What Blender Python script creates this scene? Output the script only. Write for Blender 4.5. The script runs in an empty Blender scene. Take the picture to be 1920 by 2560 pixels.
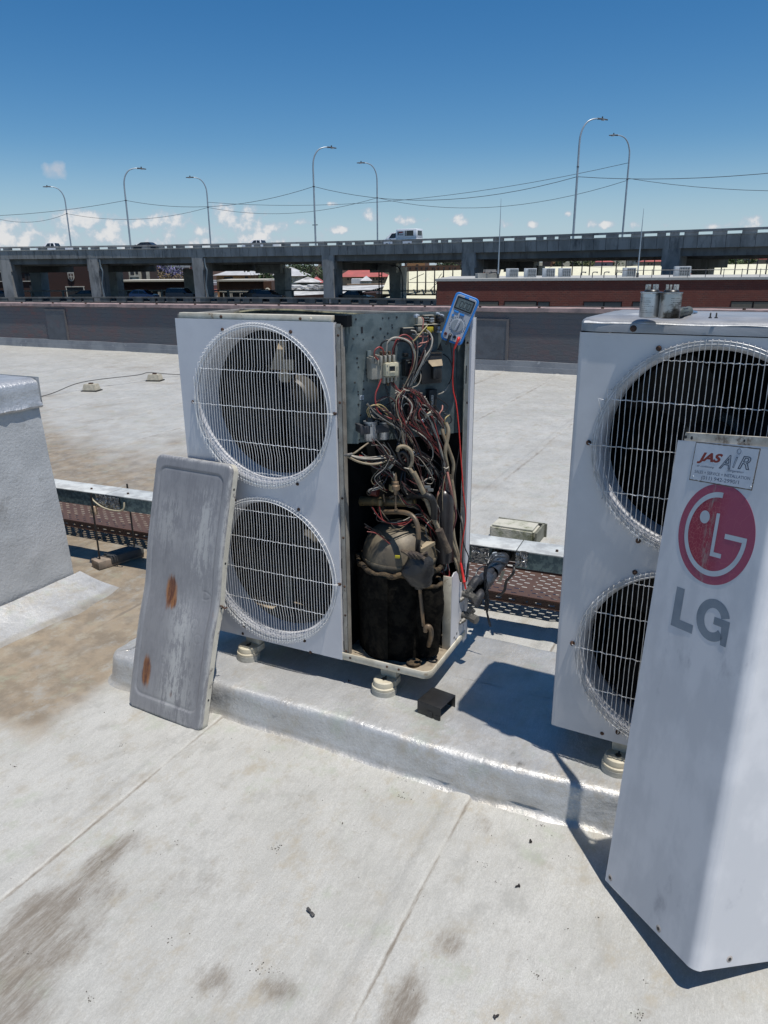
import bpy, bmesh, math, random
from mathutils import Vector, Matrix, noise
import numpy as np
random.seed(7); rnd = random.random
def ru(a, b): return a + (b - a) * rnd()
SC = bpy.context.scene; COL = SC.collection
# ------------------------------------------------------------------ camera
FPX = 1849.57
CR = Vector((0.901, 0.434, -0.007)).normalized(); CF = Vector((-0.415, 0.855, -0.312)).normalized()
CU = CR.cross(CF).normalized(); CR = CF.cross(CU).normalized()
CP = Vector((1.788, -2.054, 1.325))
cd = bpy.data.cameras.new('camera'); co = bpy.data.objects.new('camera', cd); COL.objects.link(co)
m = Matrix((CR, CU, -CF)).transposed().to_4x4(); m.translation = CP; co.matrix_world = m
cd.sensor_fit = 'VERTICAL'; cd.sensor_height = 36; cd.lens = 36 * FPX / 2560; cd.clip_start = .05; cd.clip_end = 6000
SC.camera = co
SC.render.resolution_x, SC.render.resolution_y = 768, 1024
# ------------------------------------------------------------------ world and sun
SUN = Vector((.34, -.095, 1.27)).normalized()
W = bpy.data.worlds.new('World'); SC.world = W; W.use_nodes = True
nt = W.node_tree; nt.nodes.clear()
def wn(t, **k):
    n = nt.nodes.new(t)
    for a, b in k.items(): setattr(n, a, b)
    return n
wl = nt.links.new
sky = wn('ShaderNodeTexSky', sky_type='NISHITA'); sky.sun_disc = False
sky.sun_elevation = math.asin(SUN.z); sky.sun_rotation = math.atan2(SUN.x, SUN.y)
sky.altitude = 1700; sky.air_density = 1.15; sky.dust_density = 0.3; sky.ozone_density = 3.0
hs = wn('ShaderNodeHueSaturation'); hs.inputs['Saturation'].default_value = 1.36; hs.inputs['Value'].default_value = 1.74
wl(sky.outputs[0], hs.inputs['Color'])
tc = wn('ShaderNodeTexCoord'); sep = wn('ShaderNodeSeparateXYZ'); wl(tc.outputs['Generated'], sep.inputs[0])
# cumulus puffs low over the horizon: each has its own bearing, height and size; noise frays them
nz = wn('ShaderNodeTexNoise'); nz.inputs['Scale'].default_value = 42; nz.inputs['Detail'].default_value = 9; nz.inputs['Roughness'].default_value = .58
wl(tc.outputs['Generated'], nz.inputs['Vector'])
def wmath(op, a, b=None, c=None, clamp=False):
    n = wn('ShaderNodeMath', operation=op); n.use_clamp = clamp
    for i, v in enumerate((a, b, c)):
        if v is None: continue
        if isinstance(v, (int, float)): n.inputs[i].default_value = v
        else: wl(v, n.inputs[i])
    return n.outputs[0]
def wmap(v, a, b, c, d):
    n = wn('ShaderNodeMapRange', interpolation_type='SMOOTHSTEP'); wl(v, n.inputs[0])
    for i, x in enumerate((a, b, c, d)): n.inputs[i + 1].default_value = x
    return n.outputs[0]
def pdir(u, v): return (CF + CR * ((u - 960) / FPX) + CU * ((1280 - v) / FPX)).normalized()
z_ = sep.outputs['Z']; az = wmath('ARCTAN2', sep.outputs['X'], sep.outputs['Y'])
CLOUDS = [(-60, 565, 110, 36), (30, 566, 90, 30), (132, 550, 62, 32), (215, 548, 46, 30), (325, 562, 62, 38), (425, 558, 84, 38), (590, 550, 86, 50), (505, 580, 50, 18), (695, 572, 50, 22), (757, 558, 28, 13), (850, 575, 34, 14), (928, 536, 30, 22), (1010, 552, 34, 15), (1066, 546, 24, 11), (1098, 566, 28, 14), (1148, 550, 26, 16), (1272, 558, 28, 20), (1330, 562, 16, 12), (1424, 533, 14, 9), (1466, 560, 30, 13), (1518, 560, 24, 13), (1590, 564, 24, 12), (1660, 562, 22, 9), (1778, 566, 26, 11), (1866, 560, 56, 20), (1960, 560, 50, 24), (40, 600, 230, 40), (330, 602, 260, 38), (620, 604, 200, 28), (726, 508, 14, 8), (834, 510, 16, 7)]
acc = None
for (u, v, w, h) in CLOUDS:
    d = pdir(u, v); a0 = math.atan2(d.x, d.y); d1 = pdir(u + w, v); ws = abs(math.atan2(d1.x, d1.y) - a0); hs_ = abs(pdir(u, v - h).z - d.z)
    dx = wmath('MULTIPLY', wmath('SUBTRACT', az, a0), 1 / ws); dy = wmath('MULTIPLY', wmath('SUBTRACT', z_, d.z), 1 / hs_)
    q = wmath('SUBTRACT', 1., wmath('ADD', wmath('MULTIPLY', dx, dx), wmath('MULTIPLY', dy, dy)))
    acc = q if acc is None else wmath('MAXIMUM', acc, q)
dens = wmath('ADD', wmath('MULTIPLY', wmath('MAXIMUM', acc, -1.2), .25), wmath('MULTIPLY', wmath('SUBTRACT', nz.outputs['Fac'], .535), 1.5))
cl = wmath('DIVIDE', dens, .24, clamp=True); thr2 = None
# the single small cloud higher up in the west
dv = wn('ShaderNodeVectorMath', operation='DISTANCE'); wl(tc.outputs['Generated'], dv.inputs[0])
dv.inputs[1].default_value = pdir(136, 425)
nz2 = wn('ShaderNodeTexNoise'); nz2.inputs['Scale'].default_value = 38; nz2.inputs['Detail'].default_value = 6; wl(tc.outputs['Generated'], nz2.inputs['Vector'])
c2 = wmath('MULTIPLY', wmath('SUBTRACT', wmath('ADD', nz2.outputs['Fac'], wmap(dv.outputs['Value'], 0, .034, .42, -.34)), .62), 5, clamp=True)
ca = wmath('MULTIPLY', wmath('MAXIMUM', cl, wmath('MULTIPLY', c2, 1.15)), .76)
shade = wn('ShaderNodeMixRGB'); shade.inputs[1].default_value = (9.0, 10.2, 12.0, 1); shade.inputs[2].default_value = (16.0, 15.4, 15.2, 1)
wl(wmap(dens, .08, .34, 0, 1), shade.inputs[0])
mx = wn('ShaderNodeMixRGB'); wl(ca, mx.inputs[0])
hz = wn('ShaderNodeMixRGB'); hz.inputs[2].default_value = (7.6, 10.2, 13.2, 1); wl(wmap(z_, -.03, .15, .86, 0.), hz.inputs[0]); wl(hs.outputs[0], hz.inputs[1])   # thin blue-grey air low over the city
wl(hz.outputs[0], mx.inputs[1]); wl(shade.outputs[0], mx.inputs[2])
bg = wn('ShaderNodeBackground'); bg.inputs['Strength'].default_value = .052
out = wn('ShaderNodeOutputWorld'); wl(mx.outputs[0], bg.inputs['Color']); wl(bg.outputs[0], out.inputs[0])
sl = bpy.data.lights.new('sun', 'SUN'); sl.energy = 5.0; sl.angle = math.radians(.55); sl.color = (1, .955, .89)
so = bpy.data.objects.new('sun', sl); COL.objects.link(so); so.rotation_euler = SUN.to_track_quat('Z', 'Y').to_euler()
SC.view_settings.view_transform = 'Standard'; SC.view_settings.look = 'None'; SC.view_settings.gamma = 1
SC.view_settings.exposure = 0.0
# ------------------------------------------------------------------ rays through the photograph, met with a real plane
def ray(u, v): return CF + CR * ((u - 960) / FPX) + CU * ((1280 - v) / FPX)
def onz(u, v, z): d = ray(u, v); return CP + d * ((z - CP.z) / d.z)
def ony(u, v, y): d = ray(u, v); return CP + d * ((y - CP.y) / d.y)
def onp(u, v, o, n): d = ray(u, v); o = Vector(o); n = Vector(n); return CP + d * ((o - CP).dot(n) / d.dot(n))
FH = Vector((CF.x, CF.y, 0)).normalized(); RH = Vector((FH.y, -FH.x, 0)); VROT = math.atan2(RH.y, RH.x)
def far(u, v, D): return onp(u, v, CP + FH * D, FH)
def proj(X):
    d = Vector(X) - CP; z = d.dot(CF); return 960 + FPX * d.dot(CR) / z, 1280 - FPX * d.dot(CU) / z
# ------------------------------------------------------------------ materials
MAT = {}
def mat(name, col, rough=.6, metal=0., c2=None, scale=8., amt=.5, bump=0., bscale=60., stretch=(1, 1, 1), detail=5., spec=.5, dirt=None, dscale=3., dlo=.55, dhi=.75, rv=0.):
    """Principled surface: two colours mixed by noise, a second noise for dirt or wear, bump from a third."""
    if name in MAT: return MAT[name]
    M = bpy.data.materials.new(name); M.use_nodes = True; t = M.node_tree; b = t.nodes['Principled BSDF']; L = t.links.new
    b.inputs['Roughness'].default_value = rough; b.inputs['Metallic'].default_value = metal; b.inputs['Specular IOR Level'].default_value = spec
    b.inputs['Base Color'].default_value = (*col, 1)
    tc = t.nodes.new('ShaderNodeTexCoord'); mp = t.nodes.new('ShaderNodeMapping'); L(tc.outputs['Object'], mp.inputs[0]); mp.inputs['Scale'].default_value = stretch
    cur = None
    def nze(s, d=detail, r=.6):
        n = t.nodes.new('ShaderNodeTexNoise'); n.inputs['Scale'].default_value = s; n.inputs['Detail'].default_value = d; n.inputs['Roughness'].default_value = r
        L(mp.outputs[0], n.inputs['Vector']); return n.outputs['Fac']
    def mr(v, a, bb, c=0, d=1):
        n = t.nodes.new('ShaderNodeMapRange'); n.interpolation_type = 'SMOOTHSTEP'; L(v, n.inputs[0])
        for i, x in enumerate((a, bb, c, d)): n.inputs[i + 1].default_value = x
        return n.outputs[0]
    if c2 is None: c2 = tuple(c * .82 for c in col)
    mx = t.nodes.new('ShaderNodeMixRGB'); mx.inputs[1].default_value = (*col, 1); mx.inputs[2].default_value = (*c2, 1)
    L(mr(nze(scale), .5 - .25 * (1.2 - amt), .5 + .25 * (1.2 - amt)), mx.inputs[0]); cur = mx.outputs[0]
    if dirt:
        m2 = t.nodes.new('ShaderNodeMixRGB'); m2.inputs[2].default_value = (*dirt, 1); L(cur, m2.inputs[1]); L(mr(nze(dscale, 8, .68), dlo, dhi), m2.inputs[0]); cur = m2.outputs[0]
    L(cur, b.inputs['Base Color'])
    if rv: L(mr(nze(scale * 1.7), .3, .7, max(.05, rough - rv), min(1, rough + rv)), b.inputs['Roughness'])
    if bump:
        bp = t.nodes.new('ShaderNodeBump'); bp.inputs['Strength'].default_value = bump; bp.inputs['Distance'].default_value = .01
        L(nze(bscale, 6, .6), bp.inputs['Height']); L(bp.outputs[0], b.inputs['Normal'])
    MAT[name] = M; M['tree'] = 1
    return M
def nodes_of(M): return M.node_tree, M.node_tree.nodes['Principled BSDF']
WHITE = mat('aged_white_paint', (.60, .60, .615), .38, 0, (.54, .54, .56), 5, .5, .03, 300, dirt=(.36, .34, .32), dscale=9, dlo=.66, dhi=.9, rv=.08)
WHITE2 = mat('second_unit_paint', (.53, .53, .54), .42, 0, (.47, .47, .48), 4, .6, .03, 300, dirt=(.30, .29, .29), dscale=7, dlo=.62, dhi=.9, rv=.08)
COVER = mat('cover_paint', (.61, .615, .63), .36, 0, (.53, .54, .56), 6, .8, .02, 300, dirt=(.36, .37, .40), dscale=5, dlo=.58, dhi=.74, stretch=(1.6, 1, .8), rv=.08)
CREAM = mat('yellowed_cream_paint', (.60, .56, .46), .5, 0, (.46, .42, .33), 18, .6, .04, 200, dirt=(.20, .12, .06), dscale=24, dlo=.60, dhi=.72)
FLANGE = mat('dusty_flange_metal', (.34, .32, .28), .5, .2, (.24, .22, .19), 18, .6, .04, 200, dirt=(.13, .08, .05), dscale=24, dlo=.58, dhi=.70)
WIREW = mat('white_coated_wire', (.80, .80, .80), .35, 0, (.68, .68, .66), 40)
WIREG = mat('grey_coated_wire', (.60, .61, .62), .38, 0, (.38, .37, .35), 40)
GALV = mat('galvanised_steel', (.16, .195, .195), .45, .35, (.10, .13, .135), 22, .7, .03, 120, rv=.1)
GALVD = mat('weathered_galvanised', (.16, .22, .22), .5, .5, (.09, .13, .14), 45, 1, .05, 120, rv=.1)
GALVTOP = mat('pale_lid_metal', (.60, .62, .60), .5, .2, (.42, .43, .42), 14, .7, .05, 90)  # trunking lid, much paler than the body below it
BLACKP = mat('black_plastic', (.012, .012, .013), .38, 0, (.02, .02, .02), 30)
DARK = mat('dark_interior_metal', (.014, .0155, .017), .6, .1, (.008, .009, .01), 12, spec=.06)
FANM = mat('fan_plastic', (.009, .009, .010), .5, 0, (.015, .014, .013), 12, spec=.06)
COIL = mat('coil_fins', (.012, .0125, .014), .6, .2, (.006, .006, .006), 60, 1, .6, 400, stretch=(1, 1, .1), spec=.06)
RUST = mat('rusty_screw', (.10, .05, .03), .7, .3, (.04, .025, .02), 60)
DUST = mat('dusty_compressor_paint', (.17, .14, .095), .55, .1, (.10, .082, .058), 14, .8, .05, 120, dirt=(.06, .05, .04), dscale=9, dlo=.55, dhi=.7)
FELT = mat('sooty_felt_jacket', (.005, .0048, .0045), .95, 0, (.014, .0125, .010), 30, .8, .5, 90, spec=.06)
FELTB = mat('brown_felt_edge', (.11, .08, .05), .95, 0, (.05, .04, .03), 40, .8, .6, 120, spec=.06)
COPPER = mat('dusty_copper', (.22, .15, .09), .5, .4, (.13, .10, .07), 30, .8, .04, 150)
BRASS = mat('dull_brass', (.24, .18, .09), .45, .5, (.14, .11, .07), 30)
BEIGE = mat('beige_moulding', (.48, .44, .35), .5, 0, (.36, .33, .26), 25)
FOOTC = mat('cream_rubber_foot', (.55, .50, .38), .55, 0, (.45, .40, .30), 18, .6, .08, 120, dirt=(.30, .28, .24), dscale=16, dlo=.6, dhi=.8)
FOOTG = mat('cement_foot_base', (.42, .41, .36), .8, 0, (.33, .32, .28), 18, .6, .2, 90)
CAPM = mat('aluminium_can', (.55, .56, .57), .28, .85, (.40, .41, .42), 12, .6, .02, 100)
BANDM = mat('dark_strap', (.05, .055, .06), .6, .1, (.035, .035, .04), 20)
LEADRED = mat('red_lead', (.62, .03, .025), .35, 0, (.5, .03, .02), 20)
METERB = mat('blue_rubber_case', (.02, .19, .55), .42, 0, (.02, .16, .46), 20)
METERG = mat('grey_meter_face', (.33, .36, .40), .45, 0, (.28, .30, .34), 15)
LCD = mat('lcd_glass', (.13, .155, .15), .12, 0, (.04, .05, .05), 15)
INK = mat('black_ink', (.012, .013, .015), .5, 0, (.02, .02, .02), 15)
SIGNW = mat('sticker_white', (.58, .61, .65), .4, 0, (.48, .51, .55), 10, .6, dirt=(.36, .36, .38), dscale=30, dlo=.62, dhi=.75)
SIGNB = mat('sticker_dirty_edge', (.20, .17, .14), .7, 0, (.10, .08, .06), 30)
SIGNR = mat('sticker_brown_red', (.26, .035, .02), .5, 0, (.20, .03, .02), 15)
SIGNBL = mat('sticker_slate_blue', (.09, .12, .18), .5, 0, (.12, .15, .2), 15)
LGREY = mat('faded_grey_letter', (.14, .18, .22), .45, 0, (.20, .24, .28), 8, .7)
SIGNLIGHT = mat('pale_logo_line', (.47, .52, .56), .45, 0, (.40, .44, .48), 15)
WIRES = dict(red=mat('dusty_red_wire', (.30, .035, .035), .5, 0, (.17, .04, .035), 30), white=mat('dusty_white_wire', (.42, .39, .33), .55, 0, (.26, .23, .19), 30),
             black=mat('black_wire', (.012, .012, .014), .45), yellow=mat('yellowed_wire', (.42, .34, .15), .5, 0, (.25, .2, .1), 30),
             brown=mat('maroon_wire', (.10, .03, .03), .5, 0, (.06, .025, .02), 30), grey=mat('grey_wire', (.20, .20, .19), .5, 0, (.12, .11, .1), 30),
             tan=mat('tan_cable', (.30, .25, .17), .6, 0, (.18, .14, .09), 25, dirt=(.08, .06, .05), dscale=14, dlo=.55, dhi=.7), pink=mat('faded_pink_wire', (.42, .18, .14), .55, 0, (.30, .12, .1), 30))
BRICKR = None
# ------------------------------------------------------------------ mesh builder
class MB:
    def __init__(s): s.v = []; s.f = []; s.mi = []; s.mats = []; s.cur = 0
    def m(s, M):
        if M not in s.mats: s.mats.append(M)
        s.cur = s.mats.index(M); return s
    def add(s, vs, fs):
        o = len(s.v); s.v += [tuple(x) for x in vs]; s.f += [tuple(i + o for i in f) for f in fs]; s.mi += [s.cur] * len(fs); return s
    def bm(s, b, M=None):
        b.verts.index_update()
        vs = [(M @ v.co) if M else v.co for v in b.verts]; s.add(vs, [[v.index for v in f.verts] for f in b.faces]); b.free(); return s
    def box(s, c, sz, rot=None, bev=0., seg=2):
        b = bmesh.new(); bmesh.ops.create_cube(b, size=1.); bmesh.ops.scale(b, vec=sz, verts=b.verts)
        if bev: bmesh.ops.bevel(b, geom=b.edges[:], offset=bev, segments=seg, profile=.5, affect='EDGES')
        M = Matrix.Translation(c)
        if rot is not None: M = M @ (rot.to_4x4() if isinstance(rot, Matrix) else Matrix.Rotation(rot, 4, 'Z'))
        return s.bm(b, M)
    def bx(s, x0, x1, y0, y1, z0, z1, bev=0.): return s.box(((x0 + x1) / 2, (y0 + y1) / 2, (z0 + z1) / 2), (abs(x1 - x0), abs(y1 - y0), abs(z1 - z0)), None, bev)
    def cyl(s, p0, p1, r0, r1=None, n=16, caps=True):
        r1 = r0 if r1 is None else r1; p0 = Vector(p0); p1 = Vector(p1); a = (p1 - p0).normalized()
        x = a.orthogonal().normalized(); y = a.cross(x); vs = []
        for p, r in ((p0, r0), (p1, r1)):
            for i in range(n): t = 2 * math.pi * i / n; vs.append(p + (x * math.cos(t) + y * math.sin(t)) * r)
        fs = [(i, (i + 1) % n, n + (i + 1) % n, n + i) for i in range(n)]
        if caps: fs += [tuple(range(n))[::-1], tuple(range(n, 2 * n))]
        return s.add(vs, fs)
    def lathe(s, prof, o=(0, 0, 0), ax=(0, 0, 1), n=24, sx=1, sy=1):
        o = Vector(o); a = Vector(ax).normalized(); x = Vector((1, 0, 0)) if abs(a.x) < .9 else Vector((0, 1, 0)); x = (x - a * x.dot(a)).normalized(); y = a.cross(x); vs = []; fs = []
        for r, z in prof:
            for i in range(n): t = 2 * math.pi * i / n; vs.append(o + a * z + x * math.cos(t) * r * sx + y * math.sin(t) * r * sy)
        for k in range(len(prof) - 1):
            for i in range(n): j = (i + 1) % n; fs.append((k * n + i, k * n + j, (k + 1) * n + j, (k + 1) * n + i))
        if prof[0][0] > 1e-5: fs.append(tuple(range(n))[::-1])
        if prof[-1][0] > 1e-5: fs.append(tuple(range((len(prof) - 1) * n, len(prof) * n)))
        return s.add(vs, fs)
    def tube(s, pts, r, n=8, smooth=0, closed=False, caps=True):
        P = [Vector(p) for p in pts]
        if smooth: P = spline(P, smooth, closed)
        rs = r if isinstance(r, (list, tuple)) else None; N = len(P); vs = []; fs = []
        up = None
        for i, p in enumerate(P):
            a = (P[(i + 1) % N] if (closed or i < N - 1) else p) - (P[i - 1] if (closed or i > 0) else p)
            a = a.normalized() if a.length > 1e-9 else Vector((0, 0, 1))
            if up is None: up = a.orthogonal().normalized()
            up = (up - a * up.dot(a)); up = up.normalized() if up.length > 1e-6 else a.orthogonal().normalized(); y = a.cross(up)
            rr = r if rs is None else rs[0] + (rs[-1] - rs[0]) * i / (N - 1)
            for k in range(n): t = 2 * math.pi * k / n; vs.append(p + (up * math.cos(t) + y * math.sin(t)) * rr)
        for i in range(N if closed else N - 1):
            j = (i + 1) % N
            for k in range(n): l = (k + 1) % n; fs.append((i * n + k, i * n + l, j * n + l, j * n + k))
        if caps and not closed: fs += [tuple(range(n))[::-1], tuple(range((N - 1) * n, N * n))]
        return s.add(vs, fs)
    def prism(s, poly, y0, y1, fr=None):
        """polygon in (x,z) extruded along y; fr maps (x,y,z)"""
        n = len(poly); fr = fr or (lambda x, y, z: Vector((x, y, z)))
        vs = [fr(x, y0, z) for x, z in poly] + [fr(x, y1, z) for x, z in poly]
        b = bmesh.new(); bv = [b.verts.new(v) for v in vs]
        b.faces.new(bv[:n]); b.faces.new(bv[n:][::-1])
        for i in range(n): j = (i + 1) % n; b.faces.new((bv[j], bv[i], bv[n + i], bv[n + j]))
        bmesh.ops.recalc_face_normals(b, faces=b.faces[:])
        bmesh.ops.triangulate(b, faces=[f for f in b.faces if len(f.verts) > 4])
        return s.bm(b)
    def grid(s, fn, nu, nv, wrapu=False):
        vs = [fn(i, j) for j in range(nv) for i in range(nu)]; fs = []
        for j in range(nv - 1):
            for i in range(nu if wrapu else nu - 1):
                k = (i + 1) % nu; fs.append((j * nu + i, j * nu + k, (j + 1) * nu + k, (j + 1) * nu + i))
        return s.add(vs, fs)
def spline(P, k, closed=False):
    out = []; N = len(P)
    for i in range(N if closed else N - 1):
        g = (lambda q: P[q % N]) if closed else (lambda q: P[max(0, min(N - 1, q))])
        a, b, c, d = g(i - 1), g(i), g(i + 1), g(i + 2)
        for j in range(k):
            t = j / k; out.append(.5 * ((2 * b) + (c - a) * t + (2 * a - 5 * b + 4 * c - d) * t * t + (3 * b - a - 3 * c + d) * t ** 3))
    if not closed: out.append(P[-1])
    return out
WM = {}
def obj(name, mb, M=None, parent=None, kind=None, smooth=32, local=False, label=None):
    me = bpy.data.meshes.new(name)
    vs = mb.v
    if parent is not None and not local:
        inv = WM[parent.name].inverted(); vs = [tuple(inv @ Vector(v)) for v in vs]
    me.from_pydata(vs, [], mb.f)
    ms = mb.mats or ([M] if M else [])
    for x in ms: me.materials.append(x)
    if mb.mats: me.polygons.foreach_set('material_index', mb.mi)
    me.polygons.foreach_set('use_smooth', [smooth is not None] * len(me.polygons)); me.update()
    if smooth is not None and smooth < 180: me.set_sharp_from_angle(angle=math.radians(smooth))
    o = bpy.data.objects.new(name, me); COL.objects.link(o)
    if parent is not None: o.parent = parent; WM[o.name] = WM[parent.name]
    else: WM[o.name] = Matrix.Identity(4)
    if kind: o['kind'] = kind
    if label: o['label'] = label
    return o
def tag(o, label=None, cat=None, group=None):
    if label: o['label'] = label
    if cat: o['category'] = cat
    if group: o['group'] = group
    return o
def thing(name, label, cat, loc=(0, 0, 0), rz=0, group=None, M=None):
    o = bpy.data.objects.new(name, None); COL.objects.link(o); o.empty_display_size = .1
    M = M if M is not None else Matrix.Translation(loc) @ Matrix.Rotation(rz, 4, 'Z')
    o.matrix_world = M; WM[o.name] = M.copy(); return tag(o, label, cat, group)
def dup(root, M, label=None, group=None):
    def cp(o, par):
        c = o.copy(); COL.objects.link(c)
        if par is not None: c.parent = par
        for ch in [x for x in bpy.data.objects if x.parent == o]: cp(ch, c)
        return c
    r = cp(root, None); r.matrix_world = M; WM[r.name] = M.copy(); tag(r, label, None, group); return r
def cr(x0, y0, k): return lambda x, y: (x0 + x / k, y0 + y / k)
K5 = cr(420, 740, 3.456); K6 = cr(820, 730, 3.95); K7 = cr(820, 1180, 3.456); K8 = cr(1360, 680, 2.698); KV = cr(1100, 1200, 2.602); K4 = cr(0, 740, 3.456); KL = cr(280, 1100, 2.765)
K9 = cr(880, 1040, 4.81); KF = cr(980, 800, 7.373)
RZ = -.22    # roof level (the plinth top is at -.10, the unit base at 0)
PZ = -.10
#@@PARTS
# ================================================================== ROOF
def paint_mat(name, silver, base, base2, dark, tan, rough, bump):
    """aluminium roof paint over membrane: attribute 'dirt' (tan silt) and 'stain' (dark) were laid out as the real marks lie"""
    M = bpy.data.materials.new(name); M.use_nodes = True; t = M.node_tree; b = t.nodes['Principled BSDF']; L = t.links.new
    b.inputs['Metallic'].default_value = silver
    tc = t.nodes.new('ShaderNodeTexCoord')
    def nz(s, st=(1, 1, 1), d=8, r=.62, rot=0):
        mp = t.nodes.new('ShaderNodeMapping'); mp.inputs['Scale'].default_value = st; mp.inputs['Rotation'].default_value = (0, 0, rot); L(tc.outputs['Object'], mp.inputs[0])
        n = t.nodes.new('ShaderNodeTexNoise'); n.inputs['Scale'].default_value = s; n.inputs['Detail'].default_value = d; n.inputs['Roughness'].default_value = r; L(mp.outputs[0], n.inputs['Vector']); return n.outputs['Fac']
    def mr(v, a, bb, c=0, d=1):
        n = t.nodes.new('ShaderNodeMapRange'); n.interpolation_type = 'SMOOTHSTEP'; L(v, n.inputs[0])
        for i, x in enumerate((a, bb, c, d)): n.inputs[i + 1].default_value = x
        return n.outputs[0]
    def mm(op, a, bb):
        n = t.nodes.new('ShaderNodeMath'); n.operation = op
        for i, x in enumerate((a, bb)):
            if isinstance(x, (int, float)): n.inputs[i].default_value = x
            else: L(x, n.inputs[i])
        return n.outputs[0]
    def mix(f, a, bb):
        n = t.nodes.new('ShaderNodeMixRGB')
        for i, x in enumerate((f, a, bb)):
            if isinstance(x, tuple): n.inputs[i].default_value = (*x, 1)
            elif isinstance(x, (int, float)): n.inputs[i].default_value = x
            else: L(x, n.inputs[i])
        return n.outputs[0]
    at = t.nodes.new('ShaderNodeAttribute'); at.attribute_name = 'dirt'; as_ = t.nodes.new('ShaderNodeAttribute'); as_.attribute_name = 'stain'
    c = mix(mr(nz(2.2), .35, .65), base, base2)
    c = mix(mr(nz(38, (1, .20, 1), 9, .75, -.06), .42, .66, 0, .26), c, tuple(x * .72 for x in base2))      # brush strokes along the seams
    c = mix(mr(nz(150, (1, .16, 1), 4, .8, -.06), .48, .70, 0, .38), c, tuple(min(1, x * 1.22) for x in base))
    c = mix(mr(nz(380, (1, .5, 1), 4, .85), .42, .60, 0, .42), c, tuple(x * .62 for x in base2))       # fine grain of the membrane
    dn = mm('ADD', at.outputs['Fac'], mm('MULTIPLY', mm('SUBTRACT', nz(5, (1, .7, 1)), .5), 1.1))
    c = mix(mr(dn, .2, .95, 0, .9), c, mix(mr(nz(9), .4, .62), tan, tuple(x * .70 for x in tan)))
    c = mix(mr(nz(13, (1, .7, 1), 12, .78), .47, .66, 0, .75), c, mix(mr(nz(4), .4, .6), tuple(x * .76 for x in base2), (base2[0] * .84, base2[1] * .76, base2[2] * .64)))
    c = mix(mr(nz(6.5, d=10, r=.75), .54, .68, 0, .4), c, (base2[0] * .74, base2[1] * .84, base2[2] * .68))
    sn = mr(mm('ADD', as_.outputs['Fac'], mm('ADD', mm('MULTIPLY', mm('SUBTRACT', nz(34, (1, .35, 1), 10, .8), .5), 1.1), mm('MULTIPLY', mm('SUBTRACT', nz(8), .5), .8))), .22, .85, 0, .92)
    sn = mm('MULTIPLY', sn, mr(nz(58, (1, .16, 1), 9, .85, -.06), .36, .60, .40, 1.))
    c = mix(sn, c, dark)
    c = mix(mr(nz(95, d=3), .72, .77, 0, .7), c, dark)                     # flecks
    c = mix(mr(nz(11, d=10, r=.75), .60, .70, 0, .28), c, tuple(x * .8 for x in tan))
    L(c, b.inputs['Base Color']); L(mr(nz(7), .3, .7, rough - .07, rough + .12), b.inputs['Roughness'])
    bp = t.nodes.new('ShaderNodeBump'); bp.inputs['Strength'].default_value = bump; bp.inputs['Distance'].default_value = .006
    L(mm('ADD', nz(70, (1, .5, 1), 8, .7), mm('MULTIPLY', nz(9), 1.6)), bp.inputs['Height']); L(bp.outputs[0], b.inputs['Normal'])
    M['tree'] = 1; return M
ROOFM = paint_mat('roof_paint', .08, (.482, .477, .448), (.41, .405, .375), (.165, .14, .11), (.27, .21, .14), .52, .45)
SILVER = paint_mat('silver_bitumen_paint', .42, (.60, .60, .59), (.52, .52, .51), (.16, .15, .13), (.34, .29, .21), .36, .55)
SEAMS = [.235, 1.2, 2.16, -.73, -1.6, -2.47, -3.38, -4.37, -5.33, -6.3, -7.3, -8.3, -9.3]
def sstep(a, b, x): t = max(0, min(1, (x - a) / (b - a))); return t * t * (3 - 2 * t)
STAIN = [(.46, -1.14, .13, .14, .75, 0), (.43, -1.0, .09, .08, .6, 0), (.50, -1.32, .14, .12, .7, 0), (.37, -.92, .05, .13, .9, 0), (.40, -.84, .04, .06, .5, 0), (.345, -1.15, .07, .16, .8, -.05), (.62, -.90, .08, .07, .45, .2), (.66, -.86, .07, .06, .35, 0), (.87, -1.08, .07, .07, .6, 0),
         (1.02, -1.03, .06, .05, .6, 0), (.54, -1.12, .03, .05, .45, 0), (1.326, -.754, .05, .05, .55, 0), (1.29, -.94, .05, .10, .95, 0), (1.34, -.57, .09, .10, .28, .3), (1.27, -.34, .05, .05, .4, 0),
         (.78, -.55, .14, .10, .22, 0), (.98, -.62, .1, .07, .2, 0), (-.75, -.22, .10, .09, .5, 0), (-.40, -.36, .16, .04, .6, -.5), (-.62, -.52, .16, .09, .7, .3), (-.54, -.23, .05, .06, .4, 0), (-.9, -.32, .2, .08, .5, .2),
         (.54, -.24, .10, .03, .45, 0), (.42, -.20, .07, .03, .5, 0), (1.05, -.215, .2, .015, .5, -.02), (.72, -.205, .2, .012, .4, -.02), (.15, -.75, .05, .2, .2, 0), (.95, -.42, .09, .06, .2, 0)]
FSTAIN = [(-3.0, 3.2, .5, .7, .55), (-4.6, 3.9, .5, .9, .4), (-7.5, 7.4, 1.6, .35, .45), (-5.6, 6.2, .8, .3, .5), (-2.2, 2.6, .6, .6, .6), (.05, 3.05, .35, .2, .5), (.3, 4.6, .6, .25, .4), (-8.4, 5.5, .6, .8, .35), (-5.2, 4.4, .4, .8, .45), (.6, 2.9, .2, .15, .35)]
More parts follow.
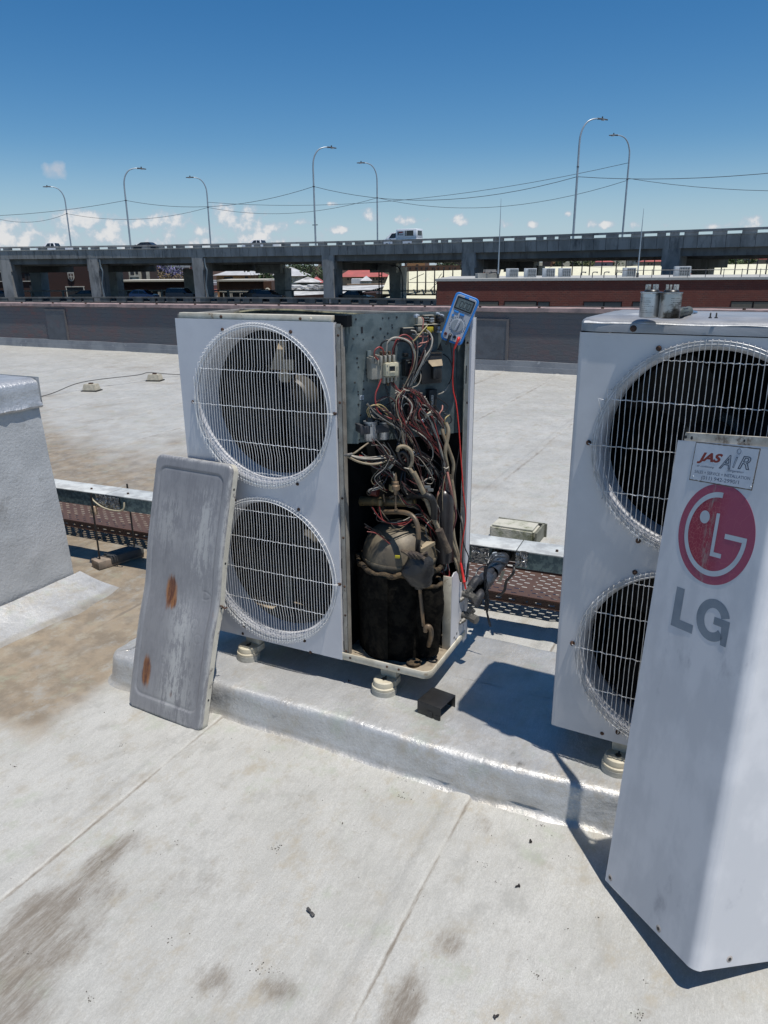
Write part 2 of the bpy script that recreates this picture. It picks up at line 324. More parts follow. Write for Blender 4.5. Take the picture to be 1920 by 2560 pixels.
def roof_fn():
    def cs(a, b, s): return list(np.arange(a, b, s))
    xs = cs(-30, -8, 1.0) + cs(-8, -1.6, .16) + cs(-1.6, 2.6, .0165) + cs(2.6, 9, .5)
    for s in SEAMS:
        if s < -1.6: xs += [s - .05, s - .03, s - .012, s, s + .02]
    for s in SEAMS[:2]: xs += cs(s - .085, s + .03, .004)
    xs = sorted(set(round(x, 4) for x in xs)); ys = cs(-3.5, -1.4, .12) + cs(-1.4, .9, .0165) + cs(.9, 3, .06) + cs(3, 9.32, .22) + [9.32]
    xs = [x for k, x in enumerate(xs) if k == 0 or x - xs[k - 1] > .0018]
    return xs, ys
def seam_h(x, y):
    h = 0
    for s in SEAMS:
        d = x - s - .012 * noise.noise(Vector((s, y * 1.3, 0)))
        if -.09 < d < .09: h = max(h, .0055 * sstep(-.075, -.040, d) * (1 - sstep(-.008, .008, d)))
    return h
xs, ys = roof_fn(); vs = []; dirt = []; stain = []
for y in ys:
    for x in xs:
        n1 = noise.noise(Vector((x * .55, y * .55, 3.1))); n2 = noise.noise(Vector((x * 2.3, y * 2.3, 7.7)))
        z = RZ + seam_h(x, y) + .0016 * noise.noise(Vector((x * 9, y * 5, 0))) + .004 * noise.noise(Vector((x * 1.7, y * 1.1, 5)))
        z += .02 * math.exp(-((y - 9.3) / .12) ** 2)
        vs.append((x, y, z))
        t = 0
        e = sstep(-.18, -.42, x + .10 * n2 + .22 * min(0, y + .15)) * sstep(-.75, -.45, y + .1 * n2) * sstep(2.4, 1.2, y + .5 * n1) * sstep(-6, -2, x)   # silt pond by the plinth end
        t = max(t, e * .95)
        if y > 1: t = max(t, sstep(1.2, -2.0, x) * 1.15 * sstep(4.6, 2.0, y + .35 * x + 1.2 * n1 + 1.4) )
        for (cx, cy, rx, ry, a) in FSTAIN:
            q = ((x - cx) / rx) ** 2 + ((y - cy) / ry) ** 2
            if q < 6: t = max(t, a * math.exp(-q))
        for s in SEAMS:
            dd = x - s
            if 0 < dd < .12: t = max(t, .33 * (1 - dd / .12) * (0.5 + n2))
            if -.10 < dd <= 0: t = max(t, .20)
        dirt.append(min(1, max(0, t)))
        st = 0
        if -1.6 < x < 2.6 and y < 1:
            for (cx, cy, rx, ry, a, sh) in STAIN:
                dx = (x - cx - sh * (y - cy)) / rx; dy = (y - cy) / ry; q = dx * dx + dy * dy
                if q < 6: st = max(st, a * math.exp(-q ** 1.3))
        if .3 < x < .62 and y < -.74:
            e1 = .338 + .010 * n2 + .03 * (y + 1.1); st = max(st, .85 * sstep(e1, e1 + .008, x) * sstep(.47 + .05 * n1 - .35 * (y + 1.05), .39 - .35 * (y + 1.05), x) * sstep(-.78, -.84, y + .02 * n2))
        for s in SEAMS:
            d = abs(x - s - .004 - .012 * noise.noise(Vector((s, y * 1.3, 0))))
            w = .009 if y < 1 else .03
            if d < w: st = max(st, 1.0 * (1 - d / w) * (.9 + .6 * n2) * (1 if y < 1 else .6))
        stain.append(min(1, st))
nx, ny = len(xs), len(ys); mb = MB(); mb.add(vs, [(j * nx + i, j * nx + i + 1, (j + 1) * nx + i + 1, (j + 1) * nx + i) for j in range(ny - 1) for i in range(nx - 1)])
def attrs(o, **k):
    for n, d in k.items(): a = o.data.attributes.new(n, 'FLOAT', 'POINT'); a.data.foreach_set('value', d)
roof = obj('roof', mb, ROOFM, kind='structure', smooth=180); attrs(roof, dirt=dirt, stain=stain)
# ------------------------------------------------------------------ plinth under the condensers, membrane painted silver
PX0, PX1, PY0, PY1 = -.335, 3.4, -.205, .575
def plinth():
    # closed section in (offset outward, height): rounded arris
    path = []
    for i in range(int((PX1 - PX0 - .05) / .016) + 1): path.append((PX0 + .06 + i * .016, PY0, 0, -1))
    st = []
    c = (PX0 + .07, PY0 + .07)
    for a in np.linspace(180, 270, 10): st.append((c[0] + .07 * math.cos(math.radians(a)), c[1] + .07 * math.sin(math.radians(a)), math.cos(math.radians(a)), math.sin(math.radians(a))))
    left = [(PX0, y, -1, 0) for y in np.arange(PY1 - .07, PY0 + .08, -.02)]
    c2 = (PX0 + .07, PY1 - .07)
    cor = [(c2[0] + .07 * math.cos(math.radians(a)), c2[1] + .07 * math.sin(math.radians(a)), math.cos(math.radians(a)), math.sin(math.radians(a))) for a in np.linspace(90, 180, 8)]
    back = [(x, PY1, 0, 1) for x in np.arange(PX1, PX0 + .07, -.1)]
    ring = back + cor + left + st + path[1:]
    prof = [(.035, RZ - .003), (.020, RZ + .004), (.010, RZ + .016), (.004, RZ + .04), (.0, RZ + .06), (-.002, RZ + .08), (-.006, PZ - .018), (-.014, PZ - .006), (-.026, PZ - .001), (-.045, PZ), (-.085, PZ), (-.13, PZ), (-.19, PZ), (-.25, PZ), (-.31, PZ), (-.36, PZ)]
    vs = []
    for x, y, nx_, ny_ in ring:
        for k, (o_, z) in enumerate(prof):
            w = Vector((x * 7, y * 7, z * 20)); n = noise.noise(w); n2 = noise.noise(Vector((x * 28, y * 28, z * 40)))
            rough = (1 if k < 8 else .35); right = sstep(.95, 1.25, x) * (1 if k < 7 else .2)
            lump = .006 * n * rough + (.0022 + .0042 * right) * n2 * rough + .012 * noise.noise(Vector((x * 2.2, y * 2, 1))) * (1 if k < 9 else 0)
            if 5 > k > 1: lump += right * .006 * math.sin(z * 330 + x * 3 + 3 * n)
            lump += .0035 * math.exp(-((x * 3.1 + .6 * n + z * 2) % 1.0 - .5) ** 2 / .0012) * (1 if 1 < k < 9 else 0) + .002 * math.sin(x * 47 + 9 * n) * max(0, n2) * rough
            oo = o_ + lump
            yy = y + ny_ * oo + (0 if ny_ > -.5 else -.018 * sstep(.4, 1.2, x) + .02 * sstep(1.3, 1.65, x))
            vs.append((x + nx_ * oo, yy, z + (.0016 * n2 + .0022 * n if k > 6 else 0)))
    mb = MB(); np_ = len(prof); fs = []
    for i in range(len(ring) - 1):
        for k in range(np_ - 1): fs.append((i * np_ + k, (i + 1) * np_ + k, (i + 1) * np_ + k + 1, i * np_ + k + 1))
    mb.add(vs, fs)
    zt = PZ - .0005
    mb.add([(PX0 + .2, PY0 + .2, zt), (PX1, PY0 + .2, zt), (PX1, PY1 - .2, zt), (PX0 + .2, PY1 - .2, zt)], [(0, 1, 2, 3)])
    o = obj('plinth', mb, SILVER, smooth=180)
    d = [0.] * len(o.data.vertices); s = [0.] * len(d)
    for i, v in enumerate(o.data.vertices):
        x, y, z = v.co
        d[i] = .25 * sstep(-.16, .1, y) * sstep(PZ - .01, PZ, z) + .15
        if z < RZ + .03: d[i] = .5; s[i] = .25
        for (cx, cy, r) in [(1.33, -.18, .02), (1.38, -.16, .015), (1.3, -.14, .012), (1.02, -.16, .01)]:
            q = ((x - cx) ** 2 + (y - cy) ** 2) / r / r
            if q < 5: s[i] = max(s[i], .9 * math.exp(-q))
    attrs(o, dirt=d, stain=s)
    return tag(o, 'low rounded plinth coated in silver paint that carries both outdoor units', 'plinth')
plinth()
# ------------------------------------------------------------------ parapet block at the left edge
def block():
    t = thing('parapet_block', 'tall grey painted parapet block with wrinkled cap at left edge of roof', 'parapet block', (-1.18, .41, RZ))
    x1, y1, zt = -1.18, .41, .833
    mb = MB()
    def fn(i, j):
        y = y1 - i * .03; z = RZ + j * .0275
        n = noise.noise(Vector((y * 6, z * 6, 2))); n2 = noise.noise(Vector((y * 22, z * 22, 4)))
        x = x1 - .07 * sstep(.0, 1, (z - RZ) / 1.05) + .004 * n + .0012 * n2
        for (cy, cz, a, r) in ((.16, -.02, .013, .03), (.13, .0, -.01, .02), (.10, .13, .011, .018), (.22, .02, .012, .02)):
            q = ((y - cy) ** 2 + (z - cz) ** 2) / r / r
            if q < 4: x += a * math.exp(-q) * (1 + n2 * 1.5)
        return (x, y, z)
    mb.grid(fn, 66, 36)
    mb.grid(lambda i, j: (x1 - i * .06 - .07 * sstep(0, 1, j * .0275 / 1.05), y1 - .0005, RZ + j * .0275), 14, 36)
    w = obj('wall', mb, mat('grey_block_paint', (.47, .48, .485), .5, .2, (.40, .41, .415), 5, .7, .35, 70, dirt=(.25, .25, .24), dscale=4), t, smooth=60)
    mb = MB()
    def cap(i, j):
        y = y1 + .008 - i * .03; n = noise.noise(Vector((y * 9, 0, 1))); n2 = noise.noise(Vector((y * 30, j, 2)))
        pr = [(.016 + .006 * n, zt - .125 + .012 * n), (.022 + .007 * n2, zt - .115 + .012 * n), (.010, zt - .095 + .006 * n), (.008 + .002 * n2, zt - .05), (.008, zt - .012), (.0, zt + .004 * n), (-.03, zt + .012), (-.3, zt + .015), (-.9, zt + .012)]
        return (x1 - .07 + pr[j][0], y, pr[j][1])
    mb.grid(cap, 66, 9)
    mb.grid(lambda i, j: (x1 - .055 - i * .1, y1 + .012 + .003 * noise.noise(Vector((i * 3, j * 3, 1))), zt - .118 + j * .0135), 9, 11)
    obj('cap', mb, mat('silver_cap_paint', (.50, .51, .52), .38, .5, (.40, .41, .42), 12, .7, .5, 80), t, smooth=60)
    mb = MB()
    def fil(i, j):
        y = y1 + .03 - i * .025; n = noise.noise(Vector((y * 7, j, 1))); k = j / 6; r = max(0, (y - y1 + .02) / .05)
        x = x1 + .012 + (.235 * k) * (1 - .15 * noise.noise(Vector((y * 3, 9, 1)))) - .0
        return (x - .02 * r * k, y + .10 * k * (1 if i == 0 else 0) * 0 + .06 * k * max(0, 1 - i / 3), RZ + .075 * (1 - k) ** 1.5 + .005 * n + .002 + (0 if j < 6 else -.006))
    mb.grid(fil, 80, 7)
    o = obj('base_fillet', mb, SILVER, t, smooth=60)
    attrs(o, dirt=[.6 if (i // 80) >= 5 else .08 for i in range(len(o.data.vertices))], stain=[.35 if (i // 80) == 6 else 0. for i in range(len(o.data.vertices))])
block()
# ------------------------------------------------------------------ brick parapet wall
def brick_mat(name, a, b_, c_, mortar, sc, rough=.85, bump=.6, ms=.012, wear=None, xslate=None):
    M = bpy.data.materials.new(name); M.use_nodes = True; t = M.node_tree; b = t.nodes['Principled BSDF']; L = t.links.new; b.inputs['Roughness'].default_value = rough
    tc = t.nodes.new('ShaderNodeTexCoord'); sp = t.nodes.new('ShaderNodeSeparateXYZ'); cb = t.nodes.new('ShaderNodeCombineXYZ'); L(tc.outputs['Object'], sp.inputs[0])
    ad = t.nodes.new('ShaderNodeMath'); L(sp.outputs[0], ad.inputs[0]); L(sp.outputs[1], ad.inputs[1]); L(ad.outputs[0], cb.inputs[0]); L(sp.outputs[2], cb.inputs[1])
    wn_ = t.nodes.new('ShaderNodeTexNoise'); wn_.inputs['Scale'].default_value = 3.; wn_.inputs['Detail'].default_value = 6; L(tc.outputs['Object'], wn_.inputs['Vector'])
    va = t.nodes.new('ShaderNodeVectorMath'); va.operation = 'MULTIPLY_ADD'; L(wn_.outputs['Color'], va.inputs[0]); va.inputs[1].default_value = (.03, .03, 0); L(cb.outputs[0], va.inputs[2])
    br = t.nodes.new('ShaderNodeTexBrick'); br.inputs['Scale'].default_value = sc; br.inputs['Color1'].default_value = (*a, 1); br.inputs['Color2'].default_value = (*b_, 1); br.inputs['Mortar'].default_value = (*mortar, 1)
    br.inputs['Mortar Size'].default_value = ms; br.inputs['Brick Width'].default_value = .5; br.inputs['Row Height'].default_value = .19; br.inputs['Bias'].default_value = .1; L(va.outputs[0], br.inputs['Vector'])
    n = t.nodes.new('ShaderNodeTexNoise'); n.inputs['Scale'].default_value = .9; n.inputs['Detail'].default_value = 8; n.inputs['Roughness'].default_value = .7; L(cb.outputs[0], n.inputs['Vector'])
    r = t.nodes.new('ShaderNodeMapRange'); L(n.outputs['Fac'], r.inputs[0]); r.inputs[1].default_value = .42; r.inputs[2].default_value = .6
    mx = t.nodes.new('ShaderNodeMixRGB'); L(r.outputs[0], mx.inputs[0]); L(br.outputs[0], mx.inputs[1]); mx.inputs[2].default_value = (*c_, 1); cur = mx.outputs[0]
    n3 = t.nodes.new('ShaderNodeTexNoise'); n3.inputs['Scale'].default_value = 22; n3.inputs['Detail'].default_value = 8; n3.inputs['Roughness'].default_value = .75; mp = t.nodes.new('ShaderNodeMapping'); mp.inputs['Scale'].default_value = (.35, .35, 1); L(tc.outputs['Object'], mp.inputs[0]); L(mp.outputs[0], n3.inputs['Vector'])
    r3 = t.nodes.new('ShaderNodeMapRange'); L(n3.outputs['Fac'], r3.inputs[0]); r3.inputs[1].default_value = .58; r3.inputs[2].default_value = .72; r3.inputs[4].default_value = .45
    m3 = t.nodes.new('ShaderNodeMixRGB'); L(r3.outputs[0], m3.inputs[0]); L(cur, m3.inputs[1]); m3.inputs[2].default_value = (*(wear or tuple(min(1, x * 2.1) for x in c_)), 1)
    fin = m3.outputs[0]
    if xslate:
        rx_ = t.nodes.new('ShaderNodeMapRange'); L(sp.outputs[0], rx_.inputs[0]); rx_.inputs[1].default_value = xslate[0]; rx_.inputs[2].default_value = xslate[1]; rx_.inputs[3].default_value = .25; rx_.inputs[4].default_value = .72
        m4 = t.nodes.new('ShaderNodeMixRGB'); L(rx_.outputs[0], m4.inputs[0]); L(fin, m4.inputs[1]); m4.inputs[2].default_value = (.092, .102, .115, 1); fin = m4.outputs[0]
    L(fin, b.inputs['Base Color'])
    bp = t.nodes.new('ShaderNodeBump'); bp.inputs['Strength'].default_value = bump; bp.inputs['Distance'].default_value = .02; mo = t.nodes.new('ShaderNodeMath'); mo.operation = 'SUBTRACT'; L(n3.outputs['Fac'], mo.inputs[0]); L(br.outputs['Fac'], mo.inputs[1]); L(mo.outputs[0], bp.inputs['Height']); L(bp.outputs[0], b.inputs['Normal'])
    M['tree'] = 1; return M
def wall():
    wt = lambda x: .69 + (x + 12.9) / 12.2 * .065
    t = thing('parapet_wall', 'long low brown brick parapet wall closing the far side of the roof', 'parapet wall', (-6, 9.3, RZ))
    bm_ = brick_mat('painted_brick', (.23, .085, .07), (.13, .105, .105), (.11, .12, .135), (.15, .125, .12), 2.5, ms=.012, xslate=(-8, -1.5))
    xs_ = list(np.arange(-30, 8.1, .25))
    def slab(y0, y1_, zb, ztf, M, name, jit=0):
        mb = MB(); n = len(xs_)
        vs = []
        for x in xs_:
            j = jit * noise.noise(Vector((x * 2.1, y0, 3)))
            z0 = zb(x); z1 = ztf(x) + j
            vs += [(x, y0, z0), (x, y0 + j, z1), (x, y1_, z1), (x, y1_, z0)]
        fs = []
        for i in range(n - 1):
            for k in range(4): a = i * 4 + k; b = i * 4 + (k + 1) % 4; fs.append((a, b, b + 4, a + 4))
        mb.add(vs, fs); return obj(name, mb, M, t)
    slab(9.3, 9.62, lambda x: RZ - .02, lambda x: wt(x) - .06, bm_, 'brickwork')
    slab(9.272, 9.66, lambda x: wt(x) - .06 + .004 * math.sin(x * 5), lambda x: wt(x) + .003 * noise.noise(Vector((x * 3, 0, 0))), mat('pink_coping', (.38, .27, .25), .8, 0, (.26, .20, .19), 5, .8, .3, 30, dirt=(.16, .13, .13), dscale=4, dlo=.5, dhi=.7), 'coping')
    slab(9.27, 9.305, lambda x: RZ - .01, lambda x: -.035 + .01 * noise.noise(Vector((x * 1.3, 0, 0))), mat('grey_flashing', (.30, .31, .325), .5, .2, (.23, .24, .26), 3, .8, .6, 12, dirt=(.42, .43, .44), dscale=6, dlo=.6, dhi=.68), 'flashing', .01)
    slab(9.258, 9.275, lambda x: RZ - .01, lambda x: -.12 + .012 * noise.noise(Vector((x * 1.9, 4, 0))), MAT['grey_flashing'], 'lower_flashing', .01)
    pm = mat('render_patch', (.10, .11, .125), .7, 0, (.08, .088, .10), 6, .7, .3, 20, dirt=(.14, .10, .11), dscale=3)
    for x0, x1 in ((-11.56, -11.02), (-2.6, -1.60)):
        mb = MB(); mb.bx(x0, x1, 9.283, 9.30, -.03, .565); obj('rendered_patch', mb, pm, t)
        mb = MB(); mb.bx(x0 - .02, x1 + .04, 9.276, 9.30, .56, .585); mb.bx(x1, x1 + .035, 9.274, 9.30, -.05, .56); obj('patch_edging', mb, mat('pale_mortar', (.13, .12, .12), .8), t)
    mb = MB()
    for x in np.arange(-16, 3, .93):
        mb.cyl((x, 9.33, wt(x) - .002), (x, 9.33, wt(x) + .025), .022, .018, 8)
    obj('coping_bolt', mb, RUST, t)
    mb = MB(); mb.tube([(x, 9.33 + .01 * math.sin(x * 7), wt(x) + .018 + .012 * abs(math.sin(x * 3.38))) for x in np.arange(-16, 3.2, .155)], .006, 5); obj('earth_wire', mb, mat('dull_wire', (.1, .09, .09), .6), t)
    for c in t.children: pass
wall()
# ------------------------------------------------------------------ trunking, perforated tray, hangers
DA, DB = Vector((-3.6, .575, .12)), Vector((3.4, .92, .12)); DD = (DB - DA).normalized(); DN = Vector((-DD.y, DD.x, 0)); DANG = math.atan2(DD.y, DD.x)
def dpt(s, o, z): return Vector((DA.x, DA.y, 0)) + DD * s + DN * o + Vector((0, 0, z))
def sx(x): return (x - DA.x) / DD.x
def duct():
    t = thing('cable_trunking', 'long galvanised cable trunking raised behind both units on rods', 'trunking', dpt(sx(0), .06, .12))
    joints = [0, sx(-1.19), sx(1.02), sx(2.9), 7.0]
    for a, b in zip(joints[:-1], joints[1:]):
        mb = MB()
        hole = abs(a - sx(-1.19)) < .01
        mb.m(GALVD)
        L_ = b - a - .006
        if hole:
            L_ -= .10
        mb.box(dpt(a + L_ / 2, .062, .156), (L_, .124, .075), DANG)
        obj('trunking_body', mb, None, t)
        mb = MB(); mb.m(GALVTOP)
        mb.box(dpt(a + (b - a) / 2, .063, .1955), (b - a - .004, .134, .006), DANG, .001)
        obj('trunking_lid', mb, None, t)
    # black opening framed by torn foil where the pipes enter
    mb = MB(); c = sx(.965); mb.box(dpt(c, .09, .155), (.10, .06, .07), DANG); obj('pipe_opening', mb, BLACKP, t)
    for xx, w, zz in ((-1.22, .07, .16), (-1.14, .09, .155), (.865, .08, .155), (1.045, .05, .165)):
        mb = MB()
        def fl(i, j, xx=xx, w=w, zz=zz):
            n = noise.noise(Vector((xx * 9 + i * .5, j * .6, 2)))
            return dpt(sx(xx) - w / 2 + w * i / 12, -.007 - .012 * abs(n) , zz - .036 + .072 * j / 12 + .004 * n)
        mb.grid(fl, 13, 13); obj('foil_tape', mb, mat('crumpled_foil', (.42, .43, .43), .22, .85, (.2, .2, .2), 50, .8, .5, 90), t, smooth=20)
    for xx in (-1.9, -1.33, -1.08, .55, 1.18, 1.5):
        mb = MB(); mb.cyl(dpt(sx(xx), .045, .198), dpt(sx(xx), .045, .206), .006, .006, 8); obj('lid_screw', mb, RUST, t)
duct()
TRM = bpy.data.materials.new('perforated_tray'); TRM.use_nodes = True
def tray_mat(M):
    t = M.node_tree; b = t.nodes['Principled BSDF']; L = t.links.new
    tc = t.nodes.new('ShaderNodeTexCoord'); sp = t.nodes.new('ShaderNodeSeparateXYZ'); L(tc.outputs['Object'], sp.inputs[0])
    def mm(op, *a):
        n = t.nodes.new('ShaderNodeMath'); n.operation = op
        for i, x in enumerate(a):
            if isinstance(x, (int, float)): n.inputs[i].default_value = x
            else: L(x, n.inputs[i])
        return n.outputs[0]
    v = mm('ADD', sp.outputs[1], sp.outputs[2])
    row = mm('FLOOR', mm('DIVIDE', v, .027)); fy = mm('ABSOLUTE', mm('SUBTRACT', mm('FRACT', mm('DIVIDE', v, .027)), .5))
    xo = mm('ADD', mm('DIVIDE', sp.outputs[0], .062), mm('MULTIPLY', mm('MODULO', row, 2.), .5))
    fx = mm('ABSOLUTE', mm('SUBTRACT', mm('FRACT', xo), .5)); blockgap = mm('FRACT', mm('DIVIDE', sp.outputs[0], .2))
    hole = mm('MULTIPLY', mm('MULTIPLY', mm('LESS_THAN', fy, .14), mm('LESS_THAN', fx, .22)), mm('GREATER_THAN', blockgap, .12))
    L(mm('SUBTRACT', 1., hole), b.inputs['Alpha'])
    n = t.nodes.new('ShaderNodeTexNoise'); n.inputs['Scale'].default_value = 9; n.inputs['Detail'].default_value = 8; L(tc.outputs['Object'], n.inputs['Vector'])
    m1 = t.nodes.new('ShaderNodeMixRGB'); m1.inputs[1].default_value = (.055, .03, .025, 1); m1.inputs[2].default_value = (.09, .05, .035, 1); L(n.outputs['Fac'], m1.inputs[0])
    edge = mm('ADD', sp.outputs[0], mm('MULTIPLY', sp.outputs[1], 1.))
    r = t.nodes.new('ShaderNodeMapRange'); L(mm('ADD', edge, mm('MULTIPLY', n.outputs['Fac'], .04)), r.inputs[0]); r.inputs[1].default_value = 1.98; r.inputs[2].default_value = 2.0; r.inputs[3].default_value = 1; r.inputs[4].default_value = 0
    r2 = t.nodes.new('ShaderNodeMapRange'); L(mm('ADD', edge, mm('MULTIPLY', n.outputs['Fac'], .5)), r2.inputs[0]); r2.inputs[1].default_value = 1.9; r2.inputs[2].default_value = 2.25
    m0 = t.nodes.new('ShaderNodeMixRGB'); L(r2.outputs[0], m0.inputs[0]); m0.inputs[1].default_value = (.50, .46, .28, 1); m0.inputs[2].default_value = (.42, .20, .05, 1)
    m2 = t.nodes.new('ShaderNodeMixRGB'); L(r.outputs[0], m2.inputs[0]); L(m1.outputs[0], m2.inputs[1]); L(m0.outputs[0], m2.inputs[2]); L(m2.outputs[0], b.inputs['Base Color']); b.inputs['Roughness'].default_value = .7
    M['tree'] = 1
tray_mat(TRM)
def tray():
    y0, y1, z = .985, 1.30, -.12
    M = Matrix.Translation((-3.6, 0, 0)) @ Matrix.Rotation(DANG, 4, 'Z')
    M = Matrix.Translation((-3.6, .575 + .02, 0)) @ Matrix.Rotation(DANG * .55, 4, 'Z')
    t = thing('cable_tray', 'rusty brown perforated cable tray lying low behind the trunking', 'cable tray', M=M)
    o = [y0 - .595 - .075, y1 - .595 - .075]
    mb = MB(); mb.m(TRM); mb.add([(0, o[0], z), (7, o[0], z), (7, o[1], z), (0, o[1], z)], [(0, 1, 2, 3)]); obj('tray_bed', mb, None, t, local=True)
    RM = mat('dark_rusty_metal', (.06, .035, .03), .7, .2, (.1, .05, .035), 12)
    mb = MB(); mb.m(TRM); mb.add([(0, o[0], z - .0), (7, o[0], z - .0), (7, o[0], z - .034), (0, o[0], z - .034)], [(0, 1, 2, 3)]); mb.m(RM); mb.bx(0, 7, o[0] - .004, o[0] + .004, z + .0, z + .007); mb.bx(0, 7, o[0] - .003, o[0] + .003, z - .04, z - .034); obj('front_lip', mb, None, t, local=True)
    mb = MB(); mb.m(TRM); mb.add([(0, o[1], z), (7, o[1], z), (7, o[1], z + .036), (0, o[1], z + .036)], [(0, 1, 2, 3)]); mb.m(RM); mb.bx(0, 7, o[1] - .003, o[1] + .003, z + .03, z + .037); obj('back_lip', mb, None, t, local=True)
tray()
def hanger(xa, lab):
    f1 = onz(858 / 3.456, 1340 + 215 / 3.456, RZ); f2 = onz(1140 / 3.456, 1340 + 160 / 3.456, RZ)
    f1, f2 = Vector((-1.262, .66, RZ)), Vector((-1.20, .86, RZ))
    t = thing('trunking_stand', lab, 'pipe stand', (f1.x, f1.y, RZ))
    for f, zt in ((f1, .205), (f2, .21)):
        mb = MB(); top = Vector((f.x + .0, f.y, zt)); mb.cyl((f.x, f.y, RZ + .03), top, .0048, n=8); obj('threaded_rod', mb, mat('black_rod', (.03, .028, .027), .5, .3), t)
    a = math.atan2((f2 - f1).y, (f2 - f1).x); c = (f1 + f2) / 2
    mb = MB(); mb.m(mat('weathered_footing', (.28, .22, .17), .85, 0, (.18, .15, .12), 14, .8, .3, 60)); mb.box((c.x, c.y, RZ + .024), (.27, .085, .046), a, .004); obj('footing', mb, None, t)
    mb = MB(); mb.m(mat('dark_roof_felt', (.05, .05, .05), .8, 0, (.08, .08, .075), 12, .7, .4, 60)); mb.box((c.x + .012, c.y + .035, RZ + .036), (.20, .095, .05), a, .01); obj('felt_wrap', mb, None, t)
    mb = MB(); mb.tube([dpt(sx(-1.28), -.012, .20), dpt(sx(-1.27), -.018, .165), dpt(sx(-1.2), -.02, .128), dpt(sx(-1.11), -.02, .12), dpt(sx(-1.065), -.018, .135), dpt(sx(-1.06), -.012, .17)], .0045, 6, 5); obj('strap_wire', mb, mat('pale_strap', (.45, .40, .28), .6), t)
    mb = MB(); mb.box(dpt(sx(-1.27), -.02, .105), (.035, .02, .05), DANG, .003); obj('clamp_block', mb, mat('weathered_ply', (.55, .42, .30), .8, 0, (.3, .2, .12), 40), t)
hanger(-1.2, 'thin black rods on a small wrapped footing holding up the trunking')
# lightning conductor on two saddle blocks
def conductor():
    pts = [(-6.45, 3.6), (-6.33, 4.6), (-6.36, 5.30), (-6.18, 6.15), (-6.20, 6.45), (-6.05, 7.0), (-5.9, 8.0), (-5.8, 9.2)]
    mb = MB(); mb.tube([(x, y, RZ + (.105 if i in (2, 3, 4) else .02)) for i, (x, y) in enumerate(pts)], .006, 6, 8)
    tag(obj('conductor_wire', mb, mat('weathered_wire', (.16, .15, .14), .5, .3)), 'thin grey conductor wire crossing the far roof over two saddle blocks', 'wire')
    for (x, y, l) in ((-6.17, 5.28, 'nearer cream saddle block under the conductor wire'), (-6.05, 6.38, 'farther cream saddle block under the conductor wire near the opened unit')):
        t = thing('saddle_block', l, 'saddle block', (x, y, RZ), .3, 'saddle blocks on the far roof')
        mb = MB(); mb.m(BEIGE); b = bmesh.new(); bmesh.ops.create_cube(b, size=1); bmesh.ops.scale(b, vec=(.20, .15, .085), verts=b.verts)
        for v in b.verts:
            if v.co.z > 0: v.co.x *= .8; v.co.y *= .78
        bmesh.ops.bevel(b, geom=b.edges[:], offset=.006, segments=2, affect='EDGES'); mb.bm(b, Matrix.Translation((0, 0, .055))); obj('body', mb, None, t, local=True)
        mb = MB(); mb.box((0, 0, .008), (.225, .17, .014)); obj('pad', mb, BLACKP, t, local=True)
        mb = MB(); mb.box((0, 0, .104), (.05, .045, .016)); obj('clip', mb, RUST, t, local=True)
conductor()
def cblock():
    t = thing('concrete_block', 'mossy concrete block lying on the roof behind the trunking', 'concrete block', (.665, 2.06, RZ), .0)
    mb = MB(); b = bmesh.new(); bmesh.ops.create_cube(b, size=1); bmesh.ops.scale(b, vec=(.27, .16, .085), verts=b.verts); bmesh.ops.bevel(b, geom=b.edges[:], offset=.012, segments=2, affect='EDGES')
    bmesh.ops.subdivide_edges(b, edges=b.edges[:], cuts=2, use_grid_fill=True)
    for v in b.verts: v.co += Vector((1, 1, 1)) * .004 * noise.noise(v.co * 22)
    mb.bm(b, Matrix.Translation((0, .0, .043))); obj('block', mb, mat('mossy_concrete', (.46, .445, .38), .9, 0, (.36, .36, .29), 9, .9, .6, 50, dirt=(.17, .18, .11), dscale=11, dlo=.5, dhi=.66), t, local=True)
    mb = MB(); mb.box((.02, .095, .04), (.30, .014, .084)); mb.box((.152, .0, .04), (.012, .20, .084)); obj('mortar_lip', mb, mat('old_mortar_edge', (.12, .12, .09), .9, 0, (.2, .2, .16), 20), t, local=True)
cblock()
# ================================================================== OUTDOOR UNITS
def holed_sheet(x0, x1, z0, z1, holes, y, r=.262, n=64, cr_=.0, corners=None):
    b = bmesh.new(); ed = []
    def loop(P):
        v = [b.verts.new(p) for p in P]; e = [b.edges.new((v[i], v[(i + 1) % len(v)])) for i in range(len(v))]; ed.extend(e)
    rect = []
    c = corners or (0, 0, 0, 0)   # radii BL BR TR TL
    for (cx, cz, rr, a0) in ((x0, z0, c[0], 180), (x1, z0, c[1], 270), (x1, z1, c[2], 0), (x0, z1, c[3], 90)):
        if rr == 0: rect.append((cx, y, cz)); continue
        ox = cx + (rr if cx == x0 else -rr); oz = cz + (rr if cz == z0 else -rr)
        for k in range(7): a = math.radians(a0 + 15 * k); rect.append((ox + rr * math.cos(a), y, oz + rr * math.sin(a)))
    loop(rect)
    for (cx, cz) in holes: loop([(cx + r * math.cos(2 * math.pi * i / n), y, cz + r * math.sin(2 * math.pi * i / n)) for i in range(n)])
    bmesh.ops.triangle_fill(b, use_beauty=True, use_dissolve=False, edges=ed)
    bmesh.ops.recalc_face_normals(b, faces=b.faces[:])
    if b.faces[0].normal.y > 0: bmesh.ops.reverse_faces(b, faces=b.faces[:])
    return b
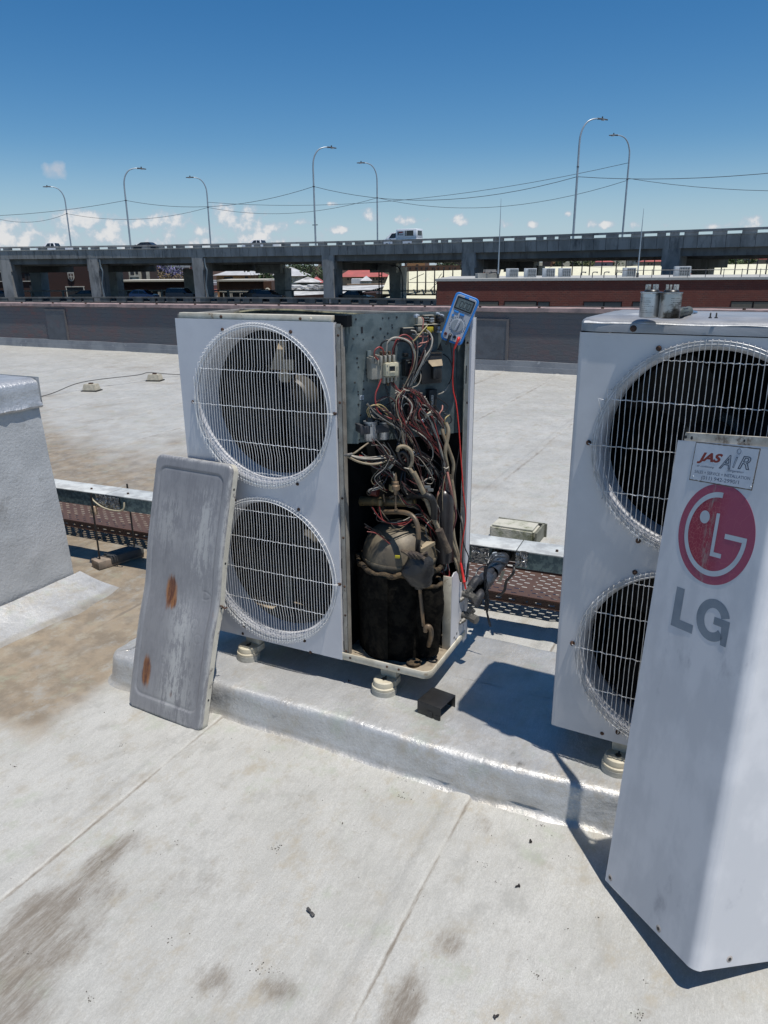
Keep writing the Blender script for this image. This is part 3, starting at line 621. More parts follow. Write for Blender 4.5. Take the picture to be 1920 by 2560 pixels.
def sheet_mb(*a, t=.003, **k):
    b = holed_sheet(*a, **k); r = bmesh.ops.extrude_face_region(b, geom=b.faces[:]); vs = [v for v in r['geom'] if isinstance(v, bmesh.types.BMVert)]
    bmesh.ops.translate(b, verts=vs, vec=(0, t, 0)); bmesh.ops.recalc_face_normals(b, faces=b.faces[:]); return b
HC = [(.333, .885), (.333, .290)]
def bellmouth(t, cx, cz, M, r=.262):
    mb = MB(); mb.lathe([(r + .004, .0005), (r, .004), (r - .007, .012), (r - .010, .022), (r - .010, .10)], (cx, 0, cz), (0, 1, 0), 72)
    # open tube: drop end caps
    mb.f = [f for f in mb.f if len(f) == 4]; mb.mi = mb.mi[:len(mb.f)]
    o = obj('bellmouth', mb, M, t, local=True, smooth=50); return o
def fan(t, cx, cz, brk, kind):
    mb = MB()
    for k in range(3):
        a0 = math.radians(90 + 120 * k + (25 if kind else -8))
        def bl(i, j):
            rr = .055 + .187 * j / 9; s = (i / 9 - .5); a = a0 + s * (1.25 - .25 * j / 9) + .35 * (j / 9) ** 2
            return (cx + rr * math.cos(a), .13 + .075 * s * (.5 + .5 * j / 9) + .004 * (1 - (2 * s) ** 2), cz + rr * math.sin(a))
        mb.grid(bl, 10, 10)
    o = obj('fan_blade', mb, FANM, t, local=True, smooth=60)
    mb = MB(); mb.lathe([(.0, .062), (.03, .063), (.05, .070), (.060, .085), (.062, .15)], (cx, 0, cz), (0, 1, 0), 28); obj('fan_hub', mb, FANM, t, local=True)
    mb = MB(); mb.lathe([(.07, .175), (.078, .185), (.078, .25), (.06, .262)], (cx, 0, cz), (0, 1, 0), 28); obj('fan_motor', mb, mat('motor_paint', (.09, .085, .075), .5, .2), t, local=True)
    mb = MB()
    for sx_ in (-.105, .105): mb.bx(cx + sx_ - .018, cx + sx_ + .018, .262, .275, cz - .295, cz + .285)
    mb.bx(cx - .12, cx + .12, .262, .278, cz - .06, cz + .06); obj('motor_bracket', mb, brk, t, local=True)
def grille(t, cx, cz, M, bent, seed, pitch=.0121, top=False):
    R = .2745; y = -.021; r_ = .0008 if bent else .00092
    rg = random.Random(seed)
    mb = MB(); n = int(2 * R / pitch); n -= (n % 2 == 0)
    for i in range(n):
        x = (i - (n - 1) / 2) * pitch; h2 = R * R - x * x
        if h2 < .0012: continue
        h = math.sqrt(h2) + .004; P = []
        zz = np.linspace(h, -h, 21 if bent else 15)
        P.append((cx + x, -.004 if abs(x) < R * .9 else y, cz + h))
        jit = rg.uniform(-.0008, .0008)
        for k, z in enumerate(zz):
            dx = jit * math.sin(z * 9)
            if bent:
                w1 = math.exp(-((x + .01) / .13) ** 2)
                dx += w1 * .0065 * (math.tanh((z - .125) / .012) * .5 - .5) * (1 if x < .11 else .3)
                dx += w1 * .010 * (.5 - .5 * math.tanh((z + .135 + .06 * x) / .014)) * (1 if x > -.12 else .2)
            else: dx += rg.uniform(-.0011, .0011) * (1 - (z / h) ** 2)
            P.append((cx + x + dx, y + .0003 * math.sin(z * 40), cz + z * (1 if k else .9985)))
        P.append((cx + x, -.004 if abs(x) < R * .9 else y, cz - h))
        if not bent and seed == 21 and i in (1, 2): P = P[:1] + [(cx + x - .008 * (3 - i), y - .006, cz + h + .004)] + P[4:]
        mb.tube(P, r_, 5)
    obj('grille_wires', mb, M, t, local=True)
    mb = MB()
    for rr, yy, rw in ((R - .006, y + .0026, .0014), (R + .0005, -.007, .0016), (R - .010, -.006, .0014)):
        mb.tube([(cx + rr * math.cos(a), yy, cz + rr * math.sin(a)) for a in np.linspace(0, 2 * math.pi, 73)[:-1]], rw, 6, closed=True)
    obj('grille_rings', mb, M, t, local=True)
    mb = MB()
    for k, zo in enumerate((.226, .122, 0, -.122, -.226)):
        h = math.sqrt(max(0, (R + (.012 if zo == 0 else -.012)) ** 2 - zo * zo)) ; 
        P = [(cx - h + 2 * h * i / 40, y + .0026 + .0012 * math.cos(i * 3.14159), cz + zo + .0011 * math.sin(i * 2.1 + k)) for i in range(41)]
        if zo == 0: P[0] = (P[0][0] - .002, -.006, P[0][2]); P[-1] = (P[-1][0] + .002, -.006, P[-1][2])
        mb.tube(P, .0013, 5)
    obj('grille_crossbars', mb, M, t, local=True)
    for a in (0, 62, 118, 180, 242, 298):
        a = math.radians(a); p = Vector((cx + (R + .011) * math.cos(a), 0, cz + (R + .011) * math.sin(a)))
        mb = MB(); mb.cyl(p, p + Vector((0, -.007, 0)), .0072, .0055, 10); mb.cyl(p + Vector((0, -.007, 0)), p + Vector((0, -.010, 0)), .004, .003, 8); obj('grille_screw', mb, RUST, t, local=True)
def foot(t, x, lab):
    mb = MB(); mb.m(FOOTG); mb.lathe([(.046, -.100), (.0455, -.080), (.0425, -.078)], (x, .010, 0), n=32, sx=1.0, sy=.95)
    mb.m(FOOTC); mb.lathe([(.0440, -.0795), (.0450, -.0765), (.0440, -.0705), (.040, -.068), (.0395, -.058), (.0375, -.050), (.033, -.047), (.010, -.0465), (.0095, -.053)], (x, .010, 0), n=32, sx=1, sy=.95)
    f = obj('mounting_foot', mb, None, t, local=True)
    mb = MB(); mb.cyl((x + .001, .012, -.050), (x + .001, .012, -.0462), .0088, n=14); mb.box((x, .028, -.0467), (.005, .02, .0016)); obj('foot_hole', mb, BLACKP, f, local=True)
    mb = MB(); mb.m(CREAM); mb.bx(x - .024, x + .036, .030, .36, -.052, -.0045, .003); mb.bx(x + .030, x + .042, .015, .06, -.075, -.05, .002); obj('foot_rail', mb, None, t, local=True)
    mb = MB(); mb.m(FOOTG); mb.lathe([(.041, -.100), (.040, -.060), (.034, -.052)], (x, .34, 0), n=20); obj('mounting_foot', mb, None, t, local=True)
def screw(t, name, p, ax=(0, -1, 0), r=.006, M=None):
    p = Vector(p); a = Vector(ax); mb = MB(); mb.m(M or RUST); mb.cyl(p, p + a * .0022, r, r * .85, 10); mb.cyl(p + a * .0022, p + a * .0038, r * .6, r * .5, 6); return obj(name, mb, None, t, local=True)
def slot(t, name, b_):
    mb = MB(); mb.m(INK); mb.bx(*b_); return obj(name, mb, None, t, local=True)
def pan(t, W_, D_, M, floor):
    mb = MB(); mb.m(M); R = .03
    ring = []
    for (cx, cy, a0) in ((R, R, 180), (W_ - R, R, 270), (W_ - R, D_ - R, 0), (R, D_ - R, 90)):
        for k in range(7): a = math.radians(a0 + 15 * k); ring.append((cx + R * math.cos(a), cy + R * math.sin(a)))
    n = len(ring); prof = [(-.004, .004), (.0, -.004), (.003, .0), (.004, .022), (.0025, .025), (-.001, .025), (-.002, .010)]
    C_ = (W_ / 2, D_ / 2); vs = []
    def off(x, y, o):
        cx = min(max(x, R), W_ - R); cy = min(max(y, R), D_ - R); d = Vector((x - cx, y - cy)); d = d.normalized() if d.length > 1e-6 else Vector((0, 0)); return (x + d.x * o, y + d.y * o)
    for x, y in ring:
        for o_, z in prof: a, b_ = off(x, y, o_); vs.append((a, b_, z + .0012 * noise.noise(Vector((x * 20, y * 20, z)))))
    k = len(prof); mb.add(vs, [(i * k + j, ((i + 1) % n) * k + j, ((i + 1) % n) * k + j + 1, i * k + j + 1) for i in range(n) for j in range(k - 1)])
    o = obj('base_pan', mb, None, t, local=True, smooth=50)
    mb = MB(); mb.m(floor); mb.add([(x * .995 + .002, y * .995 + .002, 0.011 + .001 * math.sin(i)) for i, (x, y) in enumerate(ring)], [tuple(range(n))]); mb.bx(.01, W_ - .01, .01, D_ - .01, -.004, .007); obj('pan_floor', mb, None, o, local=True)
# ------------------------------------------------------------------ second unit (closed, right)
UBM = Matrix.Translation((1.391, -.083, -.002)) @ Matrix.Rotation(-.044, 4, 'Z')
B = thing('outdoor_unit', 'closed grey white twin fan outdoor unit with capacitors on its weathered lid', 'air conditioner', M=UBM, group='twin fan outdoor units on the plinth')
Wd, Dp, Ht = .958, .37, 1.17
mb = MB(); mb.m(WHITE2); mb.bm(sheet_mb(0.012, .622, .0, Ht, HC, 0.0, corners=(.004, 0, 0, 0)))
obj('fan_panel', mb, None, B, local=True)
mb = MB(); mb.m(WHITE2)
# left side with rounded vertical edge, back, right
pts = [(.0125, .0), (.008, .0008), (.004, .003), (.0012, .007), (0, .012), (0, Dp), (Wd, Dp), (Wd, .012), (Wd - .004, .003), (Wd - .012, 0), (.627, 0), (.627, .004)]
vs = []; [vs.extend([(x, y, 0), (x, y, Ht)]) for x, y in pts]; mb.add(vs, [(2 * i, 2 * i + 2, 2 * i + 3, 2 * i + 1) for i in range(len(pts) - 1)])
obj('casing', mb, None, B, local=True, smooth=60)
mb = MB(); mb.bx(.02, .94, .30, .34, .02, 1.15); mb.bx(.622, .64, .02, .34, 0.02, 1.14); obj('heat_exchanger', mb, COIL, B, local=True)
for i, (cx, cz) in enumerate(HC):
    bellmouth(B, cx, cz, WHITE2); fan(B, cx, cz, DARK, 1); grille(B, cx, cz, WIREG, False, 21 + i, .0131)
for x in (.205, .76): foot(B, x, '')
mb = MB(); mb.bx(.03, Wd - .02, .032, Dp - .01, -.016, .0); obj('base_pan', mb, WHITE2, B, local=True)
LIDM = mat('weathered_lid_grey', (.33, .335, .345), .42, .25, (.26, .265, .275), 7, .8, .08, 160, dirt=(.62, .62, .60), dscale=8, dlo=.60, dhi=.70, stretch=(.6, 1, 2.2), rv=.1)
def lidB():
    R = .05; prof = [(.002, 1.172), (.005, 1.1725), (.005, 1.192), (.002, 1.199), (-.006, 1.204), (-.018, 1.207), (-.03, 1.2075), (-.04, 1.2105), (-.10, 1.213), (-.17, 1.214)]
    ring = []
    for (cx, cy, a0) in ((R, R, 180), (Wd - R, R, 270), (Wd - R, Dp - R, 0), (R, Dp - R, 90)):
        for k in range(9): a = math.radians(a0 + 11.25 * k); ring.append((cx, cy, math.cos(a), math.sin(a)))
    n = len(ring); vs = []
    for cx, cy, c, s in ring:
        for o, z in prof:
            rr = R + o; x, y = cx + c * max(rr, 0), cy + s * max(rr, 0)
            if rr < 0: x, y = cx + c * 0 + (Wd / 2 - cx) * min(1, -rr / (Wd / 2 - R)) * .4, cy + (Dp / 2 - cy) * min(1, -rr / (Dp / 2 - R))
            vs.append((x, y, z + .0008 * noise.noise(Vector((x * 14, y * 14, 0)))))
    k = len(prof); mb = MB(); mb.add(vs, [(i * k + j, ((i + 1) % n) * k + j, ((i + 1) % n) * k + j + 1, i * k + j + 1) for i in range(n) for j in range(k - 1)] + [tuple(i * k + k - 1 for i in range(n))])
    l = obj('lid', mb, LIDM, B, local=True, smooth=40)
    # peeling white film along the front arris
    mb = MB()
    def pf(i, j):
        x = .012 + .93 * i / 120; n1 = noise.noise(Vector((x * 9, 1, 1))); n2 = noise.noise(Vector((x * 40, j, 1)))
        return (x, -.0058 + (.004 if j > 2 else 0) + j * .0022, 1.1945 + .0022 * j * (1 - j * .12) + .0035 * n1 * (1 if j in (0, 5) else .3) + .001 * n2)
    mb.grid(pf, 121, 6); obj('peeling_film', mb, mat('peeling_white_film', (.66, .66, .65), .5, 0, (.5, .5, .49), 30, .8, .4, 80), l, local=True)
    screw(l, 'lid_screw', (.135, -.005, 1.183), r=.0085); screw(l, 'lid_screw', (.72, -.005, 1.183), r=.0085)
lidB()
for x in (.155, .5): screw(B, 'panel_screw', (x, 0, .018))
# things standing on the second unit
BT = 1.2085
def can(pix, lab, rz, soot):
    p = onz(*K8(*pix), BT + .0005)
    t = thing('capacitor', lab, 'capacitor', group='loose run capacitors', M=Matrix.Translation((p.x, p.y + .028, BT + .001)) @ Matrix.Rotation(rz, 4, 'Z') @ Matrix.Diagonal((1, 1, .90, 1)))
    mb = MB(); mb.m(CAPM if not soot else mat('scorched_can', (.40, .40, .39), .3, .85, (.10, .09, .08), 14, 1, .02, 90, dirt=(.02, .018, .015), dscale=9, dlo=.5, dhi=.6))
    mb.lathe([(.022, .0), (.0242, .001), (.0247, .003), (.0247, .062), (.0262, .0635), (.0262, .0655), (.0245, .066), (.0235, .0645), (0, .0645)], n=40); b = obj('can', mb, None, t, local=True)
    mb = MB(); mb.m(BLACKP); mb.lathe([(.0175, .0645), (.0175, .068), (.015, .0715), (0, .0715)], n=24); obj('terminal_base', mb, None, t, local=True)
    for i, (a, b_) in enumerate(((-.012, -.006), (-.005, -.008), (.005, -.008), (.012, -.004), (-.009, .008), (.009, .009))):
        mb = MB(); mb.m(mat('tinned_tab', (.55, .54, .50), .4, .5, (.3, .27, .22), 90)); mb.box((a, b_, .078), (.0055, .0009, .014), .35 * (i % 2)); mb.m(BLACKP); mb.cyl((a, b_ - .0006, .080), (a, b_ - .00055, .080), .0009, n=6); obj('tab', mb, None, t, local=True)
    # print on the can wraps round it: rows of small characters
    mb = MB(); mb.m(INK); rg = random.Random(soot)
    for row in range(8):
        z = .050 - row * .0052; a = math.radians(205 if not soot else 255); end = a + math.radians(rg.uniform(48, 85))
        while a < end:
            w = rg.uniform(.02, .05); h = rg.uniform(.0009, .0015) * (1.6 if row == 2 else 1)
            P = [(.02485 * math.cos(q), .02485 * math.sin(q)) for q in (a, a + w)]
            mb.add([(P[0][0], P[0][1], z), (P[1][0], P[1][1], z), (P[1][0], P[1][1], z + h), (P[0][0], P[0][1], z + h)], [(0, 1, 2, 3)]); a += w + rg.choice((.012, .012, .05))
    obj('print', mb, None, b, local=True)
can((700, 312), 'clean silver capacitor can standing left on the closed unit lid', 0, 0)
can((832, 318), 'scorched silver capacitor can standing right on the closed unit lid', .4, 1)
p0 = onz(*K8(900, 306), BT); p1 = onz(*K8(1050, 284), BT)
def screwdriver():
    d = (p1 - p0).normalized(); c = p0 + Vector((0, 0, .0115))
    t = thing('screwdriver', 'short dark green screwdriver lying beside the capacitors on the unit lid', 'screwdriver', tuple(c))
    n_ = Vector((0, 0, 1)); HM = mat('grey_green_rubber', (.045, .055, .05), .55, 0, (.09, .10, .09), 25)
    mb = MB(); mb.m(HM); mb.lathe([(0, 0), (.007, .001), (.0105, .006), (.0115, .016), (.0112, .040), (.0098, .052), (.0105, .060), (.0118, .066), (.0118, .073), (.010, .076), (0, .077)], c, d, 18); h = obj('handle', mb, None, t)
    x = d.cross(n_).normalized(); mb = MB(); mb.m(INK)
    for k in range(8):
        a = k * math.pi / 4; o = x * math.cos(a) + n_ * math.sin(a); mb.cyl(c + d * .014 + o * .0108, c + d * .044 + o * .0106, .0018, n=6)
    obj('grip_groove', mb, None, h)
    mb = MB(); mb.m(mat('blue_steel_shaft', (.20, .33, .48), .3, .5)); mb.cyl(c + d * .076, c + d * .135 - Vector((0, 0, .006)), .0032, n=10); obj('shaft', mb, None, t)
screwdriver()
for (q, l) in (((1120, 314), 'left of two tiny black screws standing on the unit lid'), ((1160, 314), 'right of two tiny black screws standing on the unit lid')):
    p = onz(*K8(*q), BT + .001); t = thing('screw', l, 'screw', (p.x, p.y, BT + .0018), 0, 'screws left on the unit lid')
    mb = MB(); mb.m(INK); mb.lathe([(0, 0), (.0042, 0), (.0038, .002), (.0018, .0028)], n=10); obj('head', mb, None, t, local=True)
    mb = MB(); mb.m(INK)
    mb.lathe([(.0014 + .0007 * (k % 2), .0028 + k * .0009) for k in range(10)] + [(0, .0135)], n=8); obj('thread', mb, None, t, local=True)
# ------------------------------------------------------------------ opened unit (left)
UAM = Matrix.Translation((0, 0, 0))
A = thing('outdoor_unit', 'opened white twin fan outdoor unit showing its compressor and tangled wires', 'air conditioner', M=UAM, group='twin fan outdoor units on the plinth')
mb = MB(); mb.m(WHITE); mb.bm(sheet_mb(0, .623, -.004, Ht, HC, -.0042))
mb.bx(.6218, .6228, -.004, .016, -.003, Ht - .001); mb.bx(-.0005, .001, -.004, .02, -.003, Ht - .001)
obj('fan_panel', mb, None, A, local=True)
for i, (cx, cz) in enumerate(HC):
    bellmouth(A, cx, cz, WHITE); fan(A, cx, cz, BEIGE if i else DARK, 0); grille(A, cx, cz, WIREW, True, 5 + i, .0113)  # upper motor bracket coloured dark, lower one beige so it reads as lit
for x in (.20, .782): foot(A, x, '')
pan(A, Wd, Dp, CREAM, mat('silted_pan', (.30, .25, .18), .85, 0, (.22, .18, .13), 14, .9, .3, 90, dirt=(.08, .06, .04), dscale=14, dlo=.52, dhi=.68))
mb = MB()
mb.bx(.03, .60, .315, .35, .0, 1.165); mb.bx(.006, .035, .02, .35, .0, 1.165); obj('heat_exchanger', mb, COIL, A, local=True)
mb = MB(); mb.m(DARK); mb.bx(.6145, .6175, .03, .369, .012, 1.155); obj('divider', mb, None, A, local=True)
mb = MB(); mb.m(CREAM); mb.bx(.012, .612, .004, .030, 1.166, 1.189, .002); obj('front_rail', mb, None, A, local=True)
for x, r_, M_ in ((.19, .006, RUST), (.50, .005, RUST), (.538, .0055, CREAM)): screw(A, 'rail_screw', (x, .004, 1.178), r=r_, M=M_)
mb = MB(); mb.m(FLANGE); mb.bx(.01, .955, .345, .368, 1.155, 1.186, .002); mb.bx(.0, .016, .01, .36, 1.155, 1.184, .002); obj('rear_rail', mb, None, A, local=True)
mb = MB(); mb.m(mat('mossy_foil_edge', (.20, .19, .12), .7, .2, (.06, .06, .04), 20, .9, .4, 60)); mb.tube([(.02, .31, 1.168), (.10, .335, 1.178), (.25, .343, 1.181), (.40, .34, 1.176), (.56, .33, 1.172)], [.009, .006], 6, 4); obj('foil_edge', mb, None, A, local=True)
mb = MB(); mb.m(DARK); mb.bx(.30, .60, .27, .312, 1.150, 1.166); mb.bx(.30, .60, .268, .272, 1.11, 1.166)
for k in range(5): mb.cyl((.385 + k * .032, .28, 1.160), (.385 + k * .032, .27, 1.174), .0042, .001, 6)
obj('top_bracket', mb, None, A, local=True)
mb = MB(); mb.m(DARK); mb.bx(.616, .66, .018, .05, 1.155, 1.19); obj('corner_block', mb, None, A, local=True)
mb = MB(); mb.m(FLANGE); mb.bx(.6255, .6435, .006, .009, -.002, 1.165); mb.bx(.641, .644, .006, .03, .0, 1.16)
obj('post', mb, None, A, local=True)
for z in (1.13, .92, .60, .46, .28, .17, .03): screw(A, 'post_screw', (.634, .006, z), r=.0045)
for z in (1.02, .82, .365, .05): slot(A, 'post_slot', (.6245, .6268, .0045, .006, z - .018, z + .018))
for x in (.655, .80, .845): screw(A, 'pan_screw', (x, -.004, .012), r=.0045)
for x, z in ((.02, .03), (.19, .006), (.49, -.004)): screw(A, 'panel_screw', (x, -.004, z))
TB = mat('tan_bracket_paint', (.42, .33, .22), .6, 0, (.32, .25, .17), 20)
Pb = [ony(*K5(x, y), .072 + .055 * (640 - y) / 300) for x, y in ((978, 335), (1022, 375), (1000, 500), (985, 545), (1085, 550), (1083, 640), (882, 632))]
mb = MB(); mb.m(TB); mb.add(Pb + [p + Vector((0, .004, -.002)) for p in Pb], [tuple(range(7)), tuple(range(7, 14))[::-1]] + [(i, 7 + i, 7 + (i + 1) % 7, (i + 1) % 7) for i in range(7)]); obj('motor_support', mb, None, A, smooth=None)
mb = MB(); mb.m(TB); c = ony(*K5(1000, 690), .10); mb.cyl(c, c + Vector((0, .05, -.01)), .022, n=20); obj('motor_cap', mb, None, A)
# rear right corner
mb = MB(); mb.m(DARK); mb.bx(.60, .955, .362, .366, .012, 1.165); obj('rear_panel', mb, None, A, local=True)
mb = MB(); mb.m(WHITE); mb.bx(.956, .9595, .332, .372, -.02, 1.17); mb.bx(.93, .9595, .3665, .370, -.02, 1.17); mb.bx(.953, .9605, .326, .334, .28, 1.166); mb.m(CREAM); mb.bx(.936, .9555, .330, .3325, .28, 1.15); obj('rear_post', mb, None, A, local=True)
for z, w in ((.985, .03), (.58, .022), (.30, .02)): slot(A, 'rear_post_slot', (.9415, .9445, .3285, .3305, z - w, z + w))
for x, z in ((.95, .89), (.945, 1.09)): screw(A, 'rear_post_screw', (x, .329, z), r=.004)
# white valve bracket low on the right
b = bmesh.new(); mb = MB(); mb.m(WHITE)
fr = lambda x, y, z: Vector((.954 + y, x, z))
mb.prism([(.20, -.005), (.372, -.005), (.372, .24), (.33, .235), (.29, .24), (.272, .262), (.262, .285), (.245, .302), (.222, .306), (.203, .298)], 0, .0035, fr); mb.m(CREAM); mb.bx(.925, .956, .1975, .2005, -.004, .298, .0008)
obj('valve_bracket', mb, None, A, local=True)
for y, z in ((.235, .045), (.262, .05), (.255, .03), (.335, .05), (.34, .02), (.30, .012)):
    mb = MB(); mb.m(INK); mb.cyl((.9577, y, z), (.9584, y, z), .0048, n=10); obj('bracket_hole', mb, None, A, local=True)
# ================================================================== COMPARTMENT OF THE OPENED UNIT
QO = Vector((.667, .066, 0)); QD = Vector((.263, .301, 0)).normalized(); QN = Vector((QD.y, -QD.x, 0)); QA = math.atan2(QD.y, QD.x)
def qp(x, y, d=0., K=K6): return onp(*K(x, y), QO + QN * d, QN)
def qw(s, d, z): return QO + QD * s + QN * d + Vector((0, 0, z))
def qs(P): return (P - QO).dot(QD)
def qbox(mb, x0, y0, x1, y1, d0, d1, K=K6, bev=.001):
    a, b = qp(x0, (y0 + y1) / 2, d1, K), qp(x1, (y0 + y1) / 2, d1, K); s0, s1 = qs(a), qs(b)
    t_, b_ = qp((x0 + x1) / 2, y0, d1, K).z, qp((x0 + x1) / 2, y1, d1, K).z
    mb.box(qw((s0 + s1) / 2, (d0 + d1) / 2, (t_ + b_) / 2), (abs(s1 - s0), d1 - d0, abs(t_ - b_)), QA, bev); return s0, s1, b_, t_
mb = MB(); mb.m(GALV)
mb.box(qw(.20, -.001, .985), (.40, .002, .41), QA)
mb.box(qw(.36, .004, .985), (.001, .008, .40), QA)
a, b_ = Vector((.617, .046, 0)), QO.copy(); c = (a + b_) / 2; mb.box((c.x, c.y, .983), ((b_ - a).length, .002, .412), math.atan2((b_ - a).y, (b_ - a).x))
mb.box(qw(.20, -.012, 1.1865), (.40, .022, .0016), QA)
mb.box((.62, .055, 1.1866), (.05, .03, .0016), .4)
plate = obj('control_plate', mb, None, A, smooth=20)
mb = MB(); mb.m(GALV); mb.box(qw(.18, -.075, 1.16), (.42, .0016, .054), QA); mb.box(qw(-.02, -.04, 1.16), (.0016, .07, .054), QA); obj('control_box_back', mb, None, A)
mb = MB(); mb.m(GALVD); mb.add([Vector((.9355, .325, .80)), Vector((.9355, .325, 1.15)), Vector((.93, .36, 1.15)), Vector((.93, .36, .80))], [(0, 1, 2, 3)]); obj('side_plate', mb, None, A)
for i, (x, y) in enumerate([(275, 270), (540, 258), (600, 257), (678, 250), (632, 325), (635, 352), (520, 362), (290, 420), (348, 468), (443, 447), (560, 440), (590, 407), (287, 655), (287, 700), (300, 742), (380, 770), (380, 808), (352, 880), (350, 962), (297, 985), (300, 1012), (300, 1112), (308, 1460), (690, 520), (340, 1060), (600, 500), (720, 700), (735, 860)]):
    p = qp(x, y, .0003); mb = MB(); mb.m(INK); mb.cyl(p, p + QN * .0008, .0026 if i % 3 else .0036, n=10); obj('plate_hole', mb, None, plate)
for x, y in ((250, 462), (265, 895), (322, 1215), (275, 1303)):
    p = qp(x, y, .0003) - QD * 0; mb = MB(); mb.m(INK); mb.cyl(p, p + QN * .002, .0035, .002, 8); obj('plate_rivet', mb, None, plate)
p = qp(335, 375, .0004); mb = MB(); mb.m(INK); mb.box(p, (.007, .001, .020), QA); obj('plate_slot', mb, None, plate)
mb = MB(); mb.m(SIGNLIGHT); q = qp(333, 1042, .0008); mb.box(q, (.014, .0012, .014), QA); mb.m(INK)
o_ = q + QN * .0009; mb.tube([o_ + QD * .0048 * math.cos(t) + Vector((0, 0, .0048 * math.sin(t))) for t in np.linspace(0, 6.283, 17)[:-1]], .0005, 4, closed=True); mb.box(o_, (.0008, .0006, .007), QA); mb.box(o_, (.0062, .0006, .0008), QA); mb.box(o_ - Vector((0, 0, .0018)), (.0038, .0006, .0008), QA)
obj('earth_sticker', mb, None, plate)
# contactor
mb = MB(); mb.m(GALV); qbox(mb, 393, 580, 432, 885, .001, .012); obj('contactor_base', mb, None, A)
CB, CBD = mat('cream_bakelite', (.50, .46, .33), .45, 0, (.40, .36, .25), 20), mat('grey_bakelite', (.33, .31, .26), .5, 0, (.25, .235, .195), 20)
mb = MB(); mb.m(CBD); qbox(mb, 432, 655, 540, 862, .008, .052)
for k in range(4): qbox(mb, 440 + k * 26, 640 + k * 14, 456 + k * 26, 700 + k * 10, .02, .056)
obj('auxiliary_block', mb, None, A)
mb = MB(); mb.m(CB); qbox(mb, 571, 700, 697, 832, .03, .076, bev=.002); mb.m(CBD); qbox(mb, 545, 690, 700, 850, .008, .055)
for k in range(4): qbox(mb, 520 + k * 42, 632 - k * 3, 540 + k * 42, 700 - k * 3, .01, .066); qbox(mb, 552 + k * 36, 835, 570 + k * 36, 905 - k * 8, .01, .060)
mb.m(INK); qbox(mb, 612, 735, 662, 783, .076, .0775, bev=0); mb.m(CB); qbox(mb, 610, 722, 668, 735, .076, .080); qbox(mb, 612, 783, 664, 802, .076, .079); mb.m(CBD)
for k in range(3): qbox(mb, 678, 735 + k * 14, 688, 739 + k * 14, .0762, .077, bev=0)
qbox(mb, 582, 722, 596, 730, .0762, .077, bev=0); qbox(mb, 582, 785, 594, 797, .0762, .077, bev=0)
obj('contactor', mb, None, A)
for x in (530, 568, 612, 655, 600, 645):
    mb = MB(); mb.m(mat('brass_lug', (.16, .10, .06), .5, .4)); y = 612 if x not in (600, 645) else 905; qbox(mb, x - 9, y - 25, x + 9, y + 22, .03, .042); obj('terminal_lug', mb, None, A)
mb = MB(); mb.m(INK); qbox(mb, 737, 352, 862, 425, .002, .022); mb.m(BEIGE); qbox(mb, 745, 352, 860, 360, .010, .023); obj('small_relay', mb, None, A)
# circuit board with its components
PCB = mat('dusty_circuit_board', (.055, .045, .03), .6, 0, (.10, .085, .055), 40)
mb = MB(); mb.m(PCB); s0, s1, zb, zt = qbox(mb, 868, 232, 1118, 405, .008, .011, bev=0); board = obj('circuit_board', mb, None, A)
rg = random.Random(3)
comps = [(890, 250, 935, 330, BEIGE, .018), (955, 245, 1000, 262, BEIGE, .016), (955, 275, 1010, 285, CBD, .014), (1015, 245, 1045, 310, CBD, .015), (980, 345, 1040, 400, mat('yellow_relay', (.50, .40, .03), .45), .026), (890, 345, 925, 390, CBD, .022), (1050, 330, 1080, 380, INK, .03), (1085, 340, 1110, 372, METERG, .014), (870, 228, 885, 255, SIGNLIGHT, .02), (880, 318, 1115, 325, BEIGE, .022), (940, 300, 975, 338, CBD, .012), (1010, 262, 1050, 268, SIGNLIGHT, .02), (1012, 285, 1050, 291, SIGNLIGHT, .02), (955, 228, 1050, 234, BEIGE, .018)]
for (x0, y0, x1, y1, M_, d) in comps:
    mb = MB(); mb.m(M_); qbox(mb, x0, y0, x1, y1, .011, .011 + d, bev=.0006); obj('board_component', mb, None, board)
for (x, y, r_, h, M_) in ((1082, 268, .009, .032, INK), (1068, 388, .004, .015, METERG), (1092, 392, .0035, .012, SIGNLIGHT), (905, 360, .003, .02, BRASS), (1108, 395, .003, .012, SIGNLIGHT)):
    p = qp(x, y, .011); mb = MB(); mb.m(M_); mb.cyl(p, p + QN * h, r_, n=14); obj('board_capacitor', mb, None, board)
for (x, y) in ((873, 228), (1115, 228), (1075, 212)): p = qp(x, y, .011); mb = MB(); mb.m(SIGNLIGHT); mb.cyl(p, p + QN * .018, .004, .003, 10); obj('board_standoff', mb, None, board)
# black relay column and big transformer cover
mb = MB(); mb.m(BLACKP); qbox(mb, 757, 605, 795, 640, .002, .02); qbox(mb, 765, 668, 880, 832, .002, .03); mb.m(BEIGE); qbox(mb, 775, 672, 800, 680, .03, .034); qbox(mb, 790, 695, 822, 702, .03, .034); obj('black_relay', mb, None, A)
mb = MB(); mb.m(BLACKP); qbox(mb, 925, 640, 1128, 905, .002, .045, bev=.004); qbox(mb, 990, 598, 1128, 680, .002, .04, bev=.002); qbox(mb, 1040, 725, 1132, 865, .04, .062, bev=.006)
mb.m(mat('dusty_top', (.36, .28, .18), .8, 0, (.27, .21, .14), 30))
P = [qp(975, 677, .047), qp(1125, 665, .047), qp(1133, 728, .064), qp(1030, 738, .064)]; mb.add([p + Vector((0, 0, .0006)) for p in P], [(0, 1, 2, 3)]); P = [qp(1000, 598, .012), qp(1118, 592, .012), qp(1122, 603, .042), qp(1000, 606, .042)]; mb.add(P, [(0, 1, 2, 3)])
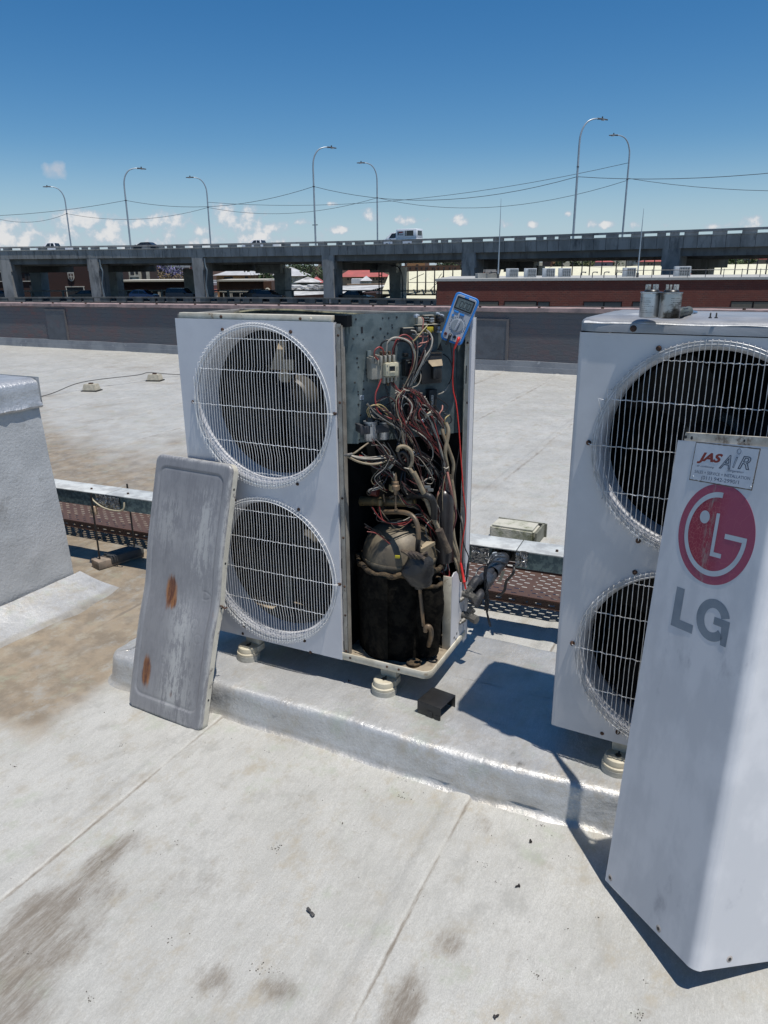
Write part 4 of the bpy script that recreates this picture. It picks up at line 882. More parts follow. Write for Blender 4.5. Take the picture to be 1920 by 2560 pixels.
mb.m(BLACKP); P = [qp(1075, 576, .005), qp(1110, 500, .005), qp(1135, 580, .005)]; mb.add(P, [(0, 1, 2)])
obj('transformer_cover', mb, None, A)
# strapped capacitors low on the plate
for (x0, x1, y0, y1) in ((352, 490, 1272, 1462), (495, 604, 1280, 1450)):
    a, b2 = qp(x0, 1370, .03), qp(x1, 1370, .03); r_ = (b2 - a).length / 2 * .9; c = (a + b2) / 2; zt, zb = qp((x0 + x1) / 2, y0, .03).z, qp((x0 + x1) / 2, y1, .03).z
    mb = MB(); mb.m(mat('dull_can', (.50, .51, .51), .32, .6, (.36, .36, .36), 14, .8)); mb.lathe([(r_ * .95, zb), (r_, zb + .002), (r_, zt - .004), (r_ * 1.06, zt - .002), (r_ * 1.06, zt), (r_ * .9, zt), (0, zt - .001)], (c.x, c.y, 0), n=28); cc = obj('run_capacitor', mb, None, A)
    mb = MB(); mb.m(INK)
    for k in range(9):
        a0 = math.radians(215 + k * 11); 
        for q in (zt - .014, zt - .009): mb.box((c.x + math.cos(a0) * (r_ + .0003), c.y + math.sin(a0) * (r_ + .0003), q), (.003, .0008, .0022 + .001 * (k % 3)), a0 + math.pi / 2)
    obj('can_print', mb, None, cc)
    mb = MB(); mb.m(BLACKP); mb.lathe([(r_ * .7, zt - .001), (r_ * .7, zt + .006), (r_ * .45, zt + .018), (0, zt + .02)], (c.x, c.y, 0), n=16); obj('terminal_boot', mb, None, cc)
mb = MB(); mb.m(BANDM); qbox(mb, 322, 1318, 604, 1398, .046, .050, bev=.001); qbox(mb, 322, 1318, 352, 1398, .002, .048, bev=.001); obj('capacitor_strap', mb, None, A)
# terminal strips
mb = MB(); mb.m(INK); qbox(mb, 780, 1000, 850, 1300, .004, .022); qbox(mb, 880, 1110, 1010, 1310, .004, .02); qbox(mb, 1000, 965, 1075, 1260, .004, .03); tb = obj('terminal_block', mb, None, A)
for (x0, x1, y0, y1, n_, d) in ((848, 876, 1112, 1300, 6, .026), (1020, 1040, 1020, 1240, 8, .034)):
    mb = MB(); mb.m(mat('pale_strip', (.42, .40, .36), .5)); qbox(mb, x0, y0, x1, y1, .02, d, bev=0); mb.m(INK)
    for k in range(n_): y = y0 + (k + .5) * (y1 - y0) / n_; qbox(mb, (x0 + x1) / 2 - 4, y - 4, (x0 + x1) / 2 + 4, y + 3, d, d + .0006, bev=0)
    obj('marker_strip', mb, None, tb)
for k in range(14):
    x, y = rg.uniform(800, 1060), rg.uniform(1010, 1290); p = qp(x, y, .036); mb = MB(); mb.m(rg.choice((BRASS, SIGNLIGHT, CBD))); mb.box(p, (.006, .004, .003), QA + rg.uniform(-.4, .4)); obj('terminal_screw', mb, None, tb)
# ---- wires
RW = .0021
def wire(col, pts, d=.035, r=RW, K=K6, name='wire', d2=None):
    n = len(pts); P = []
    for i, (x, y) in enumerate(pts):
        f = i / max(1, n - 1); dd = d + ((d2 if d2 is not None else d) - d) * f + (.012 * math.sin(f * math.pi) if d2 is None else 0)
        P.append(qp(x, y, dd, K))
    mb = MB(); mb.m(WIRES[col] if isinstance(col, str) else col); mb.tube(P, r, 7, 6); return obj(name, mb, None, A, smooth=60)
WL = [
 ('red', [(550, 640), (542, 570), (505, 545), (465, 575), (458, 622), (480, 655), (515, 690)], .05, .0026),
 ('red', [(530, 850), (500, 930), (470, 1010), (470, 1100), (500, 1190), (600, 1245), (700, 1265), (800, 1300), (900, 1370), (1000, 1460), (1090, 1580), (1140, 1680), (1165, 1740)], .05, .0027),
 ('red', [(635, 625), (650, 540), (690, 455), (760, 422), (830, 470), (862, 560), (860, 650), (830, 780), (790, 900), (760, 975)], .055, .0024),
 ('brown', [(650, 615), (668, 520), (730, 460), (800, 500), (848, 590), (845, 700), (800, 850), (765, 960)], .05, .0026),
 ('red', [(655, 640), (640, 560), (700, 470), (790, 470), (840, 560), (835, 700), (790, 860), (770, 960)], .045, .0023),
 ('white', [(575, 590), (590, 500), (650, 452), (740, 462), (815, 505), (850, 590), (857, 680), (830, 800), (780, 940)], .06, .003),
 ('black', [(520, 565), (530, 510), (585, 475), (680, 480), (790, 500), (835, 600), (830, 740)], .045, .003),
 ('yellow', [(980, 335), (930, 390), (880, 450), (845, 482), (800, 495)], .06, .0024),
 ('white', [(965, 370), (1010, 410), (1028, 480), (1012, 560), (960, 640), (920, 730), (870, 830), (800, 940)], .06, .0023),
 ('white', [(975, 380), (1025, 440), (1030, 500), (1005, 600), (945, 700), (880, 800), (812, 930)], .055, .0022),
 ('grey', [(950, 560), (960, 600), (930, 690), (880, 790), (830, 880)], .06, .0022),
 ('pink', [(925, 250), (942, 280), (935, 360), (937, 450), (925, 520), (890, 545), (870, 527), (905, 508), (970, 495), (1012, 462), (992, 440), (900, 440), (860, 455)], .05, .0021),
 ('white', [(820, 380), (860, 388), (872, 420), (860, 470)], .05, .0022), ('white', [(830, 415), (880, 420), (960, 400), (1010, 430)], .05, .0018),
 ('white', [(900, 760), (917, 830), (900, 900), (860, 935), (808, 940)], .055, .0018),
 ('black', [(1135, 612), (1190, 655), (1228, 740), (1218, 850), (1185, 925)], .03, .0022),
 ('white', [(1195, 905), (1170, 955), (1130, 995), (1080, 1012)], .03, .0021),
 ('black', [(550, 890), (590, 1000), (640, 1200), (680, 1350), (705, 1500), (740, 1600)], .05, .0028),
 ('black', [(890, 560), (925, 640), (905, 740), (850, 850), (790, 950)], .045, .0024), ('black', [(860, 520), (875, 640), (870, 760), (820, 880)], .05, .0024),
 ('brown', [(620, 890), (660, 950), (740, 1010), (795, 1060), (812, 1130), (802, 1200), (740, 1280)], .05, .0025),
 ('white', [(660, 970), (740, 1020), (800, 1072), (830, 1130), (812, 1210), (770, 1290), (742, 1370), (735, 1405)], .062, .0028),
 ('red', [(650, 900), (690, 962), (750, 1005), (800, 1080), (818, 1180), (790, 1270), (745, 1380)], .05, .0025),
 ('red', [(755, 1340), (740, 1405)], .06, .0036), 
 ('white', [(700, 985), (620, 1020), (540, 1060), (480, 1085)], .04, .0015),
 ('yellow', [(405, 1235), (385, 1170), (430, 1122), (510, 1112), (570, 1150), (630, 1230), (690, 1310)], .045, .0018), ('yellow', [(420, 1240), (400, 1150), (480, 1118), (560, 1190), (620, 1240)], .05, .0016),
 ('brown', [(480, 1090), (560, 1035), (640, 1060), (680, 1130), (700, 1250)], .045, .002), ('brown', [(540, 1150), (600, 1200), (650, 1300), (690, 1400)], .045, .002),
 ('black', [(520, 1230), (560, 1140), (640, 1080), (740, 1040)], .04, .0024), ('grey', [(700, 1000), (660, 1090), (660, 1180), (700, 1290), (740, 1400)], .045, .002), ('grey', [(720, 1000), (690, 1080), (700, 1190), (730, 1300)], .04, .002),
 ('white', [(715, 1230), (745, 1120), (790, 1105), (840, 1160)], .05, .0016), ('black', [(700, 1240), (700, 1130), (760, 1070), (860, 1080), (900, 1140)], .05, .0028),
 ('white', [(920, 1110), (980, 1132), (1020, 1170), (992, 1222), (930, 1272), (860, 1255), (810, 1242)], .05, .0023),
 ('red', [(910, 1155), (970, 1182), (1020, 1230), (1052, 1300), (1080, 1400), (1110, 1520), (1130, 1620), (1150, 1720)], .05, .0024),
 ('grey', [(960, 1190), (1050, 1240), (1100, 1290), (1135, 1345)], .05, .002), ('pink', [(1130, 1120), (1128, 1160), (1100, 1210), (1130, 1260), (1160, 1300)], .05, .0024),
 ('yellow', [(1200, 1215), (1165, 1240), (1152, 1280), (1162, 1320)], .055, .0022), ('black', [(1070, 1040), (1150, 1090), (1182, 1130), (1150, 1180), (1095, 1170), (1060, 1120)], .04, .0022),
 ('black', [(1140, 1200), (1205, 1225), (1218, 1275), (1190, 1302), (1160, 1310)], .05, .0022), ('yellow', [(800, 1010), (860, 1000), (920, 1050), (975, 1100)], .045, .0014), ('white', [(820, 1060), (880, 1040), (925, 1060), (960, 1030)], .045, .0016),
 ('white', [(810, 1000), (850, 990), (930, 1000)], .04, .0014), ('red', [(830, 1090), (900, 1080), (955, 1110)], .045, .0016), ('pink', [(700, 1280), (790, 1280), (850, 1310)], .05, .002),
 ('white', [(790, 1310), (830, 1350), (900, 1395), (960, 1440), (1010, 1500), (1035, 1560), (1030, 1640), (990, 1700), (930, 1716), (868, 1690)], .055, .0022),
 ('brown', [(800, 1300), (880, 1390), (960, 1470), (1040, 1560), (1110, 1640), (1150, 1700)], .05, .0026),
 ('pink', [(860, 1262), (920, 1292), (980, 1342), (1040, 1352)], .05, .002),
 ('tan', [(400, 1490), (330, 1540), (270, 1585), (215, 1615)], .05, .003),
 ('white', [(195, 1608), (280, 1625), (400, 1635), (540, 1622), (665, 1625)], .055, .0026), ('white', [(215, 1612), (300, 1638), (430, 1650), (560, 1640), (680, 1650)], .06, .0024),
 ('tan', [(190, 1620), (280, 1668), (380, 1695), (480, 1698), (580, 1668), (680, 1650)], .06, .0038), ('grey', [(230, 1640), (330, 1685), (450, 1690), (560, 1660), (680, 1640)], .05, .003),
 ('black', [(200, 1625), (320, 1655), (450, 1665), (600, 1650), (690, 1660)], .05, .003), ('grey', [(170, 1612), (200, 1606), (235, 1600)], .055, .0045),
 ('black', [(700, 1480), (690, 1560), (720, 1660), (790, 1720)], .06, .007), ('tan', [(685, 1570), (705, 1532), (760, 1528), (815, 1570), (832, 1640), (820, 1710), (790, 1745)], .075, .0068), ('black', [(700, 1600), (740, 1580), (790, 1640), (790, 1730)], .07, .007),
 ('grey', [(735, 1410), (742, 1470), (755, 1530), (790, 1620)], .06, .006), ('tan', [(700, 1440), (720, 1530), (760, 1640)], .055, .0028), ('white', [(660, 1400), (700, 1490), (750, 1600)], .05, .0018), ('brown', [(770, 1410), (790, 1470), (800, 1530)], .055, .0022), ('black', [(660, 1350), (690, 1450), (720, 1540)], .055, .003), ('grey', [(750, 1410), (775, 1480), (790, 1560)], .05, .0018),
 ('white', [(662, 1625), (655, 1680), (640, 1715)], .06, .002), ('black', [(615, 1745), (580, 1830), (545, 1900), (470, 1935), (405, 1948)], .05, .0026), ('grey', [(615, 1750), (570, 1850), (520, 1920), (430, 1945), (400, 1965), (420, 1990)], .05, .0022),
 ('white', [(640, 1775), (655, 1815), (666, 1860)], .06, .0022), ('white', [(735, 1890), (770, 1960), (780, 2010)], .05, .0018), ('black', [(740, 1760), (720, 1850), (730, 1950), (780, 2010)], .05, .004), ('black', [(760, 1760), (760, 1860), (800, 1960)], .05, .004), ('black', [(800, 1760), (850, 1870), (880, 1990)], .05, .005),
 ('tan', [(805, 1745), (860, 1820), (930, 1960), (965, 2060)], .085, .0062),
 ('black', [(940, 1930), (985, 1850), (1040, 1850), (1050, 1900)], .05, .002), ('white', [(925, 1940), (945, 1870), (1000, 1845), (1040, 1870)], .05, .0016),
]
for c_, P, d, r in WL: wire(c_, P, d, r)
WL7 = [('tan', [(740, 0), (770, 60), (830, 190), (870, 290), (920, 420), (970, 530), (1010, 620), (1045, 690)], .10, .0085), ('pink', [(1010, 0), (1000, 60), (960, 160), (945, 230), (950, 380), (1000, 560), (1030, 690)], .06, .0026),
 ('pink', [(1030, 0), (1055, 120), (1075, 230)], .08, .0045), ('brown', [(1075, 230), (1105, 350), (1100, 430), (1050, 600), (1038, 660)], .07, .0028), ('red', [(880, 700), (905, 740), (910, 790), (960, 850), (1030, 905), (1048, 880), (1020, 760)], .07, .0026),
 ('white', [(900, 690), (880, 675), (874, 730), (890, 800), (945, 860), (990, 860), (1020, 830), (1020, 770)], .07, .0026), ('pink', [(1010, 740), (1000, 850), (990, 1000), (1002, 1200), (998, 1330), (970, 1415), (930, 1440)], .05, .0026),
 ('red', [(1020, 900), (1008, 1000), (1002, 1120), (1012, 1240), (1005, 1350), (975, 1410)], .05, .0024), ('white', [(1030, 760), (1045, 870), (1010, 980), (1010, 1120)], .055, .0024), ('black', [(830, 120), (860, 60), (910, 60), (925, 110), (900, 160)], .06, .002), ('white', [(805, 130), (830, 80), (880, 50), (920, 65)], .06, .0018),
 ('white', [(640, 100), (660, 150), (690, 200)], .05, .002), ('white', [(560, 0), (570, 40), (582, 75)], .05, .0026), ('black', [(500, 60), (440, 90), (370, 160), (365, 190)], .05, .0024), ('white', [(360, 165), (420, 150), (470, 130)], .055, .0016),
 ('white', [(1145, 350), (1160, 430), (1170, 520)], .06, .0016), ('grey', [(870, 830), (860, 900), (880, 950), (860, 1000)], .09, .0035), ('grey', [(855, 840), (850, 920), (870, 970)], .085, .003)]
for c_, P, d, r in WL7: wire(c_, P, d, r, K7)
for c_, P, r in (('tan', [(1160, 1290), (1188, 1370), (1172, 1480), (1155, 1600), (1172, 1700), (1185, 1790)], .0072), ('tan', [(1128, 1350), (1142, 1420), (1195, 1560), (1238, 1700), (1222, 1850), (1226, 2010)], .0062)): wire(c_, P, .055, r, K6, 'sheathed_cable')
for c_, P, r in (('tan', [(1058, 20), (1085, 180), (1095, 300), (1078, 420), (1085, 560), (1118, 700), (1145, 830), (1165, 960)], .0068), ('tan', [(1040, 460), (1075, 600), (1115, 740), (1150, 900)], .006), ('tan', [(1085, 690), (1105, 790), (1140, 930)], .006)): wire(c_, P, .06, r, K7, 'sheathed_cable')
def stub(name, M_, a, b2, d, r, K=K6, r2=None):
    mb = MB(); mb.m(M_); mb.cyl(qp(*a, d, K), qp(*b2, d, K), r, r2, 12); return obj(name, mb, None, A)
stub('wire_connector', BEIGE, (650, 1685), (600, 1742), .065, .006); stub('wire_connector', SIGNLIGHT, (830, 1590), (862, 1600), .065, .0065); stub('wire_connector', SIGNLIGHT, (862, 1600), (912, 1598), .065, .004)
stub('wire_connector', SIGNLIGHT, (960, 1240), (930, 1280), .06, .0055); stub('wire_connector', BEIGE, (1020, 1185), (965, 1235), .06, .006); stub('wire_connector', CBD, (985, 1720), (1018, 1800), .05, .010)
stub('wire_connector', CBD, (1005, 1500), (1035, 1555), .06, .004); stub('wire_connector', mat('grey_sheath', (.14, .14, .13), .6), (735, 1400), (742, 1480), .058, .009)
for x0, y0, x1, y1 in ((745, 965, 800, 975), (750, 1740, 830, 1755), (1145, 1738, 1190, 1728)): wire('white', [(x0, y0 - 5), ((x0 + x1) / 2, y0 + 6), (x1, y1)], .075, .0022, name='cable_tie')
mb = MB(); mb.m(mat('yellow_plug', (.36, .29, .16), .5)); qbox(mb, 632, 1915, 698, 1975, .04, .068, bev=.002); qbox(mb, 645, 1870, 682, 1920, .045, .062, bev=.002); obj('valve_coil_plug', mb, None, A)
# ---- refrigerant side
def pt7(x, y, yy): return ony(*K7(x, y), yy)
CX, CY = .765, .178
mb = MB(); mb.m(DUST); mb.lathe([(.128, .30), (.131, .33), (.132, .36), (.131, .38), (.126, .405), (.114, .432), (.094, .455), (.066, .472), (.034, .481), (0, .484)], (CX, CY, 0), n=48); comp = obj('compressor', mb, None, A, smooth=60)
mb = MB(); mb.m(DUST); mb.lathe([(.134, .352), (.1355, .356), (.1355, .362), (.134, .366)], (CX, CY, 0), n=48); obj('weld_seam', mb, None, comp)
mb = MB(); mb.m(FELT)
def jk(i, j):
    a = 2 * math.pi * i / 72; z = .012 + .325 * j / 24; n = noise.noise(Vector((math.cos(a) * 2.2, math.sin(a) * 2.2, z * 4))); n2 = noise.noise(Vector((math.cos(a) * 9, math.sin(a) * 9, z * 22)))
    top = 1 if j > 22 else 0; r = .150 + .010 * n + .004 * n2 - (.003 if j < 2 else 0)
    if j == 24: z += .018 * noise.noise(Vector((math.cos(a) * 3, math.sin(a) * 3, 9))) - .012 * math.cos(a)
    return (CX + r * math.cos(a), CY + r * math.sin(a), z)
mb.grid(jk, 72, 25, True); jacket = obj('felt_jacket', mb, None, comp, smooth=80)
mb = MB(); mb.m(FELTB)
def jt(i, j):
    a = 2 * math.pi * i / 72; z = .337 + .018 * noise.noise(Vector((math.cos(a) * 3, math.sin(a) * 3, 9))) - .012 * math.cos(a); n2 = noise.noise(Vector((math.cos(a) * 14, math.sin(a) * 14, j * 3)))
    r = (.152, .156, .154, .146, .140, .139)[j] + .004 * n2; return (CX + r * math.cos(a), CY + r * math.sin(a), z + (-.008, .0, .008, .011, .006, -.012)[j] + .003 * n2)
mb.grid(jt, 72, 6, True); obj('jacket_edge', mb, None, jacket, smooth=80)
# front seam flap and sagging lagging
mb = MB(); mb.m(FELT)
def flap(i, j):
    a = math.radians(-106 + 26 * i / 8); z = .335 - .31 * j / 16; r = .163 + .006 * noise.noise(Vector((i, j * .4, 0))); return (CX + r * math.cos(a), CY + r * math.sin(a), z)
mb.grid(flap, 9, 17); obj('jacket_flap', mb, None, jacket, smooth=80)
bagM = mat('black_wrap', (.012, .012, .013), .42, 0, (.02, .02, .02), 12, .6, .5, 40)
mb = MB(); mb.m(bagM); c = pt7(780, 850, .03)
def bag(i, j):
    a = 2 * math.pi * i / 28; t_ = j / 16; r = (.030 + .022 * math.sin(t_ * 3.0 + .2)) * (1 + .16 * noise.noise(Vector((math.cos(a) * 2, math.sin(a) * 2, t_ * 5)))); r *= (1 if t_ < .92 else .5)
    return (c.x + r * math.cos(a) + .006 * math.sin(t_ * 9), c.y + r * math.sin(a) * .8, c.z + .055 - .12 * t_)
mb.grid(bag, 28, 17, True); mb.add([bag(i, 16) for i in range(28)], [tuple(range(28))]); mb.add([bag(i, 0) for i in range(28)], [tuple(range(28))]); obj('wrapped_valve', mb, None, A, smooth=60)
mb = MB(); mb.m(mat('torn_brown_wrap', (.10, .075, .05), .8, 0, (.04, .03, .025), 30, .9, .5, 60))
for k in range(4): a, b2 = pt7(640 + 35 * k, 680 + 6 * k, .01), pt7(730 + 35 * k, 740 + 4 * k, .0); mb.tube([a, (a + b2) / 2 + Vector((0, -.006, .006)), b2], .0065, 6, 4)
a, b2 = pt7(660, 690, .02), pt7(860, 700, .03); mb.tube([a, (a + b2) / 2 + Vector((0, -.005, -.012)), b2], .007, 6, 5)
obj('torn_wrap', mb, None, A)
mb = MB(); mb.m(mat('yellow_tag_paint', (.50, .42, .02), .5)); c = pt7(600, 733, .03); mb.box(c, (.017, .003, .011), .3, .001); obj('yellow_tag', mb, None, A)
mb = MB(); mb.m(mat('tan_cover', (.36, .29, .19), .7, 0, (.28, .22, .14), 25)); P = [pt7(800, 640, .055), pt7(850, 598, .10), pt7(925, 602, .10), pt7(805, 668, .05)]; mb.add(P + [p + Vector((0, .002, -.012)) for p in P], [(0, 1, 2, 3), (7, 6, 5, 4), (0, 3, 7, 4), (3, 2, 6, 7)]); mb.m(INK); p = pt7(808, 640, .049); mb.cyl(p, p + Vector((0, -.001, 0)), .0025, n=8); obj('terminal_cover', mb, None, A)
def pipe(name, M_, pts, r, sm=8): mb = MB(); mb.m(M_); mb.tube(pts, r, 14, sm); return obj(name, mb, None, A, smooth=60)
pipe('discharge_pipe', COPPER, [pt7(475, 225, .20), pt7(478, 262, .18), pt7(452, 305, .14), pt7(452, 330, .12), pt7(500, 345, .10), pt7(610, 345, .07), pt7(690, 358, .05), pt7(745, 398, .04), pt7(775, 470, .035), pt7(782, 560, .035), pt7(775, 640, .04), pt7(776, 700, .05)], .0080)
mb = MB(); mb.m(COPPER); mb.m(BLACKP); mb.tube([pt7(783, 575, .035), pt7(776, 640, .04), pt7(776, 700, .05)], .0088, 12, 4); obj('pipe_sleeve', mb, None, A)
pipe('sensing_pipe', COPPER, [pt7(585, 205, .06), pt7(585, 265, .06), pt7(586, 325, .066)], .0036); 
mb = MB(); mb.m(COPPER); p = pt7(586, 325, .064); mb.cyl(p - Vector((0, 0, .003)), p + Vector((0, 0, .003)), .006, n=12); obj('pipe_collar', mb, None, A)
a, b2 = pt7(285, 250, .17), pt7(745, 262, .17); pipe('receiver_tube', BRASS, [a, a + (b2 - a) * .5, b2], .0165, 2)
for e in (a + (b2 - a).normalized() * .004, b2 - (b2 - a).normalized() * .004): mb = MB(); mb.m(BRASS); mb.cyl(e - (b2 - a).normalized() * .005, e + (b2 - a).normalized() * .005, .0185, n=18); obj('receiver_collar', mb, None, A)
p = pt7(452, 262, .13); mb = MB(); mb.m(mat('ochre_bulb', (.26, .18, .08), .5)); mb.lathe([(0, -.014), (.008, -.011), (.010, 0), (.007, .009), (0, .012)], p, n=16); obj('valve_bulb', mb, None, A)
p = pt7(585, 110, .05); mb = MB(); mb.m(COPPER); mb.lathe([(.003, -.035), (.006, -.033), (.006, -.018), (.013, -.016), (.013, -.002), (.010, .0), (.010, .010), (.005, .012), (.004, .028), (.0015, .04)], p, n=14); obj('pressure_switch', mb, None, A)
p = pt7(405, 175, .12); mb = MB(); mb.m(mat('dark_red_coil', (.12, .025, .02), .5)); mb.cyl(p - Vector((.014, 0, 0)), p + Vector((.012, 0, 0)), .014, n=14); mb.m(COPPER); mb.tube([p + Vector((-.022, -.004, .008)), p + Vector((-.028, -.006, -.004)), p + Vector((-.016, -.008, -.012))], .002, 6, 5); obj('solenoid_coil', mb, None, A)
for k, (x, y) in enumerate(((545, 215), (620, 205), (700, 205))): stub('pipe_joint', COPPER, (x - 12, y + 6), (x + 22, y - 8), .05, .005, K7)
stub('pipe_joint', COPPER, (480, 190), (490, 260), .03, .003, K7)
pipe('suction_pipe', bagM, [pt7(690, 215, .16), pt7(760, 200, .15), pt7(840, 200, .14), pt7(890, 225, .14), pt7(915, 290, .15), pt7(915, 400, .16)], .012)
mb = MB(); mb.m(mat('black_tank', (.018, .017, .018), .32, .1, (.035, .03, .03), 8)); c = pt7(1000, 400, .24); mb.lathe([(.032, -.16), (.034, -.14), (.034, .06), (.030, .085), (.020, .100), (.008, .107), (.006, .12), (0, .12)], c, n=28); obj('accumulator', mb, None, A, smooth=50)
for q in ((860, 130), (885, 155)): p = pt7(*q, .12); mb = MB(); mb.m(mat('dull_steel', (.22, .22, .21), .4, .6)); mb.box(p, (.02, .006, .011), .3, .002); obj('pipe_clip', mb, None, A)
pipe('lagged_pipe', mat('brown_lagging', (.11, .085, .06), .9, 0, (.06, .045, .035), 25, .8, .5, 60), [pt7(960, 500, .12), pt7(1000, 600, .13), pt7(1040, 690, .14)], .0135)
pipe('liquid_pipe', COPPER, [pt7(790, 985, .05), pt7(800, 1080, .05), pt7(812, 1200, .05), pt7(825, 1330, .055)], .0060)
pipe('elbow_pipe', COPPER, [pt7(842, 1375, .045), pt7(845, 1345, .04), pt7(868, 1335, .04), pt7(888, 1360, .05), pt7(890, 1420, .07), pt7(870, 1500, .09)], .0085)
mb = MB(); mb.m(FELT); c = pt7(890, 1180, .12)
def lag(i, j):
    a = 2 * math.pi * i / 24; t_ = j / 14; n = noise.noise(Vector((math.cos(a) * 3, math.sin(a) * 3, t_ * 6))); r = (.045 + .008 * math.sin(t_ * 5)) * (1 + .18 * n); return (c.x - .01 + r * math.cos(a), c.y + r * math.sin(a), .30 - .27 * t_ + .02 * n)
mb.grid(lag, 24, 15, True); mb.m(FELTB); mb.tube([Vector(lag(i, 0)) for i in range(0, 25)], .007, 6); obj('felt_lagging', mb, None, A, smooth=70)
mb = MB(); mb.m(FELTB); p = pt7(740, 1640, .05); mb.lathe([(.024, 0), (.026, .004), (.026, .010), (.022, .013), (.018, .010)], (p.x, p.y, .012), n=24); obj('pan_grommet', mb, None, A)
mb = MB(); mb.m(INK); c = pt7(915, 1545, .10); mb.tube([(c.x + .016 * math.cos(t) - .003, c.y + .012 * math.sin(t), .016) for t in np.linspace(.4, 6.0, 14)], .0025, 6, 2); obj('fallen_grommet', mb, None, A)
mb = MB(); mb.m(GALV); P = [pt7(335, 90, .30), pt7(375, 95, .30), pt7(400, 400, .30), pt7(360, 400, .30)]; mb.add(P, [(0, 1, 2, 3)]); obj('narrow_back_plate', mb, None, A)  # narrow upright strip in the galvanised colour

# the rest of the tangle: thin wires following the looms, each its own way
rg = random.Random(8); TG = MB()
def twire(col, pts, d, r, K=K6):
    n = len(pts); TG.m(WIRES[col]); TG.tube([qp(x, y, d + .012 * math.sin(i / (n - 1) * math.pi), K) for i, (x, y) in enumerate(pts)], r, 6, 5)
PATHS = [([(760, 960), (700, 1060), (690, 1180), (740, 1300), (745, 1420), (770, 1560), (800, 1700)], 14, 26), ([(860, 1060), (900, 1160), (980, 1260), (1060, 1400), (1110, 1560), (1150, 1720), (1165, 1880), (1185, 2040)], 14, 26), ([(820, 1000), (880, 1100), (850, 1220), (900, 1330), (990, 1420), (1050, 1540)], 14, 40), ([(800, 1740), (850, 1850), (900, 1960), (960, 2040)], 8, 24), ([(840, 480), (870, 600), (860, 740), (800, 880), (765, 960)], 9, 20), ([(1000, 400), (1010, 500), (960, 640), (900, 760), (820, 900)], 6, 24), ([(760, 960), (900, 1010), (1010, 1100), (1080, 1200), (1120, 1320)], 9, 36), ([(500, 1150), (620, 1220), (700, 1330), (800, 1420), (880, 1560), (900, 1700)], 8, 36), ([(760, 1500), (860, 1560), (960, 1640), (1050, 1750), (1120, 1880)], 9, 40), ([(700, 1650), (800, 1600), (900, 1660), (960, 1780), (900, 1880), (820, 1820)], 8, 44)]
for P, n, j in PATHS:
    for k in range(n):
        ox, oy = rg.gauss(0, j * .7), rg.gauss(0, j * .4); Q = [(x + ox + rg.gauss(0, j * .45), y + oy + rg.gauss(0, j * .45)) for x, y in P]
        twire(rg.choice(('brown', 'black', 'black', 'black', 'black', 'red', 'tan', 'grey', 'brown', 'brown', 'brown', 'white')), Q, rg.uniform(.03, .075), rg.uniform(.0010, .0019))
PL = [([(430, 1480), (520, 1560), (600, 1640), (680, 1690), (760, 1740)], 7, 40), ([(400, 1120), (480, 1200), (600, 1260), (690, 1360), (720, 1480)], 8, 30), ([(560, 1500), (620, 1620), (560, 1760), (480, 1860), (560, 1960)], 6, 44), ([(330, 1620), (450, 1700), (560, 1760), (640, 1820), (700, 1930)], 6, 34)]
for P, n, j in PL:
    for k in range(n):
        Q = [(x + rg.gauss(0, j * .6), y + rg.gauss(0, j * .6)) for x, y in P]; twire(rg.choice(('brown', 'black', 'black', 'grey', 'white', 'tan', 'red')), Q, rg.uniform(.03, .07), rg.uniform(.0012, .0022))
P7 = [([(430, 330), (500, 420), (640, 440), (780, 400), (900, 470)], 6, 40), ([(330, 480), (420, 520), (560, 640), (700, 700), (830, 690)], 4, 30), ([(1000, 0), (985, 120), (975, 260), (1000, 400), (1015, 560), (1035, 700)], 10, 20), ([(880, 720), (900, 800), (960, 850), (1020, 830), (1010, 960), (1000, 1120)], 8, 22), ([(640, 90), (690, 150), (780, 190), (850, 150)], 7, 26), ([(800, 60), (860, 200), (930, 330), (960, 480), (1020, 620), (1060, 760)], 10, 30), ([(560, 120), (660, 260), (760, 300), (860, 420), (930, 560)], 5, 30), ([(930, 380), (880, 470), (900, 600), (960, 700), (940, 800)], 6, 30)]
for P, n, j in P7:
    for k in range(n):
        Q = [(x + rg.gauss(0, j * .6), y + rg.gauss(0, j * .5)) for x, y in P]; twire(rg.choice(('brown', 'black', 'black', 'red', 'white', 'tan', 'black')), Q, rg.uniform(.05, .085), rg.uniform(.0011, .0019), K7)
obj('wire_tangle', TG, None, A, kind='stuff', smooth=60)
# ================================================================== LOOSE PANELS, METER, PIPES, SMALL THINGS
def glyphs(txt, x0, x1, z0, z1, bold=0., shear=0., outline=0., keep=False, fit=True):
    """text as flat faces fitted to a box; returns (verts (x,z), faces)"""
    cu = bpy.data.curves.new('t', 'FONT'); cu.body = txt; cu.offset = bold; cu.shear = shear; cu.resolution_u = 4
    if outline: cu.fill_mode = 'NONE'; cu.bevel_depth = outline; cu.bevel_resolution = 0
    o = bpy.data.objects.new('t', cu); COL.objects.link(o); dg = bpy.context.evaluated_depsgraph_get(); dg.update()
    me = bpy.data.meshes.new_from_object(o.evaluated_get(dg)); vs = [tuple(v.co) for v in me.vertices]; fs = [tuple(p.vertices) for p in me.polygons]
    bpy.data.objects.remove(o); bpy.data.curves.remove(cu); bpy.data.meshes.remove(me)
    ax, bx_, ay, by = min(v[0] for v in vs), max(v[0] for v in vs), min(v[1] for v in vs), max(v[1] for v in vs)
    k = (x1 - x0) / (bx_ - ax); kz = (z1 - z0) / (by - ay)
    return [(x0 + (v[0] - ax) * k, z0 + (v[1] - ay) * kz, v[2] * k) for v in vs], fs
